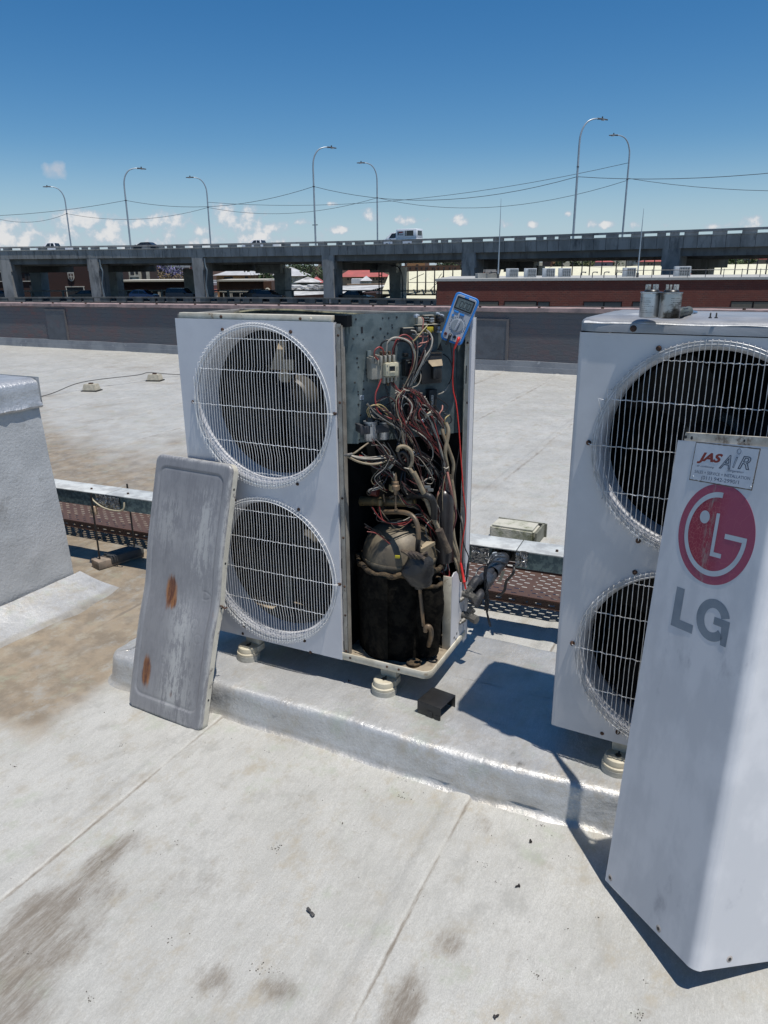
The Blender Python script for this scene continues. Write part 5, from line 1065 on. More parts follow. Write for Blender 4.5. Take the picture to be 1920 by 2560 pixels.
def decal(name, parent, M, y, V, F, label=None):
    mb = MB(); mb.m(M); mb.add([(v[0], y - (v[2] if len(v) > 2 else 0), v[1]) for v in V], F); return obj(name, mb, None, parent, local=True, smooth=None, label=label)
# ---- lid of the opened unit, leaning on its grille
LM = Matrix.Translation((-.1326, -.3104, -.2195)) @ Matrix.Rotation(-.0734, 4, 'Z') @ Matrix.Rotation(-.288, 4, 'X') @ Matrix.Rotation(-.0014, 4, 'Y')
t = thing('loose_lid', 'long grey dented lid with rust patches leaning against the opened unit', 'metal lid', M=LM)
LW, LH = .363, .950
def bend(x, z): return .011 * math.exp(-((z - .47) / .10) ** 2) + .003 * math.exp(-((x - .3) / .06) ** 2 - ((z - .44) / .05) ** 2)
def rr_d(x, z, x0, x1, z0, z1, r):
    cx, cz = (x0 + x1) / 2, (z0 + z1) / 2; qx, qz = abs(x - cx) - (x1 - x0) / 2 + r, abs(z - cz) - (z1 - z0) / 2 + r
    return math.hypot(max(qx, 0), max(qz, 0)) + min(max(qx, qz), 0) - r
RUSTP = [(.140, .462, .028, .062, 1.1), (.155, .43, .018, .034, 1.), (.074, .150, .023, .064, 1.1), (.202, .095, .010, .02, .5), (.125, .45, .018, .02, .4), (.35, .42, .01, .02, .5), (.215, .20, .004, .004, .2)]
vs = []; ra = []; wa = []; NX, NZ = 130, 300
for j in range(NZ):
    for i in range(NX):
        x = LW * i / (NX - 1); z = LH * j / (NZ - 1)
        d = -rr_d(x, z, 0, LW, 0, LH, .028); e = max(0, .012 - d); y = .012 - math.sqrt(max(0, .012 ** 2 - e ** 2)) if d > 0 else .012
        if d < 0:  # pull corner points onto the rounded outline
            cx = min(max(x, .028), LW - .028); cz = min(max(z, .028), LH - .028); v = Vector((x - cx, z - cz)); v = v.normalized() * .028; x, z = cx + v.x, cz + v.y; y = .012
        g = rr_d(x, z, .030, .328, .062, .905, .03)
        y += .0042 * math.exp(-(g / .0040) ** 2) - .003 * sstep(0, -.006, g) * -1 + bend(x, z)
        # pressed arrow and rings
        for (ax, az, r) in ((.272, .372, .018), (.297, .322, .017), (.15, .21, .012)): y += .0009 * math.exp(-((math.hypot(x - ax, z - az) - r) / .0022) ** 2)
        ar = max(abs(x - .305) - .016, abs(z - .478) - .014 + .5 * max(0, x - .305)); y += .0016 * math.exp(-(ar / .0025) ** 2)
        vs.append((x, y, z)); r = 0
        for (ax, az, rx, rz, a) in RUSTP: r = max(r, a * math.exp(-(((x - ax) / rx) ** 2 + ((z - az) / rz) ** 2) ** 1.5))
        ra.append(r)
        w = .55 * sstep(.02, .0, d) + .75 * math.exp(-((x - .185 - .03 * math.sin(z * 5)) / .05) ** 2) * sstep(.0, .1, z) * sstep(.5, .36, z) + .6 * math.exp(-((x - .265) / .05) ** 2) * sstep(.45, .6, z) * sstep(.88, .8, z) + .4 * math.exp(-((x - .10) / .06) ** 2) * sstep(.55, .7, z) * sstep(.86, .74, z) + .35 * math.exp(-((x - .27) / .04) ** 2) * sstep(.3, .05, z)
        wa.append(min(1, w + .12))
mb = MB(); mb.add(vs, [(j * NX + i, j * NX + i + 1, (j + 1) * NX + i + 1, (j + 1) * NX + i) for j in range(NZ - 1) for i in range(NX - 1)])
M = bpy.data.materials.new('scoured_lid_paint'); M.use_nodes = True; T = M.node_tree; b = T.nodes['Principled BSDF']; L = T.links.new
def N(tp, **k):
    n = T.nodes.new(tp)
    for a, v in k.items(): setattr(n, a, v)
    return n
tc_ = N('ShaderNodeTexCoord')
def nze(s, st, d=8, r=.65):
    mp_ = N('ShaderNodeMapping'); mp_.inputs['Scale'].default_value = st; L(tc_.outputs['Object'], mp_.inputs[0]); n = N('ShaderNodeTexNoise'); n.inputs['Scale'].default_value = s; n.inputs['Detail'].default_value = d; n.inputs['Roughness'].default_value = r; L(mp_.outputs[0], n.inputs['Vector']); return n.outputs['Fac']
def mth(op, a, c): 
    n = N('ShaderNodeMath', operation=op)
    for i, x in enumerate((a, c)):
        if isinstance(x, (int, float)): n.inputs[i].default_value = x
        else: L(x, n.inputs[i])
    return n.outputs[0]
def mrg(v, *a):
    n = N('ShaderNodeMapRange', interpolation_type='SMOOTHSTEP'); L(v, n.inputs[0])
    for i, x in enumerate(a): n.inputs[i + 1].default_value = x
    return n.outputs[0]
def mixc(f, a, c):
    n = N('ShaderNodeMixRGB')
    for i, x in enumerate((f, a, c)):
        if isinstance(x, tuple): n.inputs[i].default_value = (*x, 1)
        elif isinstance(x, (int, float)): n.inputs[i].default_value = x
        else: L(x, n.inputs[i])
    return n.outputs[0]
rat, wat = N('ShaderNodeAttribute', attribute_name='rust'), N('ShaderNodeAttribute', attribute_name='chalk')
c = mixc(mrg(nze(6, (1, 1, .5)), .35, .65, 0, 1), (.235, .235, .245), (.185, .185, .195))
ch = mth('MULTIPLY', wat.outputs['Fac'], mrg(mth('ADD', mth('MULTIPLY', nze(120, (1, 1, .07), 8, .8), .42), mth('MULTIPLY', nze(16, (1, 1, .5), 10, .85), .58)), .46, .53, 0, 1))
c = mixc(mth('MULTIPLY', ch, .7), c, (.52, .52, .50))
c = mixc(mrg(nze(60, (1, 1, .12), 4), .6, .75, 0, .14), c, (.30, .30, .31))
rs = mth('ADD', rat.outputs['Fac'], mth('MULTIPLY', mth('SUBTRACT', nze(75, (1, 1, .15), 8, .7), .5), 1.5))
c = mixc(mrg(rs, .25, .85, 0, .96), c, mixc(mrg(nze(45, (1, 1, .12), 8, .8), .42, .58, 0, 1), (.30, .13, .045), (.10, .032, .014)))
L(c, b.inputs['Base Color']); b.inputs['Roughness'].default_value = .42; b.inputs['Metallic'].default_value = .1
bp = N('ShaderNodeBump'); bp.inputs['Strength'].default_value = .06; bp.inputs['Distance'].default_value = .003; L(nze(90, (1, 1, .08)), bp.inputs['Height']); L(bp.outputs[0], b.inputs['Normal']); M['tree'] = 1
f_ = obj('face', mb, M, t, local=True, smooth=180); attrs(f_, rust=ra, chalk=wa)
mb = MB(); mb.m(mat('chipped_cream_edge', (.56, .54, .47), .5, 0, (.46, .44, .38), 18, .6, .05, 120, dirt=(.18, .16, .15), dscale=26, dlo=.58, dhi=.66))
ring = []
for (cx, cz, a0) in ((.028, .028, 180), (LW - .028, .028, 270), (LW - .028, LH - .028, 0), (.028, LH - .028, 90)):
    for k in range(7): a = math.radians(a0 + 15 * k); ring.append((cx + .028 * math.cos(a), cz + .028 * math.sin(a)))
full = []
for i in range(len(ring)):
    a, b2 = ring[i], ring[(i + 1) % len(ring)]; n = max(1, int(math.hypot(a[0] - b2[0], a[1] - b2[1]) / .03)); full += [(a[0] + (b2[0] - a[0]) * k / n, a[1] + (b2[1] - a[1]) * k / n) for k in range(n)]
vs = []
for x, z in full:
    for y in (.0118, .036, .036): vs.append((x, y + bend(x, z), z))
n = len(full)
for i in range(n): x, z = full[i]; cx, cz = LW / 2, LH / 2; v = Vector((cx - x, cz - z)).normalized() * .004; vs[i * 3 + 2] = (x + v.x, vs[i * 3 + 2][1], z + v.y)
mb.add(vs, [(i * 3 + k, ((i + 1) % n) * 3 + k, ((i + 1) % n) * 3 + k + 1, i * 3 + k + 1) for i in range(n) for k in (0, 1)]); obj('rim', mb, None, t, local=True, smooth=40)
for z in (.865, .605, .445, .115):
    mb = MB(); mb.m(INK); y = .024 + bend(LW, z); mb.cyl((LW - .0005, y, z), (LW + .0006, y, z), .0042, n=10); obj('rim_hole', mb, None, t, local=True)
mb = MB(); mb.m(RUST); y = .02 + bend(LW, .45); mb.tube([(LW - .01, y - .01, .449), (LW + .004, y - .004, .455), (LW + .012, y + .004, .447), (LW + .02, y + .01, .452)], .003, 6, 4); obj('torn_tab', mb, None, t, local=True)
# ---- L shaped service cover in the foreground
CM = Matrix.Translation((1.6281, -.4152, -.2019)) @ Matrix.Rotation(-.8349, 4, 'Z') @ Matrix.Rotation(-.1829, 4, 'X') @ Matrix.Rotation(-.1581, 4, 'Y')
t = thing('service_cover', 'tall white L shaped service cover with sticker and round red logo leaning on closed unit', 'service cover', M=CM)
CWd, CDp, CH = .335, .37, 1.157; R_ = .022
sec = [(0, .014), (0, .0025), (.0025, 0)] + [(x, 0) for x in np.linspace(.02, CWd - R_ - .045, 9)] + [(CWd - R_ - .03, .0), (CWd - R_ - .012, .0004)] + [(CWd - R_ + R_ * math.sin(a), R_ - R_ * math.cos(a)) for a in np.linspace(0, math.pi / 2, 10)] + [(CWd, y) for y in np.linspace(R_ + .01, CDp, 10)] + [(CWd - .014, CDp)]
zs = list(np.linspace(0, CH, 24)); vs = []
for z in zs:
    for x, y in sec: vs.append((x, y + .0006 * noise.noise(Vector((x * 9, z * 5, 0))), z))
n = len(sec); mb = MB(); mb.m(COVER); mb.add(vs, [(j * n + i, j * n + i + 1, (j + 1) * n + i + 1, (j + 1) * n + i) for j in range(len(zs) - 1) for i in range(n - 1)])
inner = [(x + (.0016 if y < .02 else -.0012), y + .0016) for x, y in sec]
mb.add([(x, y, z) for z in (0, CH) for x, y in inner], [(i, n + i, n + i + 1, i + 1) for i in range(n - 1)])
mb.add([(x, y, 0) for x, y in sec] + [(x, y, 0) for x, y in inner], [(i, n + i, n + i + 1, i + 1) for i in range(n - 1)])
shell = obj('shell', mb, None, t, local=True, smooth=40)
mb = MB(); mb.m(mat('dirty_fold', (.52, .49, .42), .55, 0, (.36, .33, .27), 16, .8, .05, 90, dirt=(.13, .09, .06), dscale=22, dlo=.55, dhi=.68))
fo = [(.012, .016), (.0145, .009), (.02, .0075)] + [(x, .0075) for x in np.linspace(.05, .29, 6)] + [(.306, .0078)] + [(.304 + .022 * math.sin(a), .030 - .022 * math.cos(a)) for a in np.linspace(0.1, math.pi / 2, 6)] + [(.326, y) for y in np.linspace(.05, .36, 5)]
vs = [(x, y, CH - .001) for x, y in fo] + [(x, y, CH + .020) for x, y in fo] + [(x + .003 if i < 2 else x, y + .004, CH + .0215) for i, (x, y) in enumerate(fo)]; n = len(fo)
mb.add(vs, [(k * n + i, k * n + i + 1, (k + 1) * n + i + 1, (k + 1) * n + i) for k in (0, 1) for i in range(n - 1)]); mb.m(WHITE); P = [(x, y, CH) for x, y in sec[2:-1]]; Q = [(min(x, .326), max(y, .0075), CH - .0004) for x, y in sec[2:-1]]; mb.add(P + Q, [(i, i + 1, len(P) + i + 1, len(P) + i) for i in range(len(P) - 1)])
obj('top_fold', mb, None, t, local=True, smooth=50)
for x, z, r in ((.020, CH + .009, .0042), (.041, CH + .008, .0042), (.206, CH + .010, .003), (.31, CH + .009, .004)):
    mb = MB(); mb.m(INK); mb.cyl((x, .0078, z), (x, .0070, z), r, n=12); obj('fold_hole', mb, None, t, local=True)
for p, ax in (((.021, 0, .018), (0, -1, 0)), ((.213, 0, .015), (0, -1, 0)), ((.335, .095, .020), (1, 0, 0)), ((.335, .345, .020), (1, 0, 0))):
    p = Vector(p); ax = Vector(ax); mb = MB(); mb.m(mat('worn_ring', (.42, .38, .35), .6)); mb.cyl(p, p + ax * .0006, .0085, .0075, 16); mb.m(INK); mb.cyl(p, p + ax * .0011, .0042, .0042, 12); obj('bottom_hole', mb, None, t, local=True)
# service company's sticker
P = [(.066, 1.0665), (.258, 1.063), (.2615, 1.1515), (.068, 1.1555)]
def edgy(P, j, y0, n_=26):
    out = []
    for k in range(4):
        a, c_ = P[k], P[(k + 1) % 4]
        for i in range(n_): f = i / n_; out.append((a[0] + (c_[0] - a[0]) * f + j * noise.noise(Vector((k * 9 + i * .9, y0, 1))), a[1] + (c_[1] - a[1]) * f + j * noise.noise(Vector((k * 9 + i * .9, y0, 5)))))
    return out
def flat(name, parent, M, y, poly, th=.0003):
    mb = MB(); mb.m(M); mb.prism(poly, y, y + th); return obj(name, mb, None, parent, local=True, smooth=None)
C0 = (sum(p[0] for p in P) / 4, sum(p[1] for p in P) / 4)
st = flat('sticker', t, SIGNW, -.0009, edgy([(C0[0] + (p[0] - C0[0]) * .985, C0[1] + (p[1] - C0[1]) * .97) for p in P], .0014, 2), .0005)
flat('sticker_edge', st, SIGNB, -.0006, edgy([(C0[0] + (p[0] - C0[0]) * 1.012, C0[1] + (p[1] - C0[1]) * 1.025) for p in P], .0012, 7), .0004)
yl = -.0012
V, F = glyphs('JAS', .0815, .1605, 1.1065, 1.1335, bold=.045, shear=.32); decal('lettering', st, SIGNR, yl, V, F)
V, F = glyphs('A', .153, .188, 1.1005, 1.1325, bold=.0, shear=.36, outline=.024); decal('lettering', st, SIGNBL, yl, [(a, b_, 0) for a, b_, c_ in V], F)
V, F = glyphs('I', .1935, .205, 1.106, 1.130, bold=.03, shear=.36, outline=.024); decal('lettering', st, SIGNBL, yl, [(a, b_, 0) for a, b_, c_ in V], F)
V, F = glyphs('R', .209, .2435, 1.1045, 1.1335, bold=.0, shear=.3, outline=.024); decal('lettering', st, SIGNBL, yl, [(a, b_, 0) for a, b_, c_ in V], F)
mb = MB(); mb.m(SIGNBL); mb.tube([(.2055 + .0058 * math.cos(a), yl, 1.1425 + .0058 * math.sin(a)) for a in np.linspace(0, 6.283, 21)[:-1]], .0007, 4, closed=True); obj('lettering', mb, None, st, local=True)
for s_, x0, x1, z0, z1, sh in (('air conditioning', .084, .139, 1.0975, 1.1035, .3), ('refrigeration', .180, .228, 1.0945, 1.101, .3), ('SALES + SERVICE + INSTALLATION', .0795, .249, 1.0835, 1.0905, 0), ('(011) 942-2990/1', .104, .220, 1.0685, 1.0795, 0)):
    V, F = glyphs(s_, x0, x1, z0, z1, shear=sh, bold=.008); decal('lettering', st, SIGNBL, yl, V, F)
for q in ((.077, 1.0745), (.2545, 1.0695)): mb = MB(); mb.m(SIGNLIGHT); mb.cyl((q[0], -.0009, q[1]), (q[0], -.0022, q[1]), .0026, .0018, 10); obj('rivet', mb, None, st, local=True)
# round red badge print, crazed by the sun
LX, LZ, LR = .1745, .9525, .1145
M = bpy.data.materials.new('crazed_red_print'); M.use_nodes = True; T = M.node_tree; b = T.nodes['Principled BSDF']; L = T.links.new; tc_ = N('ShaderNodeTexCoord')
vo = N('ShaderNodeTexVoronoi', feature='DISTANCE_TO_EDGE'); vo.inputs['Scale'].default_value = 95; wv = N('ShaderNodeVectorMath', operation='MULTIPLY_ADD'); nn = N('ShaderNodeTexNoise'); nn.inputs['Scale'].default_value = 60; L(tc_.outputs['Object'], nn.inputs['Vector']); L(nn.outputs['Color'], wv.inputs[0]); wv.inputs[1].default_value = (.008, .008, .008); L(tc_.outputs['Object'], wv.inputs[2]); L(wv.outputs[0], vo.inputs['Vector'])
vo2 = N('ShaderNodeTexVoronoi', feature='DISTANCE_TO_EDGE'); vo2.inputs['Scale'].default_value = 30; L(wv.outputs[0], vo2.inputs['Vector'])
sp = N('ShaderNodeSeparateXYZ'); L(tc_.outputs['Object'], sp.inputs[0])
fade = mrg(mth('ADD', sp.outputs[0], mth('MULTIPLY', mth('SUBTRACT', nze(14, (1, 1, 1)), .5), .08)), .15, .21, 0, 1)
dd = N('ShaderNodeVectorMath', operation='DISTANCE'); L(tc_.outputs['Object'], dd.inputs[0]); dd.inputs[1].default_value = (LX, 0, LZ); ringf = mrg(dd.outputs['Value'], .085, .098, 0, 1)
base = mixc(mth('MAXIMUM', fade, ringf), (.27, .018, .045), (.30, .055, .105))
cr1 = mth('MULTIPLY', mrg(vo.outputs['Distance'], .0, .045, 1, 0), mth('SUBTRACT', 1., mth('MAXIMUM', fade, mth('MULTIPLY', ringf, .7))))
cr2 = mth('MULTIPLY', mrg(vo2.outputs['Distance'], .0, .012, 1, 0), .5)
c = mixc(mth('MULTIPLY', mth('MAXIMUM', cr1, cr2), .75), base, (.50, .17, .17))
wear = mth('MULTIPLY', mrg(mth('ABSOLUTE', mth('SUBTRACT', sp.outputs[0], .155), 0), 0, .02, 1, 0), mrg(nze(80, (1, 1, .3)), .45, .62, 0, .8))
c = mixc(wear, c, (.30, .24, .22)); L(c, b.inputs['Base Color']); b.inputs['Roughness'].default_value = .5; M['tree'] = 1
disc = [(LX + LR * 1.02 * math.cos(a), LZ + LR * math.sin(a)) for a in np.linspace(0, 2 * math.pi, 97)[:-1]]
lg = flat('round_badge', t, M, -.0005, disc, .0005)
def arcband(cx, cz, r0, r1, a0, a1, n_=60): A_ = np.radians(np.linspace(a0, a1, n_)); return [(cx + r1 * math.cos(a), cz + r1 * math.sin(a)) for a in A_] + [(cx + r0 * math.cos(a), cz + r0 * math.sin(a)) for a in A_[::-1]]
def quads(name, parent, M, y, polys):
    mb = MB(); mb.m(M)
    for P in polys:
        n = len(P) // 2; mb.add([(p[0], y, p[1]) for p in P], [(i, i + 1, 2 * n - 2 - i, 2 * n - 1 - i) for i in range(n - 1)])
    return obj(name, mb, None, parent, local=True, smooth=None)
quads('badge_line', lg, SIGNLIGHT, -.0009, [arcband(LX, LZ, .0835, .0955, 86, 357.5)])
quads('badge_line', lg, SIGNLIGHT, -.0009, [[(LX + .032, LZ + .0065), (LX + .0955, LZ + .0065), (LX + .0955, LZ - .0048), (LX + .032, LZ - .0048)]])
quads('badge_line', lg, SIGNLIGHT, -.0009, [[(LX - .003, LZ + .048), (LX + .007, LZ + .048), (LX + .007, LZ - .048), (LX - .003, LZ - .048)]])
quads('badge_line', lg, SIGNLIGHT, -.00092, [[(LX - .003, LZ - .040), (LX + .031, LZ - .040), (LX + .031, LZ - .050), (LX - .003, LZ - .050)]])
mb = MB(); mb.m(SIGNLIGHT); mb.add([(LX - .038 + .0155 * math.cos(a), -.0009, LZ + .034 + .0150 * math.sin(a)) for a in np.linspace(0, 6.2832, 33)[:-1]], [tuple(range(32))]); obj('badge_dot', mb, None, lg, local=True, smooth=None)
quads('letter', t, LGREY, -.0006, [[(.085, .8095), (.112, .8095), (.112, .735), (.085, .735)], [(.085, .735), (.158, .735), (.158, .7145), (.085, .7145)]])
gx, gz = .2135, .7635; Ao = np.radians(np.linspace(20, 322, 46))
G1 = [(gx + .0505 * math.cos(a), gz + .0475 * math.sin(a)) for a in Ao] + [(gx + .0255 * math.cos(a), gz + .0275 * math.sin(a)) for a in Ao[::-1]]
quads('letter', t, LGREY, -.0006, [G1, [(.217, .7725), (.2635, .7725), (.2635, .7555), (.217, .7555)], [(.2415, .7555), (.2635, .7555), (.2635, .7165), (.2465, .7165)]])
# ---- black plastic channel on the plinth
t = thing('plastic_bracket', 'small black plastic channel lying on the silver plinth between the units', 'bracket', (.992, -.018, PZ), -.16)
mb = MB(); mb.m(BLACKP); mb.box((0, 0, .0465), (.092, .100, .004), None, .0018); obj('top', mb, None, t, local=True)
for y in (-.049, .049): mb = MB(); mb.m(BLACKP); mb.box((0, y, .0235), (.090, .003, .044), None, .001); obj('side', mb, None, t, local=True)
mb = MB(); mb.m(BLACKP); mb.box((-.044, 0, .023), (.003, .096, .044), None, .001); obj('end', mb, None, t, local=True)
mb = MB(); mb.m(BLACKP); mb.box((.005, -.0515, .012), (.022, .003, .022), None, .001); mb.box((.035, -.0515, .008), (.016, .003, .016), None, .001); obj('clip', mb, None, t, local=True)
# ---- multimeter propped on the back corner of the opened unit
mc = ony(*K6(1297, 268), .285)
ux = (ony(*K6(1372, 70), .285) - ony(*K6(1222, 470), .285)).normalized(); nn_ = Vector((.30, -.93, .12)).normalized(); ux = (ux - nn_ * ux.dot(nn_)).normalized(); rx = ux.cross(nn_).normalized()
if rx.x < 0: rx = -rx
MM = Matrix((rx, -nn_, ux)).transposed().to_4x4(); MM.translation = mc
t = thing('multimeter', 'blue and grey digital multimeter reading 000 propped on top corner of opened unit', 'multimeter', M=MM)
def rrect(w, h, r, n_=6, taper=0):
    out = []
    for (sx_, sz_, a0) in ((-1, -1, 180), (1, -1, 270), (1, 1, 0), (-1, 1, 90)):
        for k in range(n_): a = math.radians(a0 + 90 / (n_ - 1) * k); z = sz_ * (h / 2 - r) + r * math.sin(a); x = sx_ * (w / 2 - r) + r * math.cos(a); out.append((x * (1 + taper * z / h), z))
    return out
def slabr(mb, w, h, r, y0, y1, taper=0, ins=.002):
    a = rrect(w, h, r, taper=taper); b_ = rrect(w - 2 * ins, h - 2 * ins, max(.001, r - ins), taper=taper); n = len(a)
    vs = [(x, y1, z) for x, z in b_] + [(x, y1 - .003, z) for x, z in a] + [(x, y0 + .002, z) for x, z in a] + [(x, y0, z) for x, z in b_]
    mb.add(vs, [tuple(range(n))[::-1]] + [(k * n + i, k * n + (i + 1) % n, (k + 1) * n + (i + 1) % n, (k + 1) * n + i) for k in range(3) for i in range(n)] + [tuple(range(3 * n, 4 * n))])
MW, MH = .078, .158
mb = MB(); mb.m(METERB); slabr(mb, MW, MH, .014, -.010, .026, .10); obj('rubber_case', mb, None, t, local=True, smooth=40)
mb = MB(); mb.m(METERG); slabr(mb, MW - .013, MH - .013, .010, -.0135, -.0085, .10, .001); fc = obj('face_plate', mb, None, t, local=True, smooth=40)
mb = MB(); mb.m(INK)
slabr(mb, .060, .040, .003, -.0145, -.0128, .0, .0008); mb.v = [(x, y, z + .046) for x, y, z in mb.v]; scr = obj('display_frame', mb, None, t, local=True)
mb = MB(); mb.m(LCD); mb.box((0, -.0147, .046), (.050, .0008, .031)); lcd = obj('display_glass', mb, None, scr, local=True)
mb = MB(); mb.m(INK)
for k in range(3):
    cx = -.010 + k * .0125; sh = lambda z: .10 * z
    for (x0, z0, w, h) in ((0, .0095, .0075, .0018), (0, -.0095, .0075, .0018), (-.0042, .0048, .0018, .0085), (.0042, .0048, .0018, .0085), (-.0042, -.0048, .0018, .0085), (.0042, -.0048, .0018, .0085)): mb.box((cx + x0 + sh(z0), -.0153, .0445 + z0), (w, .0004, h))
mb.box((.0015 - .0012, -.0153, .0355), (.0012, .0004, .0012)); obj('display_digits', mb, None, lcd, local=True)
mb = MB(); mb.m(METERB); mb.box((-.001, -.0139, .0695), (.014, .0006, .0045)); obj('maker_plate', mb, None, t, local=True)
for (x, z, w, h, M_) in ((-.017, .0175, .0155, .0065, METERB), (.004, .0145, .0155, .0065, METERB)): mb = MB(); mb.m(M_); mb.box((x, -.0143, z), (w, .003, h), None, .001); obj('button', mb, None, t, local=True)
mb = MB(); mb.m(METERB); mb.cyl((-.023, -.0135, .004), (-.023, -.0155, .004), .0042, n=14); obj('button', mb, None, t, local=True)
mb = MB(); mb.m(INK)
for k in range(16): mb.box((-.022 + k * .003, -.0138, .0222), (.0022, .0003, .0012)); 
obj('face_print', mb, None, fc, local=True)
mb = MB(); mb.m(mat('dial_grey', (.24, .27, .30), .4)); mb.lathe([(.0205, -.0125), (.0205, -.0155), (.0195, -.0165), (0, -.0165)], (.002, 0, -.0215), (0, 1, 0), 36); dl = obj('dial', mb, None, t, local=True)
mb.v and None
mb = MB(); mb.m(SIGNLIGHT); mb.lathe([(.0215, -.0128), (.0215, -.0139), (.0203, -.0139)], (.002, 0, -.0215), (0, 1, 0), 36); obj('dial_ring', mb, None, dl, local=True)
mb = MB(); mb.m(METERG); mb.box((.002, -.0195, -.0215), (.0075, .007, .037), Matrix.Rotation(.12, 3, 'Y'), .0025); mb.m(SIGNLIGHT); mb.box((.0035, -.0232, -.0085), (.001, .0005, .011), Matrix.Rotation(.12, 3, 'Y')); obj('dial_pointer', mb, None, dl, local=True)
mb = MB(); rg = random.Random(5)
for k in range(22):
    a = math.radians(-62 + 304 * k / 21) - .0; r = .0262
    mb.m(INK if k % 7 else mat('teal_ink', (.02, .16, .20), .5)); q = (.002 + r * math.cos(a), -.0139, -.0215 + r * math.sin(a)); w = rg.uniform(.0016, .0032)
    mb.box(q, (w, .0003, .0020)); 
    if k % 2: mb.box((q[0] + .3 * w, q[1], q[2] - .0028), (w * .7, .0003, .0012))
obj('dial_print', mb, None, fc, local=True)
for (x, M_) in ((-.024, mat('maroon_jack', (.12, .02, .02), .5)), (-.008, INK), (.008, INK), (.022, LEADRED)):
    mb = MB(); mb.m(M_); mb.lathe([(.0052, -.0136), (.0050, -.0152), (.0032, -.0152), (.003, -.0138)], (x, 0, -.0585), (0, 1, 0), 16); obj('jack', mb, None, t, local=True)
mt = t
def lead(M_, pts, K_end, tipv, jx, plug, nm):
    P = [MM @ Vector((jx, -.024, -.063)), MM @ Vector((jx, -.022, -.078))] + [ony(*(K6 if k == 6 else K7)(x, y), yy) for (k, x, y, yy) in pts]
    mb = MB(); mb.m(M_); mb.tube(P, .0022, 8, 7); obj(nm, mb, None, mt, smooth=60)
    mb = MB(); mb.m(M_); mb.tube([MM @ Vector((jx, -.014, -.0575)), MM @ Vector((jx, -.022, -.0585)), MM @ Vector((jx, -.0245, -.066)), MM @ Vector((jx, -.023, -.080)), MM @ Vector((jx, -.022, -.092))], [.0058, .0030], 10, 4); obj('lead_plug', mb, None, mt, smooth=60)
    a, b_ = P[-1], ony(*K7(*tipv[:2]), tipv[2]); d = (b_ - a).normalized(); Ln = (b_ - a).length
    mb = MB(); mb.m(M_); mb.lathe([(.0018, -.012), (.0030, -.002), (.0042, .004), (.0046, Ln * .30), (.0044, Ln * .62), (.0062, Ln * .64), (.0062, Ln * .68), (.0038, Ln * .70), (.0030, Ln * .92), (0, Ln * .93)], a, d, 14); pr = obj('probe_grip', mb, None, mt, smooth=50)
    mb = MB(); mb.m(CAPM); mb.cyl(a + d * Ln * .92, b_, .0010, .0006, 6); obj('probe_tip', mb, None, pr)
lead(LEADRED, [(6, 1245, 560, .27), (6, 1240, 700, .27), (6, 1230, 850, .275), (6, 1238, 980, .28), (6, 1265, 1100, .285), (6, 1288, 1300, .285), (6, 1310, 1600, .29), (6, 1332, 1900, .29), (7, 1158, 40, .29), (7, 1172, 200, .29), (7, 1188, 330, .29), (7, 1188, 430, .29), (7, 1168, 560, .285), (7, 1150, 690, .285), (7, 1147, 790, .285)], 7, (1192, 1030, .27), .022, 1, 'red_lead')
lead(BLACKP, [(6, 1205, 480, .27), (6, 1222, 600, .28), (6, 1238, 800, .29), (6, 1250, 950, .292), (6, 1266, 1060, .292), (6, 1276, 1250, .30), (6, 1300, 1500, .31), (7, 1095, 60, .31), (7, 1115, 300, .31), (7, 1150, 430, .31), (7, 1165, 560, .30), (7, 1178, 640, .31), (7, 1214, 730, .325), (7, 1212, 785, .325)], 7, (1193, 960, .31), -.008, 1, 'black_lead')
# ---- service valves and lagged pipes from the opened unit to the trunking
SV = mat('dull_valve_brass', (.16, .155, .14), .45, .4, (.10, .095, .085), 30)
t = thing('service_valve_pair', 'two dull brass service valves with hex caps low on the right of the opened unit', 'service valves', (.965, .33, .16))
def hexn(mb, c, ax, r, l): mb.cyl(c, Vector(c) + Vector(ax) * l, r, n=6)
for (px, py, s_) in ((1195, 1055, .85), (1205, 1240, 1.0)):
    c = ony(*K7(px, py), .315)
    mb = MB(); mb.m(SV); mb.lathe([(.014 * s_, -.02), (.014 * s_, .02)], c, (1, 0, 0), 18); mb.lathe([(.0, -.012), (.013 * s_, -.010), (.013 * s_, .014), (0, .016)], c + Vector((.006, 0, 0)), (0, 0, 1), 16); bd = obj('valve_body', mb, None, t)
    mb = MB(); mb.m(SV); hexn(mb, c + Vector((.018, -.002, -.004)), Vector((.9, -.35, -.1)).normalized(), .0165 * s_, .024 * s_); mb.cyl(c + Vector((.012, 0, -.002)), c + Vector((.020, -.003, -.004)), .012 * s_, n=16); obj('valve_cap', mb, None, bd)
    mb = MB(); mb.m(SV); hexn(mb, c + Vector((-.006, -.012, -.012)), Vector((-.45, -.75, -.35)).normalized(), .0085 * s_, .016); mb.cyl(c + Vector((-.012, -.022, -.016)), c + Vector((-.018, -.034, -.022)), .005 * s_, n=12); obj('service_port', mb, None, bd)
    mb = MB(); mb.m(SV); hexn(mb, c + Vector((.006, .002, .012)), Vector((.55, .35, .75)).normalized(), .0155 * s_, .020); obj('flare_nut', mb, None, bd)
    mb = MB(); mb.m(SV); mb.cyl((.9575, c.y, c.z), (c.x, c.y, c.z), .010, n=14); obj('valve_stem', mb, None, bd)
t = thing('pipe_run', 'black lagged refrigerant pipes taped together running from the valves into the trunking', 'pipes', (1.0, .4, .2))
FM = mat('black_foam_lagging', (.014, .015, .018), .55, 0, (.03, .03, .035), 14, .7, .4, 60); TM = mat('black_tape', (.02, .022, .028), .3, 0, (.04, .043, .05), 20, .8, .5, 50)
e0 = dpt(sx(.965), .03, .165)
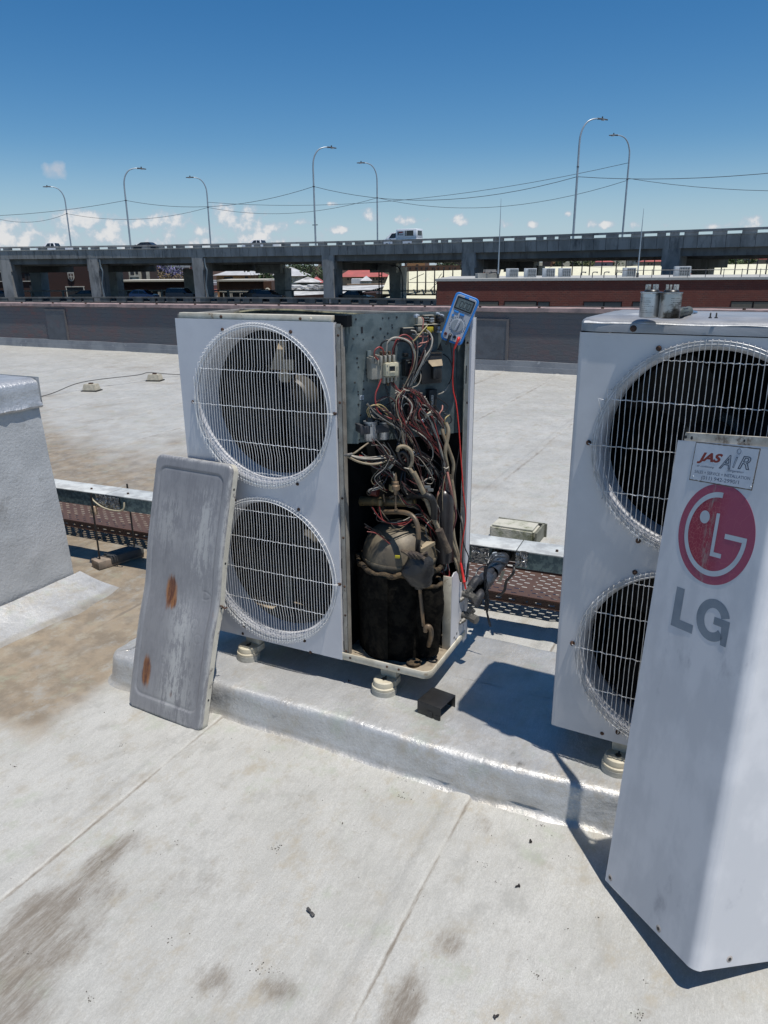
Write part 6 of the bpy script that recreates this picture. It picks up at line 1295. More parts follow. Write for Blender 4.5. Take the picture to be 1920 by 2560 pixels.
a0 = ony(*K7(1232, 1000), .33); a1 = ony(*K7(1262, 1150), .335)
P1 = [a0, a0 + Vector((.012, .03, .022)), ony(*KV(262, 655), .42), ony(*KV(330, 590), .55), ony(*KV(385, 520), .70), dpt(sx(.955), -.02, .16), e0 + Vector((-.012, .01, 0))]
P2 = [a1, a1 + Vector((.010, .03, .03)), ony(*KV(268, 720), .42), ony(*KV(345, 620), .55), ony(*KV(400, 545), .70), dpt(sx(.975), -.02, .150), e0 + Vector((.012, .01, -.01))]
for nm, P, r in (('lagged_pipe', P1, .0165), ('lagged_pipe', P2, .0175)): mb = MB(); mb.m(FM); mb.tube(P, r, 16, 8); obj(nm, mb, None, t, smooth=60)
mid = [(a + b_) / 2 for a, b_ in zip(P1, P2)]
def wrapb(i0, i1, r, nm):
    S = spline([mid[k] for k in range(len(mid))], 10); S = S[i0:i1]; mb = MB(); mb.m(TM); n = 24; ring = []
    for j, p in enumerate(S):
        a = (S[min(j + 1, len(S) - 1)] - S[max(j - 1, 0)]).normalized(); x = a.orthogonal().normalized(); y = a.cross(x)
        for k in range(n): q = 2 * math.pi * k / n; rr = r * (1 + .10 * noise.noise(Vector((math.cos(q) * 2, math.sin(q) * 2, j * .7))) + .05 * ((j // 2) % 2)); ring.append(p + (x * math.cos(q) + y * math.sin(q)) * rr)
    mb.add(ring, [(j * n + k, j * n + (k + 1) % n, (j + 1) * n + (k + 1) % n, (j + 1) * n + k) for j in range(len(S) - 1) for k in range(n)]); obj(nm, mb, None, t, smooth=50)
wrapb(14, 27, .030, 'tape_wrap'); wrapb(30, 58, .027, 'tape_wrap')
for k, (u0, u1) in enumerate((((300, 560), (425, 500)), ((290, 575), (430, 540)), ((310, 545), (400, 480)), ((225, 650), (300, 560)))):
    a, b_ = ony(*KV(*u0), .50), ony(*KV(*u1), .66); mb = MB(); mb.m(TM); mb.tube([a, (a + b_) / 2 + Vector((0, -.03, .028)), b_], .0035, 6, 6); obj('loose_tape', mb, None, t)
for P in ([(300, 560), (292, 620), (300, 700), (312, 790), (305, 860), (322, 930), (328, 955)], [(248, 700), (262, 760), (268, 810)], [(290, 720), (300, 790), (296, 850)]):
    Q = [ony(*KV(*p), .40) for p in P]; mb = MB(); mb.m(TM)
    vs = []
    for i, q in enumerate(Q): w = .008 * (1 - .6 * i / len(Q)); vs += [q + Vector((-w, .003 * math.sin(i * 2), 0)), q + Vector((w, -.003 * math.sin(i * 2), 0))]
    mb.add(vs, [(2 * i, 2 * i + 1, 2 * i + 3, 2 * i + 2) for i in range(len(Q) - 1)]); obj('hanging_tape', mb, None, t)
mb = MB(); mb.m(FM); mb.tube([dpt(sx(1.01), .01, .13), dpt(sx(1.015), -.02, .10), ony(*KV(432, 660), .86), ony(*KV(420, 715), .90), ony(*KV(398, 742), .93), ony(*KV(378, 750), .95)], .0062, 8, 8); obj('earth_cable', mb, None, t)
mb = MB(); mb.m(mat('pale_foil_strip', (.5, .48, .38), .6)); P = [ony(*KV(405, 590), .74), ony(*KV(425, 592), .74), ony(*KV(400, 660), .74), ony(*KV(375, 662), .74)]; mb.add(P, [(0, 1, 2, 3)]); mb.m(SIGNLIGHT); c = dpt(sx(.93), -.03, .175); mb.cyl(c, c + Vector((.012, -.002, .004)), .011, n=14); obj('foil_scrap', mb, None, t)
# ---- small litter on the roof
def on_roof(x, y): return Vector((x, y, RZ + seam_h(x, y) + .004 * noise.noise(Vector((x * 1.7, y * 1.1, 5))) + .0022))
p = on_roof(.977, -.825); t = thing('cable_lug', 'small grey crimp lug dropped on the bare roof in front', 'cable lug', p, -.45)
mb = MB(); mb.m(mat('dull_lug', (.12, .115, .11), .45, .5)); mb.cyl((-.014, 0, .0045), (-.004, 0, .0045), .0042, n=12); mb.cyl((-.004, 0, .0045), (.003, 0, .004), .0028, .0026, 10); mb.box((.0085, 0, .0035), (.012, .0085, .004), None, .001); mb.m(INK); mb.cyl((.0144, 0, .004), (.0147, 0, .004), .0022, n=8); obj('crimp', mb, None, t, local=True)
K0 = cr(0, 1580, 1.728); KR = cr(700, 1700, 1.765)
SCR = [(KR, 1105, 713, 'black screw on the roof in line with the shadow corner of the service cover'), (KR, 955, 1492, 'black screw standing head up at the bottom of the picture'), (KR, 1048, 915, 'small black fastener left of the foot of the service cover'), (KR, 305, 8, None)]
for kk, x, y, lab in SCR:
    if lab is None: continue
    q = onz(*kk(x, y), RZ); p = on_roof(q.x, q.y); t = thing('dropped_screw', lab, 'screw', p, ru(0, 6), 'screws dropped on the roof')
    mb = MB(); mb.m(mat('black_screw', (.035, .03, .03), .4, .4)); mb.cyl((-.006, 0, .003), (-.0035, 0, .003), .0044, n=12); obj('head', mb, None, t, local=True)
    mb = MB(); mb.m(MAT['black_screw']); mb.lathe([(.0019 + .0006 * (k % 2), k * .0011) for k in range(9)] + [(0, .0115)], (-.0035, 0, .003), (1, 0, -.08), 8); obj('thread', mb, None, t, local=True)
q = onz(*K7(188, 1812), PZ); t = thing('dropped_screw', 'rusty screw on the plinth beside the cream foot of the opened unit', 'screw', (q.x, q.y, PZ + .001), .4, 'screws dropped on the roof')
mb = MB(); mb.m(RUST); mb.cyl((-.006, 0, .003), (-.0035, 0, .003), .0042, n=12); obj('head', mb, None, t, local=True); mb = MB(); mb.m(RUST); mb.cyl((-.0035, 0, .003), (.007, 0, .002), .0019, .001, 8); obj('thread', mb, None, t, local=True)
# leaf and grit crumbs: nobody would count them
rg = random.Random(11); mb = MB(); mb.m(mat('dark_crumb', (.05, .045, .04), .9, 0, (.10, .09, .075), 90))
spots = [(KR, 540, 520, 12, .010), (KR, 1400, 1050, 3, .004), (KR, 1055, 828, 2, .003), (KR, 1130, 1310, 14, .008), (KR, 272, 630, 2, .003), (KR, 1282, 778, 2, .003), (KR, 1160, 637, 6, .008), (KR, 545, 440, 6, .01), (K0, 1190, 1465, 9, .012), (K0, 1110, 1450, 8, .012), (K0, 740, 1330, 8, .008), (K0, 1195, 935, 18, .012), (K0, 680, 960, 3, .004), (K0, 760, 912, 4, .006), (K0, 530, 490, 8, .008), (K0, 65, 580, 8, .008), (K0, 1160, 518, 5, .006), (K0, 1480, 826, 3, .003), (K0, 1248, 553, 2, .003), (K0, 110, 1390, 10, .01), (K0, 395, 1585, 8, .006), (K0, 285, 677, 2, .003), (KR, 1580, 1480, 14, .009), (KR, 1613, 1335, 4, .004), (KR, 1270, 1100, 3, .003), (KR, 905, 818, 8, .009), (KR, 955, 898, 4, .004)]
for kk, x, y, n, s_ in spots:
    q = onz(*kk(x, y), RZ)
    for _ in range(n): a, b_ = q.x + rg.gauss(0, s_), q.y + rg.gauss(0, s_ * .7); p = on_roof(a, b_); w = rg.uniform(.0010, .0026); mb.box((a, b_, p.z - .0012), (w, w * rg.uniform(.4, 1), w * .6), rg.uniform(0, 3))
for _ in range(420): a, b_ = rg.uniform(-1, 2.4), rg.uniform(-1.35, -.24); p = on_roof(a, b_); w = rg.uniform(.0006, .0019) * rg.choice((1, 1, 1, 1.5)); mb.box((a, b_, p.z - .0014), (w, w * rg.uniform(.5, 1), w * .6), rg.uniform(0, 3))
tag(obj('roof_grit', mb, None, kind='stuff', smooth=None), 'dark crumbs of grit and dead leaf scattered over the foreground roof', 'grit')
# ================================================================== FAR SIDE: GROUND, ELEVATED ROAD, TOWN
GZ = -11.
gm = mat('dusty_town_ground', (.16, .14, .11), .95, 0, (.10, .11, .07), .05, .9)
mb = MB(); mb.m(gm)
def gfn(i, j):
    r = 14 * 1.22 ** j; a = math.radians(-75 + 150 * i / 60) ; d = FH * math.cos(a) + RH * math.sin(a); p = CP + d * r; h = 0
    if r > 700: h = sstep(700, 3500, r) * (26 + 26 * noise.noise(Vector((a * 3, r / 900, 0))) + 22 * sstep(-.1, .9, a))
    return (p.x, p.y, GZ + h)
mb.grid(gfn, 61, 32); ground = obj('ground', mb, None, kind='structure', smooth=180)
def bezpts(P): return [Vector((a, b_, 0)) for a, b_ in P]
ED = spline(bezpts([(-175, 38), (-140, 57), (-118, 66), (-95.6, 74.6), (-76.8, 80.5), (-49.6, 84.4), (-29.5, 83.8), (-16.3, 81.6), (2, 77.5), (26, 70.5), (50, 60)]), 24)
SL = [0]
for a, b_ in zip(ED[:-1], ED[1:]): SL.append(SL[-1] + (b_ - a).length)
def ed(s):
    s = max(0, min(SL[-1] - 1e-4, s)); i = next(k for k in range(len(SL) - 1) if SL[k + 1] >= s); f = (s - SL[i]) / (SL[i + 1] - SL[i]); p = ED[i].lerp(ED[i + 1], f)
    a = ED[max(i - 2, 0)]; c = ED[min(i + 3, len(ED) - 1)]; t = (c - a).normalized(); return p, t, Vector((-t.y, t.x, 0))
def ept(s, o, z): p, t, n = ed(s); q = p + n * o; return Vector((q.x, q.y, z))
def s_at_u(u, o=0, z=3.):
    best = min(np.linspace(20, SL[-1] - 5, 1400), key=lambda s: abs(proj(ept(s, o, z))[0] - u)); return float(best)
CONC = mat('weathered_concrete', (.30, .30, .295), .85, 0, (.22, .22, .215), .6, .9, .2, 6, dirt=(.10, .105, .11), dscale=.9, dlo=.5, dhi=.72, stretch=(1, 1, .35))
CONCD = mat('girder_concrete', (.15, .155, .155), .85, 0, (.10, .105, .105), .5, .9, .2, 6, dirt=(.07, .07, .07), dscale=.8, dlo=.5, dhi=.7, stretch=(1, 1, .35))  # darker copy of the concrete: shade under the deck put into the colour
CONCL = mat('pale_concrete', (.40, .40, .37), .85, 0, (.30, .30, .28), .6, .9, .2, 6, dirt=(.20, .20, .18), dscale=.7, dlo=.5, dhi=.7)
ASPH = mat('asphalt', (.055, .055, .058), .9, 0, (.045, .045, .047), .8)
BR = thing('elevated_highway', 'long grey concrete highway viaduct crossing the whole view behind the roof', 'viaduct', ept(150, 10, GZ))
def sweep(name, prof, M, parent, s0=12, s1=None, step=2.4, kind=None):
    s1 = s1 or SL[-1] - 3; S = np.arange(s0, s1, step); mb = MB(); mb.m(M); n = len(prof)
    vs = [ept(s, o, z) for s in S for o, z in prof]; mb.add(vs, [(i * n + k, i * n + (k + 1) % n, (i + 1) * n + (k + 1) % n, (i + 1) * n + k) for i in range(len(S) - 1) for k in range(n)]); return obj(name, mb, None, parent, kind=kind, smooth=30)
WB = 20.
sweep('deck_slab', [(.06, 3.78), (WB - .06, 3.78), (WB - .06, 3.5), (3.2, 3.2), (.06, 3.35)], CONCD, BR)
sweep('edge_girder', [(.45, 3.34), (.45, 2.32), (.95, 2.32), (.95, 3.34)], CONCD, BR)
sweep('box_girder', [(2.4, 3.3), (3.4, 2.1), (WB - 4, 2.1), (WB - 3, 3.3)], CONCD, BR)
# fascia: precast panels, one object per panel run, joints as real gaps
fa = thing; s = 12.; mb = MB(); mb.m(CONC); jn = MB(); jn.m(CONCD)
while s < SL[-1] - 4:
    a, b_ = s + .02, s + 1.28
    P = [ept(a, -.01, 3.05), ept(b_, -.01, 3.05), ept(b_, -.08, 4.16), ept(a, -.08, 4.16), ept(a, .12, 3.05), ept(b_, .12, 3.05), ept(b_, .16, 4.16), ept(a, .16, 4.16)]
    mb.add(P, [(0, 1, 2, 3), (4, 7, 6, 5), (3, 2, 6, 7), (0, 4, 5, 1), (0, 3, 7, 4), (1, 5, 6, 2)]); s += 1.3
fo_ = obj('fascia_panels', mb, None, BR, smooth=None)
sweep('deck_kerb', [(-.14, 4.165), (.30, 4.165), (.30, 4.24), (-.14, 4.24)], CONCL, BR)
def rail(off, zt, name, par, s0, s1, per=2.62, gap=1.35, zb=4.24, M=CONC, gz=None):
    gz = gz or (zb + (zt - zb) * .55); s = s0; k = 0; many = name == 'far_parapet'; mb = MB(); mb.m(M)
    while s < s1:
        w = gap if k % 5 != 3 else gap * .45; cuts = [(s, s + per - w)] if k % 5 != 3 else [(s, s + .8), (s + 1.25, s + per - w + .1)]
        for a, b_ in cuts:
            P = [ept(a, off, zb), ept(b_, off, zb), ept(b_, off, gz + .01), ept(a, off, gz + .01), ept(a, off + .22, zb), ept(b_, off + .22, zb), ept(b_, off + .22, gz + .01), ept(a, off + .22, gz + .01)]
            mb.add(P, [(0, 1, 2, 3), (4, 7, 6, 5), (0, 3, 7, 4), (1, 5, 6, 2)])
            if not many: obj('parapet_block', mb, None, par, smooth=None); mb = MB(); mb.m(M)
        s += per; k += 1
    if many: obj('far_parapet_blocks', mb, None, par, smooth=None, kind='stuff')
    sweep(name + '_rail', [(off - .04, gz), (off + .26, gz), (off + .26, zt), (off - .04, zt)], M, par, s0, s1)
rail(.02, 4.72, 'near_parapet', BR, 12, SL[-1] - 6); rail(WB - .3, 4.72, 'far_parapet', BR, 12, SL[-1] - 6)
road = sweep('upper_road', [(.32, 3.785), (WB - .35, 3.785), (WB - .35, 3.795), (.32, 3.795)], ASPH, None, kind='structure')
NEARU = [30, 250, 510, 832, 1180, 1680, -190]; FARU = [98, 286, 478, 704, 990, 1330, 1745, -60]
for i, u in enumerate(NEARU):
    s = s_at_u(u, 1.3, 0); p, t, n = ed(s); a = math.atan2(t.y, t.x); c = p + n * 1.35
    mb = MB(); mb.m(CONC); b = bmesh.new(); bmesh.ops.create_cube(b, size=1); bmesh.ops.scale(b, vec=(1.55, 2.7, 15.2), verts=b.verts)
    for v in b.verts:
        if v.co.z < 0: v.co.x *= .86; v.co.y *= .9
    mb.bm(b, Matrix.Translation((c.x, c.y, 3.0 - 7.6 + .05)) @ Matrix.Rotation(a, 4, 'Z')); cl_ = obj('column', mb, None, BR)
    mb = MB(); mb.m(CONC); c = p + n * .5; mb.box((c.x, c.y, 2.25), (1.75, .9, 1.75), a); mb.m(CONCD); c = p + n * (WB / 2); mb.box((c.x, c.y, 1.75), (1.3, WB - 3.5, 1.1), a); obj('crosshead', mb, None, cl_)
    if i in (1, 2):
        c = p - n * .12 + t * 1.2; P = [(0, 2.9), (.05, 1.9), (.25, 1.2), (-.05, -.6), (.0, -1.4), (.15, -3), (.2, -6)]
        mb = MB(); mb.m(mat('grey_blue_pipe', (.15, .19, .22), .5, .2)); mb.tube([c + t * o + Vector((0, 0, z - c.z)) for o, z in P], .10, 8, 3); obj('drain_pipe', mb, None, cl_)
for i, u in enumerate(FARU):
    s = s_at_u(u, WB - 4, -2); p, t, n = ed(s); a = math.atan2(t.y, t.x); c = p + n * (WB - 3.2)
    mb = MB(); mb.m(CONCL if i != 0 else mat('bluish_concrete', (.30, .34, .36), .85, 0, (.22, .26, .28), .8)); b = bmesh.new(); bmesh.ops.create_cube(b, size=1); bmesh.ops.scale(b, vec=(1.9, 2.4, 12.6), verts=b.verts)
    for v in b.verts:
        if v.co.z < 0: v.co.x *= .62
    mb.bm(b, Matrix.Translation((c.x, c.y, 1.6 - 6.3)) @ Matrix.Rotation(a, 4, 'Z')); obj('column', mb, None, BR)
    if i in (3, 4, 5): mb = MB(); mb.m(CONCL); c = p + n * (WB - 4.5) - t * 1.4; mb.box((c.x, c.y, 1.5), (4.2, 2.0, 1.3), a); obj('crosshead_end', mb, None, BR)
# ---- lower carriageway with its parapets
lower = sweep('lower_road', [(-2.2, -2.75), (16, -2.75), (16, -3.2), (-2.2, -3.2)], ASPH, None, kind='structure')
LB = thing('lower_carriageway_parapet', 'low slotted concrete parapet of the lower road seen just above our roof wall', 'road parapet', ept(120, -2, -2.7))
rail(-2.3, -2.06, 'slotted', LB, 12, SL[-1] - 6, 2.6, 1.1, -2.74, CONCD, -2.24)
FB = thing('guard_rail', 'pale guard rail along the far side of the lower road behind the cars', 'guard rail', ept(120, 15.6, -2.7))
sweep('rail', [(15.4, -1.78), (15.6, -1.78), (15.6, -1.60), (15.4, -1.60)], CONCL, FB)
for k, s in enumerate(np.arange(20, SL[-1] - 8, 5.2)): 
    mb = MB(); mb.m(CONCL); p = ept(s, 15.5, -2.2); mb.box(p, (.35, .2, 1.05), 0); obj('post', mb, None, FB)
# ---- street lamps
POLE = mat('galvanised_pole', (.42, .46, .49), .4, .4, (.33, .37, .40), 1.); LAMPH = mat('lamp_housing', (.06, .065, .07), .5, 0, (.09, .09, .095), 6)
LG = 'tall curved street lamps along the viaduct'
def lamp(u, v0, near, H, lab):
    off = .1 if near else WB - .1
    s = s_at_u(u, off, 4.5); p = ept(s, off, 4.1); q, t_, n = ed(s); d = n if near else -n
    t = thing('street_lamp', lab, 'street lamp', p, 0, LG)
    d = (n * .45 + RH * .9).normalized() * (1 if near else -1)
    P = [p + Vector((0, 0, z)) for z in (0, H * .3, H * .6, H - 2.3)] + [p + d * .10 + Vector((0, 0, H - 1.45)), p + d * .38 + Vector((0, 0, H - .78)), p + d * .85 + Vector((0, 0, H - .28)), p + d * 1.5 + Vector((0, 0, H - .04)), p + d * 2.1 + Vector((0, 0, H + .0))]
    mb = MB(); mb.m(POLE); mb.tube(P, [.125, .055], 8, 5); obj('pole', mb, None, t, smooth=60)
    e = P[-1]; mb = MB(); mb.m(LAMPH); mb.tube([e - d * .2, e + d * .15, e + d * .75 - Vector((0, 0, .04)), e + d * .98 - Vector((0, 0, .06))], [.10, .06], 8, 3); mb.box(e + d * .35 + Vector((0, 0, .14)), (.12, .12, .16), 0); lm = obj('lamp_head', mb, None, t)
    mb = MB(); mb.m(SIGNLIGHT); mb.box(e + d * .45 - Vector((0, 0, .11)), (.3, .3, .04), math.atan2(d.y, d.x)); obj('lens', mb, None, lm)
    mb = MB(); mb.m(LAMPH); mb.box(p + Vector((0, 0, H * .61)), (.22, .22, .10)); obj('wire_clamp', mb, None, t)
    return t, p, H
NL = [lamp(327, 612, True, 10.4, 'near side street lamp left of the opened unit top, behind the dark car'), lamp(790, 605, True, 11.6, 'near side street lamp rising above the opened unit'), lamp(1432, 587, True, 11.6, 'tallest near side street lamp above the gap between the units')]
mb = MB(); mb.m(LAMPH); q = NL[1][1]; mb.box(q + Vector((0, 0, 2.6)), (.75, .08, .09), 0); obj('cross_arm', mb, None, NL[1][0])
FL = [lamp(180, 614, False, 10.3, 'far side street lamp at left, leaning over the white truck'), lamp(528, 607, False, 11.1, 'far side street lamp between the dark car and the white pickup'), lamp(943, 599, False, 11.9, 'far side street lamp just left of the white van'), lamp(1554, 578, False, 12.5, 'far side street lamp above the loose capacitors')]
FL0 = lamp(-22, 620, False, 10.2, 'far side street lamp whose head peeks in at the left edge')
def cable(a, b_, sag, lab):
    mb = MB(); mb.m(mat('dark_cable', (.05, .055, .065), .6)); mb.tube([a.lerp(b_, f) - Vector((0, 0, 4 * sag * f * (1 - f))) for f in np.linspace(0, 1, 17)], .028, 5)
    tag(obj('overhead_wire', mb, None), lab, 'wire', 'wires strung between the street lamps')
def top(L, f=.61, dz=0): return L[1] + Vector((0, 0, L[2] * f + dz))
nr = ept(SL[-1] - 30, .1, 4.1) + Vector((0, 0, 7.2)); nl = ept(s_at_u(-330, .1, 4.5), .1, 4.1) + Vector((0, 0, 5.6))
cable(nl, top(NL[0]), 1.3, 'near wire running off the left edge from the leftmost near lamp'); cable(top(NL[0]), top(NL[1]), 1.5, 'near wire sagging between the left and middle near lamps'); cable(top(NL[1]), top(NL[2], .53), 1.9, 'near wire sagging between the middle and tallest near lamps'); cable(top(NL[2], .53), nr, 1.6, 'near wire running off the right edge from the tallest lamp')
cable(top(FL0), top(FL[0]), 1.2, 'far wire at the left edge ending on the far lamp over the white truck'); cable(top(FL[0]), top(FL[1]), 1.3, 'far wire sagging behind the left near lamp'); cable(top(FL[1]), top(FL[2]), 1.5, 'far wire sagging behind the middle near lamp'); cable(top(FL[2]), top(FL[3], .60), 2.2, 'far wire sagging low to the right of the white van lamp'); cable(top(FL[3], .62), ept(SL[-1] - 30, WB, 4.1) + Vector((0, 0, 6)), 2.0, 'far wire running off the right edge above the capacitors')
cable(top(FL[1], .68), top(FL[3], .76), 2.1, 'thin highest wire spanning behind the van lamp')
# ---- vehicles
GLS = mat('dark_car_glass', (.02, .025, .03), .08, 0, (.03, .035, .04), 2); TYRE = mat('tyre_rubber', (.02, .02, .02), .8); RIM = mat('wheel_rim', (.4, .4, .41), .3, .7)
def car(name, lab, cat, s, off, z, col, L_, W_, body, glass, flip=False, k=1., group=None):
    p, t_, n = ed(s); a = math.atan2(t_.y, t_.x) + (math.pi if flip else 0); c = p + n * off
    M_ = Matrix.Translation((c.x, c.y, z)) @ Matrix.Rotation(a, 4, 'Z') @ Matrix.Diagonal((1, 1, k, 1)); t = thing(name, lab, cat, M=M_, group=group)
    def ex(poly, w0, w1, mt, nm, par, z_in=None):
        """profile (x,z) extruded across; narrower toward the roof"""
        b = bmesh.new(); zs = [q[1] for q in poly]; zm, zx = min(zs), max(zs); vs = []
        for sgn in (-1, 1): vs.append([b.verts.new((x, sgn * (w0 + (w1 - w0) * (zz - zm) / max(.01, zx - zm)) / 2, zz)) for x, zz in poly])
        b.faces.new(vs[0]); b.faces.new(vs[1][::-1]); m_ = len(poly)
        for i in range(m_): j = (i + 1) % m_; b.faces.new((vs[0][j], vs[0][i], vs[1][i], vs[1][j]))
        bmesh.ops.recalc_face_normals(b, faces=b.faces[:]); bmesh.ops.bevel(b, geom=[e for e in b.edges if len(e.link_faces) == 2 and e.calc_face_angle() > .5], offset=.04, segments=2, affect='EDGES', clamp_overlap=True)
        mb = MB(); mb.m(mt); mb.bm(b); return obj(nm, mb, None, par, local=True, smooth=40)
    ex(body[0], W_, W_ * .96, col, 'body', t)
    if len(body) > 1: ex(body[1], W_ * .95, W_ * .78, col, 'cabin', t)
    for g in glass:
        for sgn in (-1, 1):
            mb = MB(); mb.m(GLS)
            k = lambda zz: (W_ * .95 + (W_ * .78 - W_ * .95) * (zz - body[1][0][1]) / (max(q[1] for q in body[1]) - body[1][0][1])) / 2 + .012 if len(body) > 1 else W_ / 2 + .01
            mb.add([(x, sgn * k(zz), zz) for x, zz in g], [tuple(range(len(g)))]); obj('side_window', mb, None, t, local=True, smooth=None)
    zb_ = body[1] if len(body) > 1 else None
    if zb_:
        # windscreen and rear screen follow the cabin slopes
        xs = sorted(zb_, key=lambda q: q[0]); lo0, lo1 = zb_[0], zb_[-1]; top_ = sorted([q for q in zb_ if q[1] > zb_[0][1] + .2], key=lambda q: q[0])
        for (lo, hi, sg, nm) in ((lo0 if lo0[0] < lo1[0] else lo1, top_[0], -1, 'windscreen'), (lo1 if lo0[0] < lo1[0] else lo0, top_[-1], 1, 'rear_window')):
            mb = MB(); mb.m(GLS); P = []
            for f, ww in ((.12, .86), (.88, .72)):
                x = lo[0] + (hi[0] - lo[0]) * f + sg * .02; zz = lo[1] + (hi[1] - lo[1]) * f + .015; P += [(x, -W_ * ww / 2, zz), (x, W_ * ww / 2, zz)]
            mb.add([P[0], P[1], P[3], P[2]], [(0, 1, 2, 3)]); obj(nm, mb, None, t, local=True, smooth=None)
    for x in (-L_ * .30, L_ * .30):
        for sgn in (-1, 1):
            mb = MB(); mb.m(TYRE); mb.cyl((x, sgn * (W_ / 2 - .19), .31), (x, sgn * (W_ / 2 + .01), .31), .31, n=18); w = obj('wheel', mb, None, t, local=True)
            mb = MB(); mb.m(RIM); mb.cyl((x, sgn * (W_ / 2 + .01), .31), (x, sgn * (W_ / 2 + .02), .31), .19, .17, 14); obj('rim', mb, None, w, local=True)
    for sgn in (-1, 1):
        zh = body[0][2][1] * .72 if len(body[0]) > 2 else .7
        mb = MB(); mb.m(SIGNLIGHT); mb.box((-L_ / 2 + .03, sgn * W_ * .36, .68), (.06, .3, .14)); obj('headlight', mb, None, t, local=True)
        mb = MB(); mb.m(SIGNR); mb.box((L_ / 2 - .02, sgn * W_ * .40, .80), (.05, .16, .2)); obj('tail_light', mb, None, t, local=True)
        mb = MB(); mb.m(INK); mb.box((-L_ * .20, sgn * (W_ / 2 + .09), 1.02), (.1, .16, .14)); obj('mirror', mb, None, t, local=True)
    return t
def cl(name, col, c2=None): return mat(name, col, .25, .1, c2 or col, 1)
VW, VB, VN, VBL = cl('white_car_paint', (.86, .87, .88)), cl('black_car_paint', (.015, .016, .018)), cl('navy_car_paint', (.02, .028, .05)), cl('blue_car_paint', (.035, .085, .19))
hatch = [[(-2, .3), (-2.02, .75), (-1.0, .95), (1.95, 1.0), (2.0, .3)], [(-1.15, .93), (-.35, 1.45), (1.2, 1.48), (1.9, .98)]]; hg = [[(-.75, .98), (-.25, 1.38), (.35, 1.41), (.35, .99)], [(.42, .99), (.42, 1.41), (1.15, 1.40), (1.45, 1.0)]]
suv = [[(-2.2, .35), (-2.22, .95), (-1.1, 1.08), (2.2, 1.1), (2.2, .35)], [(-1.25, 1.06), (-.55, 1.68), (2.0, 1.70), (2.18, 1.08)]]; sg = [[(-.8, 1.12), (-.42, 1.6), (.25, 1.62), (.25, 1.12)], [(.33, 1.12), (.33, 1.62), (1.15, 1.62), (1.15, 1.12)], [(1.23, 1.12), (1.23, 1.62), (1.9, 1.58), (2.02, 1.14)]]
sed = [[(-2.2, .3), (-2.2, .75), (-.9, .92), (1.5, .95), (2.2, .9), (2.22, .3)], [(-1.05, .9), (-.15, 1.40), (1.0, 1.42), (1.75, .93)]]; se = [[(-.6, .95), (-.05, 1.33), (.42, 1.36), (.42, .96)], [(.5, .96), (.5, 1.36), (.95, 1.35), (1.35, .97)]]
bak = [[(-2.45, .4), (-2.45, .95), (-1.35, 1.08), (2.5, 1.12), (2.5, .4)], [(-1.45, 1.06), (-.75, 1.68), (.35, 1.70), (.55, 1.10)]]; bg_ = [[(-1.0, 1.12), (-.62, 1.6), (-.25, 1.62), (-.25, 1.12)], [(-.17, 1.12), (-.17, 1.62), (.25, 1.60), (.38, 1.12)]]
UZ, LZ_ = 3.795, -2.745
car('pickup_truck', 'white pickup truck with railed load bed on the viaduct at far left', 'pickup truck', s_at_u(140, 6, 5), 5.5, UZ, VW, 4.6, 1.75, bak, bg_, k=.93)
car('parked_car', 'dark estate car on the viaduct beside the left near lamp', 'car', s_at_u(362, 4, 5), 4, UZ, VB, 4.4, 1.8, sed, se)
car('pickup_truck', 'white double cab pickup on the viaduct above the opened unit', 'pickup truck', s_at_u(650, 4.5, 5), 4.5, UZ, VW, 4.6, 1.75, bak, bg_, k=.86)
VP = thing('x', 'x', 'x') if False else None
van = [[(-2.6, .4), (-2.62, .95), (-1.7, 1.15), (2.6, 1.15), (2.6, .4)], [(-1.8, 1.12), (-1.0, 1.85), (-.2, 1.88), (-.15, 1.12)]]
tv = car('canopy_van', 'white light truck with windowed canopy on the viaduct left of the meter', 'light truck', s_at_u(1003, 3.5, 5), 3.5, UZ, VW, 5.2, 1.85, van, [[(-1.3, 1.2), (-.92, 1.75), (-.35, 1.77), (-.35, 1.2)]])
mb = MB(); mb.m(VW); mb.box((1.15, 0, 1.68), (2.85, 1.82, 1.12), None, .08); cn = obj('canopy', mb, None, tv, local=True)
for sgn in (-1, 1):
    for (x0, x1, M_, nm) in ((.95, 1.12, GLS, 'canopy_window'), (1.18, 2.15, GLS, 'canopy_window')): mb = MB(); mb.m(M_); mb.box(((x0 + x1) / 2, sgn * .913, 1.72), (x1 - x0, .01, .62)); obj(nm, mb, None, cn, local=True)
    mb = MB(); mb.m(SIGNLIGHT); mb.box((.38, sgn * .913, 1.70), (.95, .01, .60)); mb.m(SIGNR); mb.box((.42, sgn * .919, 1.85), (.55, .006, .16)); mb.m(INK); mb.box((.05, sgn * .919, 1.74), (.16, .006, .3)); mb.box((.42, sgn * .919, 1.58), (.7, .006, .05)); obj('side_advert', mb, None, cn, local=True)
mb = MB(); mb.m(GLS); mb.box((2.585, 0, 1.75), (.01, 1.2, .55)); obj('rear_window', mb, None, cn, local=True)
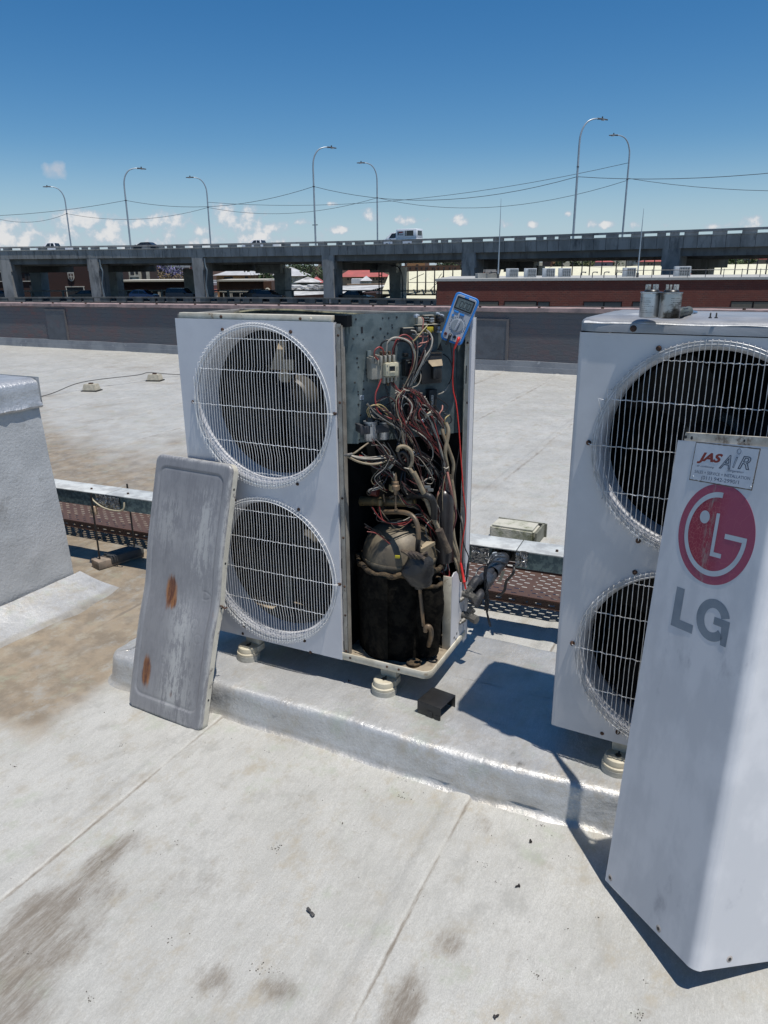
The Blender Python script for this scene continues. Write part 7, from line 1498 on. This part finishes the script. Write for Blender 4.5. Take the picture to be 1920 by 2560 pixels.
for u, lab, nm, M_, bd, gl_, L_, o_, fl in ((-5, 'navy car at the left edge of the lower road', 'sedan', VN, sed, se, 4.4, 6, False), (212, 'black car beside the second pier on the lower road', 'sedan', VB, sed, se, 4.4, 4, False), (360, 'blue hatchback on the lower road', 'hatchback', VBL, hatch, hg, 4.0, 3, True), (455, 'navy estate car on the lower road behind the blue hatchback', 'estate_car', VN, suv, sg, 4.4, 3.4, True), (640, 'dark hatchback on the lower road above the opened unit', 'hatchback', VB, hatch, hg, 4.0, 7, False), (672, 'navy saloon overlapping a dark hatchback on the lower road', 'sedan', VN, sed, se, 4.4, 3.5, True), (890, 'black saloon on the lower road right of the middle pier', 'sedan', VB, sed, se, 4.4, 2.2, True)):
    car(nm, lab, 'car', s_at_u(u, o_, -2), o_, LZ_, M_, L_, 1.75, bd, gl_, fl, group='cars on the lower road')
# ---- brick building on the right with units on its roof
BRK = brick_mat('dark_red_brick', (.17, .042, .026), (.10, .030, .022), (.13, .036, .026), (.15, .075, .06), 1.6, ms=.02, bump=.3)
def vbox(mb, u0, u1, zt, D, dep, zb=GZ, sh=0):
    """box whose front face stands square to the view direction at distance D"""
    a, b_ = far(u0, 680, D), far(u1, 680, D); c = (a + b_) / 2 + FH * dep / 2; mb.box((c.x, c.y, (zt + zb) / 2), ((b_ - a).length, dep, zt - zb), VROT); return a, b_
def zat(u, v, D): return far(u, v, D).z
t = thing('brick_building', 'long flat roofed dark red brick building at right topped with units', 'building', far(1500, 720, 56))
ztop = zat(1092, 699, 54)
bl = far(1092, 700, 54); br_ = far(2150, 693, 50); d_ = (br_ - bl); d_.z = 0; L_ = d_.length; d_.normalize(); nb = Vector((-d_.y, d_.x, 0)); nb = nb if nb.dot(FH) > 0 else -nb; ab = math.atan2(d_.y, d_.x)
def bp_(s, o, z): q = bl + d_ * s + nb * o; return Vector((q.x, q.y, z))
mb = MB(); mb.m(BRK); mb.box(bp_(L_ / 2, 9, (ztop - .12 + GZ) / 2), (L_, 18, ztop - .12 - GZ), ab); obj('wall', mb, None, t)
mb = MB(); mb.m(mat('grey_coping', (.40, .40, .38), .8)); mb.box(bp_(L_ / 2, 9, ztop - .03), (L_ + .2, 18.2, .16), ab); obj('coping', mb, None, t)
for u0, u1, M_ in ((1195, 1245, 'l'), (1262, 1340, 'l'), (1345, 1372, 'd'), (1460, 1508, 'd'), (1511, 1552, 'd'), (1582, 1610, 'd'), (1828, 1880, 'l'), (1884, 1925, 'l')):
    s0 = (onp(u0, 762, bl, nb) - bl).dot(d_); s1 = (onp(u1, 762, bl, nb) - bl).dot(d_); zt, zb = onp(u0, 755 if M_ == 'l' else 756, bl, nb).z, onp(u0, 782, bl, nb).z
    mb = MB(); mb.m(mat('dirty_window_pane', (.12, .10, .075), .3) if M_ == 'l' else GLS); mb.box(bp_((s0 + s1) / 2, -.01, (zt + zb) / 2), (s1 - s0, .06, zt - zb), ab); w = obj('window', mb, None, t)
    mb = MB(); mb.m(DARK); mb.box(bp_((s0 + s1) / 2, -.02, zt + .03), (s1 - s0 + .1, .08, .06), ab); mb.box(bp_(s1 + .03, -.02, (zt + zb) / 2), (.06, .08, zt - zb), ab); obj('window_frame', mb, None, w)
ACG = 'box units on the brick building roof'
RU = [(1137, 'leftmost'), (1182, 'second'), (1228, 'third'), (1271, 'fourth')]
for k, (u, v0, lab) in enumerate(((1280, 0, 'white box unit nearest the thin mast on the brick building roof'), (1325, 0, 'white box unit second from the thin mast on the brick roof'), (1371, 0, 'white box unit third from the thin mast on the brick roof'), (1411, 0, 'white box unit fourth from the thin mast, right of three others'), (1572, 0, 'lone white box unit on the brick roof left of the capacitors'), (1704, 0, 'white box unit on the brick roof above the screwdriver'))):
    s = (onp(u, 690, bl + nb * 1.2, nb) - bl).dot(d_); sz = (.86, .36, .60) if k < 5 else (1.05, .4, .66)
    M_ = Matrix.Translation(bp_(s, 1.2, ztop + .06)) @ Matrix.Rotation(ab, 4, 'Z'); a_ = thing('rooftop_unit', lab, 'air conditioner', M=M_, group=ACG)
    mb = MB(); mb.m(mat('pale_unit_paint', (.55, .57, .58), .5)); mb.box((0, 0, sz[2] / 2 + .04), sz, None, .02); bd = obj('casing', mb, None, a_, local=True)
    mb = MB(); mb.m(mat('dark_grille', (.10, .11, .11), .6)); mb.box((.12, -sz[1] / 2 - .008, sz[2] / 2 + .04), (sz[0] * .66, .016, sz[2] * .84)); gr = obj('grille', mb, None, a_, local=True)  # plain dark panel behind the pale bars
    mb = MB(); mb.m(mat('pale_unit_paint', (.5, .5, .5)))
    for q in range(6): mb.box((.12, -sz[1] / 2 - .018, .1 + q * sz[2] * .155), (sz[0] * .66, .01, .018))
    for q in range(5): mb.box((.12 + (q - 2) * sz[0] * .15, -sz[1] / 2 - .0185, sz[2] / 2 + .04), (.018, .01, sz[2] * .84))
    obj('grille_bars', mb, None, gr, local=True)
t = thing('roof_railing', 'thin grey railing along the roof of the dark brick building', 'railing', bp_(20, .6, ztop))
s0 = (onp(1545, 690, bl, nb) - bl).dot(d_)
mb = MB(); mb.m(LAMPH); mb.tube([bp_(s0, .6, ztop + .52), bp_(L_, .6, ztop + .52)], .022, 6); obj('top_rail', mb, None, t)
for s in np.arange(s0, L_, 1.15): mb = MB(); mb.m(LAMPH); mb.cyl(bp_(s, .6, ztop), bp_(s, .6, ztop + .58), .025, n=6); obj('post', mb, None, t)
for k, u in enumerate((1452, 1481, 1510, 1541)):   # swan neck vents
    s = (onp(u, 690, bl + nb * .8, nb) - bl).dot(d_); t = thing('roof_vent', ('first', 'second', 'third', 'fourth')[k] + ' swan neck vent pipe from the left on the brick roof', 'vent pipe', bp_(s, .8, ztop), 0, 'swan neck vents on the brick roof')
    mb = MB(); mb.m(LAMPH); mb.tube([bp_(s, .8, ztop), bp_(s, .8, ztop + .34), bp_(s + .08, .8, ztop + .42), bp_(s + .28, .8, ztop + .42)], .035, 6, 3); obj('pipe', mb, None, t)
    mb = MB(); mb.m(LAMPH); mb.cyl(bp_(s + .28, .8, ztop + .42), bp_(s + .34, .8, ztop + .39), .05, n=8); obj('cowl', mb, None, t)
for u, vt, lab, D in ((1245, 497, 'tall thin radio mast standing on the brick roof left end', 54.5), (1593, 524, 'tall thin radio mast behind the loose capacitors', 53)):
    b0 = onp(u, 695, bl + nb * 2, nb); b0.z = ztop; H = 1
    while proj(b0 + Vector((0, 0, H)))[1] > vt and H < 20: H += .1
    t = thing('radio_mast', lab, 'mast', b0, 0, 'thin masts on the brick roof')
    mb = MB(); mb.m(POLE); mb.tube([b0, b0 + Vector((0, 0, H * .6)), b0 + Vector((0, 0, H))], [.055, .012], 6); obj('whip', mb, None, t)
    mb = MB(); mb.m(LAMPH); mb.cyl(b0, b0 + Vector((0, 0, .35)), .09, n=8); obj('mast_base', mb, None, t)
t = thing('roof_hatch', 'low grey hatch box behind the left mast on the brick roof', 'roof hatch', far(1215, 688, 57)); mb = MB(); mb.m(CONCL); a, b_ = vbox(mb, 1195, 1248, ztop + .38, 56, 1.6, ztop); obj('box', mb, None, t); mb = MB(); mb.m(LAMPH); mb.tube([far(1222, 682, 55.8), far(1240, 680, 55.8), far(1245, 688, 55.8)], .07, 6, 4); obj('handle', mb, None, t)
# ---- cream factory hall behind the piers
CRM = mat('cream_roof_sheet', (.62, .60, .44), .6, 0, (.55, .53, .40), .4, .6, .15, 30, stretch=(6, 6, .4)); CRD = mat('dark_steel_and_shade', (.03, .03, .032), .6)
t = thing('cream_factory_hall', 'large factory hall with steep cream sheet roof behind the highway piers', 'building', far(1100, 730, 128))
def vq(name, pts, M, par, th=.3):
    """sheet from (u, v, distance) corners, given real thickness away from us"""
    P = [far(u, v, D) for u, v, D in pts]; Q = [p + FH * th for p in P]; n = len(P); mb = MB(); mb.m(M); mb.add(P + Q, [tuple(range(n)), tuple(range(n, 2 * n))[::-1]] + [(i, n + i, n + (i + 1) % n, (i + 1) % n) for i in range(n)]); b = bmesh.new(); 
    bv = [b.verts.new(v) for v in mb.v]; [b.faces.new([bv[i] for i in f]) for f in mb.f]; bmesh.ops.recalc_face_normals(b, faces=b.faces[:]); mb2 = MB(); mb2.m(M); mb2.bm(b); return obj(name, mb2, None, par, smooth=None)
vq('steep_roof', [(955, 728, 126), (975, 680, 134), (1196, 674, 134), (1205, 728, 126)], CRM, t)
vq('eaves_cover', [(955, 735, 125.2), (955, 724, 125.5), (1205, 722, 125.5), (1205, 735, 125.2)], CRM, t, .8)
vq('shaded_wall', [(940, 760, 126.5), (940, 734, 126.5), (1230, 734, 126.5), (1230, 760, 126.5)], CRD, t, 6)  # near-black colour paints the shade in the gap under the eaves
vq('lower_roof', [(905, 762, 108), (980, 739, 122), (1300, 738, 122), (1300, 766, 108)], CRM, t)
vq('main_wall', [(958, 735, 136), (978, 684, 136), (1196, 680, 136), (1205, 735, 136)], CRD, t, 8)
for k, u in enumerate((979, 1020, 1043, 1064, 1086, 1108, 1131, 1153, 1172)):
    mb = MB(); mb.m(CRD); a, b_ = far(u, 733, 125), far(u + 1, 668, 125); mb.cyl((a.x, a.y, a.z), (a.x, a.y, b_.z), .14, .09, 6); obj('stay_post', mb, None, t)
for a, b_ in (((1024, 700), (1060, 684)), ((1090, 705), (1104, 684)), ((1020, 706), (1110, 706)), ((1072, 730), (1108, 690))): mb = MB(); mb.m(CRD); mb.tube([far(*a, 124.8), far(*b_, 124.8)], .05, 5); obj('guy_wire', mb, None, t)
t = thing('cream_shed_row', 'long low row of cream roofed sheds behind the brick building', 'building', far(1600, 690, 128))
for (u0, u1, va, vb) in ((1245, 1345, 674, 676), (1350, 1676, 667, 664), (1750, 2200, 662, 656)):
    vq('shed_roof', [(u0, 700, 124), (u0 + 8, va, 128), (u1 - 6, vb, 128), (u1, 700, 124)], CRM, t)
    vq('shed_wall', [(u0, 760, 130), (u0, 690, 130), (u1, 690, 130), (u1, 760, 130)], mat('shed_wall_dark', (.2, .19, .15), .8), t, 8)
SPU = (1403, 1429, 1453, 1472, 1502, 1538, 1562, 1607, 1632, 1655, 1772, 1800, 1834, 1866, 1888, 1912)
for k, u in enumerate(SPU):
    mb = MB(); mb.m(CRD); a, b_ = far(u, 698, 123.5), far(u + 1, 654 - k * .6, 123.5); mb.cyl((a.x, a.y, a.z - 3), (a.x, a.y, b_.z), .12, .09, 6); obj('stay_post', mb, None, t)
mb = MB(); mb.m(CRD); mb.tube([far(1340, 690, 123.5), far(1400, 660, 123.5), far(1500, 668, 123.5), far(1660, 660, 123.5)], .03, 4, 4); obj('slack_wire', mb, None, t)
t = thing('road_sign_lamp', 'dark curved lamp post in front of the cream hall pier', 'lamp post', far(1006, 760, 100)); P = [far(u, v, 100) for u, v in ((1008, 775), (1007, 740), (1006, 700), (1003, 680), (996, 668), (985, 664))]; mb = MB(); mb.m(CRD); mb.tube(P, .07, 6, 4); obj('pole', mb, None, t); mb = MB(); mb.m(CRD); mb.cyl(P[-1], far(978, 665, 100), .13, .08, 8); obj('lamp_head', mb, None, t)
t = thing('lattice_ladder', 'dark steel ladder frame standing left of the cream hall', 'ladder', far(951, 730, 118))
for u in (948, 955): mb = MB(); mb.m(CRD); a, b_ = far(u, 745, 118), far(u, 676, 118); mb.cyl(a, (a.x, a.y, b_.z), .09, n=5); obj('stile', mb, None, t)
for v in (688, 704, 720): mb = MB(); mb.m(CRD); mb.tube([far(948, v, 118), far(955, v, 118)], .07, 5); obj('rung', mb, None, t)
def bld(lab, u0, u1, vt, D, dep, wall, wins=(), roof=None, cat='building', name='building', group=None, zb=GZ, bands=(), parapet=None, wincol=None, frame=None):
    zt = zat((u0 + u1) / 2, vt, D); a, b_ = far(u0, 690, D), far(u1, 690, D); c = (a + b_) / 2; t = thing(name, lab, cat, (c.x, c.y, GZ), 0, group)
    mb = MB(); mb.m(wall); vbox(mb, u0, u1, zt, D, dep); w_ = obj('wall', mb, None, t)
    for (x0, x1, v0, v1) in wins:
        z0, z1 = zat(x0, v1, D), zat(x0, v0, D); mb = MB(); mb.m(wincol or CRD); p, q = far(x0, 690, D - .02), far(x1, 690, D - .02); m_ = (p + q) / 2; mb.box((m_.x, m_.y, (z0 + z1) / 2), ((q - p).length, .12, z1 - z0), VROT); ww = obj('window', mb, None, t)
        if frame:
            mb = MB(); mb.m(frame); Lw = (q - p).length
            mb.box((m_.x - FH.x * .08, m_.y - FH.y * .08, z1 + .08), (Lw + .3, .16, .16), VROT)
            for e in (p, q): mb.box((e.x - FH.x * .08, e.y - FH.y * .08, (z0 + z1) / 2), (.16, .16, z1 - z0), VROT)
            obj('window_frame', mb, None, ww)
    for (x0, x1, v0, v1, M_) in bands:
        z0, z1 = zat(x0, v1, D), zat(x0, v0, D); mb = MB(); mb.m(M_); p, q = far(x0, 690, D - .12), far(x1, 690, D - .12); m_ = (p + q) / 2; mb.box((m_.x, m_.y, (z0 + z1) / 2), ((q - p).length, .2, z1 - z0), VROT); obj('band', mb, None, t)
    if parapet: mb = MB(); mb.m(parapet); p, q = far(u0, 690, D - .2), far(u1, 690, D - .2); m_ = (p + q) / 2 + FH * dep / 2; mb.box((m_.x, m_.y, zt + .12), ((q - p).length + .3, dep + .4, .28), VROT); obj('parapet', mb, None, t)
    if roof:
        M_, h, ov = roof; p, q = far(u0, 690, D), far(u1, 690, D); Lw = (q - p).length / 2 + ov; c = (p + q) / 2 + FH * dep / 2; R_ = Matrix.Translation((c.x, c.y, zt)) @ Matrix.Rotation(VROT, 4, 'Z'); dd_ = dep / 2 + ov; rl = max(.1, Lw - dd_ * .7)
        V = [R_ @ Vector(v) for v in ((-Lw, -dd_, 0), (Lw, -dd_, 0), (Lw, dd_, 0), (-Lw, dd_, 0), (-rl, 0, h), (rl, 0, h))]; mb = MB(); mb.m(M_); mb.add(V, [(0, 1, 5, 4), (1, 2, 5), (2, 3, 4, 5), (3, 0, 4), (3, 2, 1, 0)]); rf = obj('roof', mb, None, t, smooth=None)
    return t
CRW, CRF = mat('stained_cream_render', (.50, .47, .38), .85, 0, (.33, .30, .23), .5, .9, dirt=(.20, .17, .12), dscale=.5, dlo=.5, dhi=.7), mat('pale_trim', (.55, .53, .46), .8)
DBR = brick_mat('shaded_red_brick', (.055, .022, .016), (.040, .020, .016), (.045, .022, .018), (.05, .03, .03), 1.1, bump=.2); MBR = brick_mat('brown_brick', (.12, .055, .03), (.09, .045, .028), (.10, .05, .03), (.10, .07, .05), 1.1, bump=.2)  # DBR: dark red brick with the shade on its fronts put into the colour
RED = mat('red_sheet_roof', (.42, .10, .085), .6, 0, (.32, .09, .075), .3, .8); GRY = mat('pale_grey_roof', (.50, .50, .50), .6, 0, (.38, .38, .38), .3, .8); SAW = mat('old_white_sheeting', (.56, .56, .54), .6, 0, (.38, .38, .37), .25, .9, .2, 5, dirt=(.22, .21, .19), dscale=.4, dlo=.48, dhi=.68)
TANW = mat('tan_render', (.36, .27, .18), .85, 0, (.28, .2, .13), .4); ORW = mat('orange_render', (.38, .20, .08), .85, 0, (.3, .15, .07), .4)
t = bld('dark brick hall under the viaduct at left with crest and white framed doorway', 112, 262, 640, 150, 14, DBR, [(162, 206, 718, 745)], wincol=CRD, frame=CRF)
sh = [(0, 1), (.7, 1), (.7, -.3), (.35, -.85), (0, -1), (-.35, -.85), (-.7, -.3), (-.7, 1)]
def shield(k): c = far(177.5, 692, 149.8); return [(c + RH * x * .85 * k + Vector((0, 0, z * .85 * k))) for x, z in sh]
for k, M_, f in ((1.0, CRF, .0), (.72, mat('crest_dark', (.10, .07, .06), .8), .06)):
    P = [p - FH * f for p in shield(k)]; mb = MB(); mb.m(M_); mb.add(P + [p + FH * .1 for p in P], [tuple(range(8))] + [(i, 8 + i, 8 + (i + 1) % 8, (i + 1) % 8) for i in range(8)]); obj('crest', mb, None, t)
mb = MB(); mb.m(CRF); c = far(177.5, 692, 149.6); mb.box(c, (.12, .06, 1.0), VROT); mb.box(c, (.7, .05, .12), VROT); obj('crest_cross', mb, None, t)
bld('banded brick block at the far left edge under the viaduct', -60, 116, 670, 155, 12, DBR, [(x, x + 9, 684, 702) for x in (-2, 62, 66, 80, 92, 104)] + [(70, 84, 712, 730)], bands=((-60, 116, 678, 681, CRF), (-60, 116, 703, 705, CRF)), frame=None)
mb = MB()
bld('stained cream ruin with dark openings seen between left piers', 286, 350, 655, 190, 9, CRW, [(300, 317, 668, 680), (327, 336, 664, 688), (340, 346, 668, 686), (325, 330, 696, 701)], bands=((325, 347, 689, 692, CRF),))
bld('dark narrow block beside the stained cream ruin', 348, 373, 660, 191, 7, DBR, [(352, 366, 668, 698)], bands=((366, 374, 666, 699, CRW),))
bld('low brick shop row with white shopfront between the left piers', 283, 462, 704, 134, 12, DBR, [(x, x + 16.5, 728, 745) for x in (293, 311.5, 332, 352, 376, 396, 418, 438)], parapet=CRF, bands=((286, 462, 726, 727.5, CRF),), frame=CRF)
t = bld('brick shop with round white ring on its end wall', 545, 664, 703, 132, 12, MBR, [(556, 573, 732, 750), (577, 598, 732, 750), (603, 650, 732, 750)], parapet=CRF, bands=((546, 654, 728, 730, CRF),), frame=CRF)
t2 = thing('end_wall', 'rusty brown brick end wall bearing a white ring', 'wall', far(670, 730, 131)); mb = MB(); mb.m(MBR); vbox(mb, 657, 677, zat(660, 703, 131), 131, 8); obj('brickwork', mb, None, t2); mb = MB(); mb.m(CRF); c = far(669, 731, 130.7); mb.tube([c + RH * .42 * math.cos(a) + Vector((0, 0, .62 * math.sin(a))) for a in np.linspace(0, 6.283, 25)[:-1]], .14, 6, closed=True); obj('ring', mb, None, t2)
bld('pale grey roofed warehouse beyond the brick shop', 540, 626, 688, 262, 26, ORW, [(560, 582, 692, 697), (612, 620, 691, 697)], roof=(GRY, 2.6, 1.))
bld('ochre tower block beyond the brick shop', 606, 622, 672, 300, 12, ORW, [(609, 612, 678, 681), (615, 618, 678, 681)]); bld('brown chimney like block beside the ochre tower', 620, 631, 668, 280, 8, MBR)
bld('white hip roofed hall behind the middle pier', 680, 755, 690, 255, 24, CRW, roof=(GRY, 2.8, 1.)); bld('small red roofed house behind the middle pier', 688, 706, 692, 240, 9, TANW, roof=(RED, 1.3, .6))
t = thing('workshop_roofs', 'patched white sheet roofs with raised skylights between the middle piers', 'building', far(780, 730, 150))
vq('sheet_roof', [(672, 742, 140), (676, 718, 165), (975, 712, 168), (905, 731, 142)], SAW, t); vq('side_wall', [(662, 772, 140), (662, 744, 140), (960, 730, 142), (960, 765, 142)], DBR, t, 10)
for u, v in ((690, 731), (699, 727), (708, 722), (735, 725), (742, 720), (757, 728), (765, 722), (777, 727), (784, 719), (800, 724), (806, 720), (835, 726)):
    a = far(u, v, 152); mb = MB(); mb.m(SAW); R_ = Matrix.Rotation(VROT + .9, 3, 'Z') @ Matrix.Rotation(.18, 3, 'X'); mb.box(a + Vector((0, 0, .3)), (2.6, .9, .45), R_); obj('skylight', mb, None, t)
bld('white roofed shed with raised ridge behind the patched roofs', 740, 790, 706, 178, 10, CRW, [(745, 780, 706.5, 709)], roof=(SAW, 1.2, .6)); bld('low salmon roofed house right of the white shed', 775, 800, 707, 190, 9, TANW, roof=(RED, 1.4, .5))
bld('long red roofed school at the centre beyond the piers', 852, 965, 692, 250, 16, TANW, [(x, x + 4, 695, 700) for x in range(868, 960, 8)], roof=(RED, 2.2, 1.)); bld('second red roofed wing right of the middle pier', 858, 905, 688, 275, 14, TANW, roof=(RED, 2.6, 1.)); bld('third red roof nearest the cream hall', 900, 968, 689, 272, 14, TANW, roof=(RED, 2.2, 1.))
bld('small plain white box building in front of the red roofs', 878, 905, 697, 205, 7, mat('bright_white_render', (.70, .70, .69), .8)); bld('grey gabled shed stuck to the white box building', 903, 927, 702, 204, 7, CRW, roof=(GRY, 1.2, .3))
bld('tan flat block with rows of white framed windows', 862, 978, 712, 172, 12, TANW, [(x, x + 6.5, 721, 729) for x in (919, 930, 941, 952, 963)] + [(868, 885, 720, 722)], bands=((862, 978, 711, 713, MBR),), frame=CRF)
bld('flat tan roofed houses over the cream hall ridge', 1018, 1062, 658, 330, 14, ORW, [(1040, 1046, 661, 664)]); bld('red brown block over the cream hall ridge', 985, 1150, 664, 250, 14, MBR, [(x, x + 4, 668, 671) for x in range(1010, 1140, 14)]); bld('brown brick block with orange windows right of the third pier', 1375, 1405, 650, 200, 10, MBR, [(1380, 1386, 655, 659), (1389, 1395, 655, 659)], wincol=ORW)
# ---- trees
LEAFD, LEAFM, LEAFP, LEAFO = mat('dark_leaf', (.035, .06, .025), .8, 0, (.06, .09, .035), .6, 1), mat('mid_leaf', (.06, .10, .035), .8, 0, (.09, .13, .045), .6, 1), mat('lilac_blossom', (.20, .18, .34), .8, 0, (.10, .12, .12), .8, 1), mat('olive_leaf', (.09, .11, .045), .8, 0, (.14, .15, .06), .6, 1)
BARK = mat('bark', (.07, .05, .035), .9)
def tree(lab, u, v, D, w, h, M_, seed, group='trees seen under the viaduct', n=900):
    c = far(u, v, D); rg = random.Random(seed); t = thing('tree', lab, 'tree', (c.x, c.y, GZ), 0, group)
    mb = MB(); mb.m(BARK); zc = c.z; base = Vector((c.x, c.y, GZ)); mb.tube([base, base + Vector((.1, 0, (zc - GZ) * .6)), Vector((c.x, c.y, zc))], [.45, .12], 6, 2)
    for k in range(6): a = rg.uniform(0, 6.28); mb.tube([Vector((c.x, c.y, zc - h * .35)), Vector((c.x + math.cos(a) * w * .25, c.y + math.sin(a) * w * .25, zc)), Vector((c.x + math.cos(a) * w * .36, c.y + math.sin(a) * w * .36, zc + h * .2))], [.14, .03], 5, 2)
    obj('trunk', mb, None, t); mb = MB(); mb.m(M_); cl_ = [(rg.gauss(0, .26) * w, rg.gauss(0, .24) * w, rg.uniform(-.42, .42) * h, rg.uniform(.10, .20) * w) for _ in range(22)]
    for i in range(n):
        x, y, z, r = rg.choice(cl_); q = Vector((rg.gauss(0, 1), rg.gauss(0, 1), rg.gauss(0, .8))).normalized() * r * rg.uniform(.55, 1.05); p = Vector((c.x + x + q.x, c.y + y + q.y, zc + z + q.z)); s_ = rg.uniform(.16, .42); a = Vector((rg.gauss(0, 1), rg.gauss(0, 1), rg.gauss(0, 1))).normalized() * s_; b_ = a.cross(Vector((rg.gauss(0, 1), rg.gauss(0, 1), rg.gauss(0, 1)))).normalized() * s_ * .7
        mb.add([p - a, p + b_, p + a, p - b_], [(0, 1, 2, 3)])
    obj('crown', mb, None, t, smooth=None)
TR = [('tall willow green tree behind the brick shop', 655, 700, 168, 7.5, 7.5, LEAFM, 1600), ('dark bush of a tree right beside the willow green one', 690, 712, 175, 5, 4.5, LEAFD, 800), ('round dark tree between the middle piers at left', 745, 683, 285, 9, 8, LEAFD, 1100), ('broad dark tree between the middle piers', 775, 690, 290, 13, 9, LEAFD, 1600), ('dark tree hard against the middle pier', 805, 690, 280, 9, 8, LEAFD, 1000), ('low green tree in front of the broad dark one', 752, 699, 262, 7, 4, LEAFM, 700),
 ('lilac flowering tree seen between the left piers', 402, 682, 240, 7, 6, LEAFP, 1400), ('second lilac flowering tree further right', 436, 686, 245, 9, 5, LEAFP, 1400), ('green tree left of the lilac flowering one', 383, 686, 250, 5, 6, LEAFD, 700), ('green tree between the lilac flowering pair', 420, 676, 300, 7, 5, LEAFM, 700), ('dry brown shrub tree at the foot of the lilac ones', 425, 697, 225, 12, 2.4, mat('dry_leaf', (.20, .14, .08), .9, 0, (.12, .09, .05), .6), 700),
 ('dark roadside tree right of the third pier', 1425, 662, 190, 7, 5, LEAFD, 900), ('olive tree behind the shed posts', 1462, 664, 210, 6, 3.4, LEAFO, 600), ('dark tree above the lone box unit', 1520, 652, 330, 12, 6, LEAFD, 900), ('bright green tree right of the last pier', 1842, 659, 200, 7, 3.8, LEAFM, 1000), ('olive tree near the right edge under the viaduct', 1898, 652, 260, 9, 6, LEAFO, 900), ('dark tree near the right edge under the viaduct', 1790, 652, 300, 10, 6, LEAFD, 900), ('small round tree above the red roofs', 905, 681, 330, 9, 5, LEAFD, 700), ('small dark tree right of the small round one', 935, 680, 340, 8, 4, LEAFO, 600), ('dark tree over the cream hall ridge', 1115, 664, 300, 9, 4.5, LEAFD, 600)]
for k, (lab, u, v, D, w, h, M_, n) in enumerate(TR): tree(lab, u, v, D, w, h, M_, 40 + k, n=n)
# ---- far town reading as one mass, and single houses in front of it
rg = random.Random(77)
mb = MB(); cols = [mat('far_wall_pale', (.42, .40, .37), .9), mat('far_wall_tan', (.30, .23, .17), .9), mat('far_wall_brown', (.16, .10, .08), .9), mat('far_roof_red', (.34, .12, .09), .9), mat('far_roof_grey', (.34, .35, .36), .9)]
for _ in range(1500):
    D = rg.uniform(330, 1500); u = rg.uniform(-300, 2200); c = far(u, 690, D); r = (c - CP).length; hgt = rg.uniform(3.5, 7) + (rg.random() < .08) * rg.uniform(5, 16); w = rg.uniform(6, 18); gz = GZ + (sstep(700, 3500, r) * 30 if r > 700 else 0)
    mb.m(rg.choice(cols[:3])); a = rg.uniform(0, 3); mb.box((c.x, c.y, gz + hgt / 2), (w, rg.uniform(6, 14), hgt), a); mb.m(rg.choice((cols[3], cols[4], cols[4], cols[3]))); mb.box((c.x, c.y, gz + hgt + .5), (w + .8, 9, 1.1), a)
tag(obj('far_town', mb, None, kind='stuff', smooth=None), 'far off low town of mixed roofs under the viaduct', 'town')
mb = MB()
for _ in range(5200):
    D = rg.uniform(330, 1500); u = rg.uniform(-300, 2200); c = far(u, 690, D); r = (c - CP).length; gz = GZ + (sstep(700, 3500, r) * 30 if r > 700 else 0); R0 = rg.uniform(2.2, 4.5); mb.m(rg.choice((LEAFD, LEAFD, LEAFM, LEAFO)))
    for k in range(7):
        a = Vector((rg.gauss(0, 1), rg.gauss(0, 1), rg.gauss(0, 1))).normalized() * rg.uniform(.7, 1.6); b_ = a.cross(Vector((rg.gauss(0, 1), rg.gauss(0, 1), rg.gauss(0, 1)))).normalized() * 1.1; p = Vector((c.x + rg.gauss(0, R0 * .5), c.y + rg.gauss(0, R0 * .5), gz + rg.uniform(1.5, 7.5))); mb.add([p - a, p + b_, p + a, p - b_], [(0, 1, 2, 3)])
tag(obj('far_trees', mb, None, kind='stuff', smooth=None), 'far off tree cover mixed into the town', 'trees')
bld('dark flat block filling the gap at the far left', -220, -55, 665, 160, 12, DBR)
for k, (u0, u1, vt, D, M_, lab) in enumerate(((1470, 1498, 649, 330, CRW, 'white house left of the shed posts under the viaduct'), (1498, 1530, 655, 300, mat('pinkish_wall', (.34, .28, .28), .8), 'pinkish house right of the white one under the viaduct'), (1582, 1606, 648, 330, CRW, 'white gabled house above the lone box unit'), (1612, 1668, 654, 290, TANW, 'tan house left of the last pier'), (1760, 1800, 648, 320, MBR, 'brown house right of the last pier'), (1905, 1930, 648, 240, TANW, 'tan block with dark openings at the right edge'))):
    bld(lab, u0, u1, vt, D, 9, M_, [(u0 + 4, u0 + 8, vt + 4, vt + 8), (u0 + 12, u0 + 16, vt + 4, vt + 8)], roof=(GRY if k % 2 == 0 else RED, 1.3, .4), name='house')
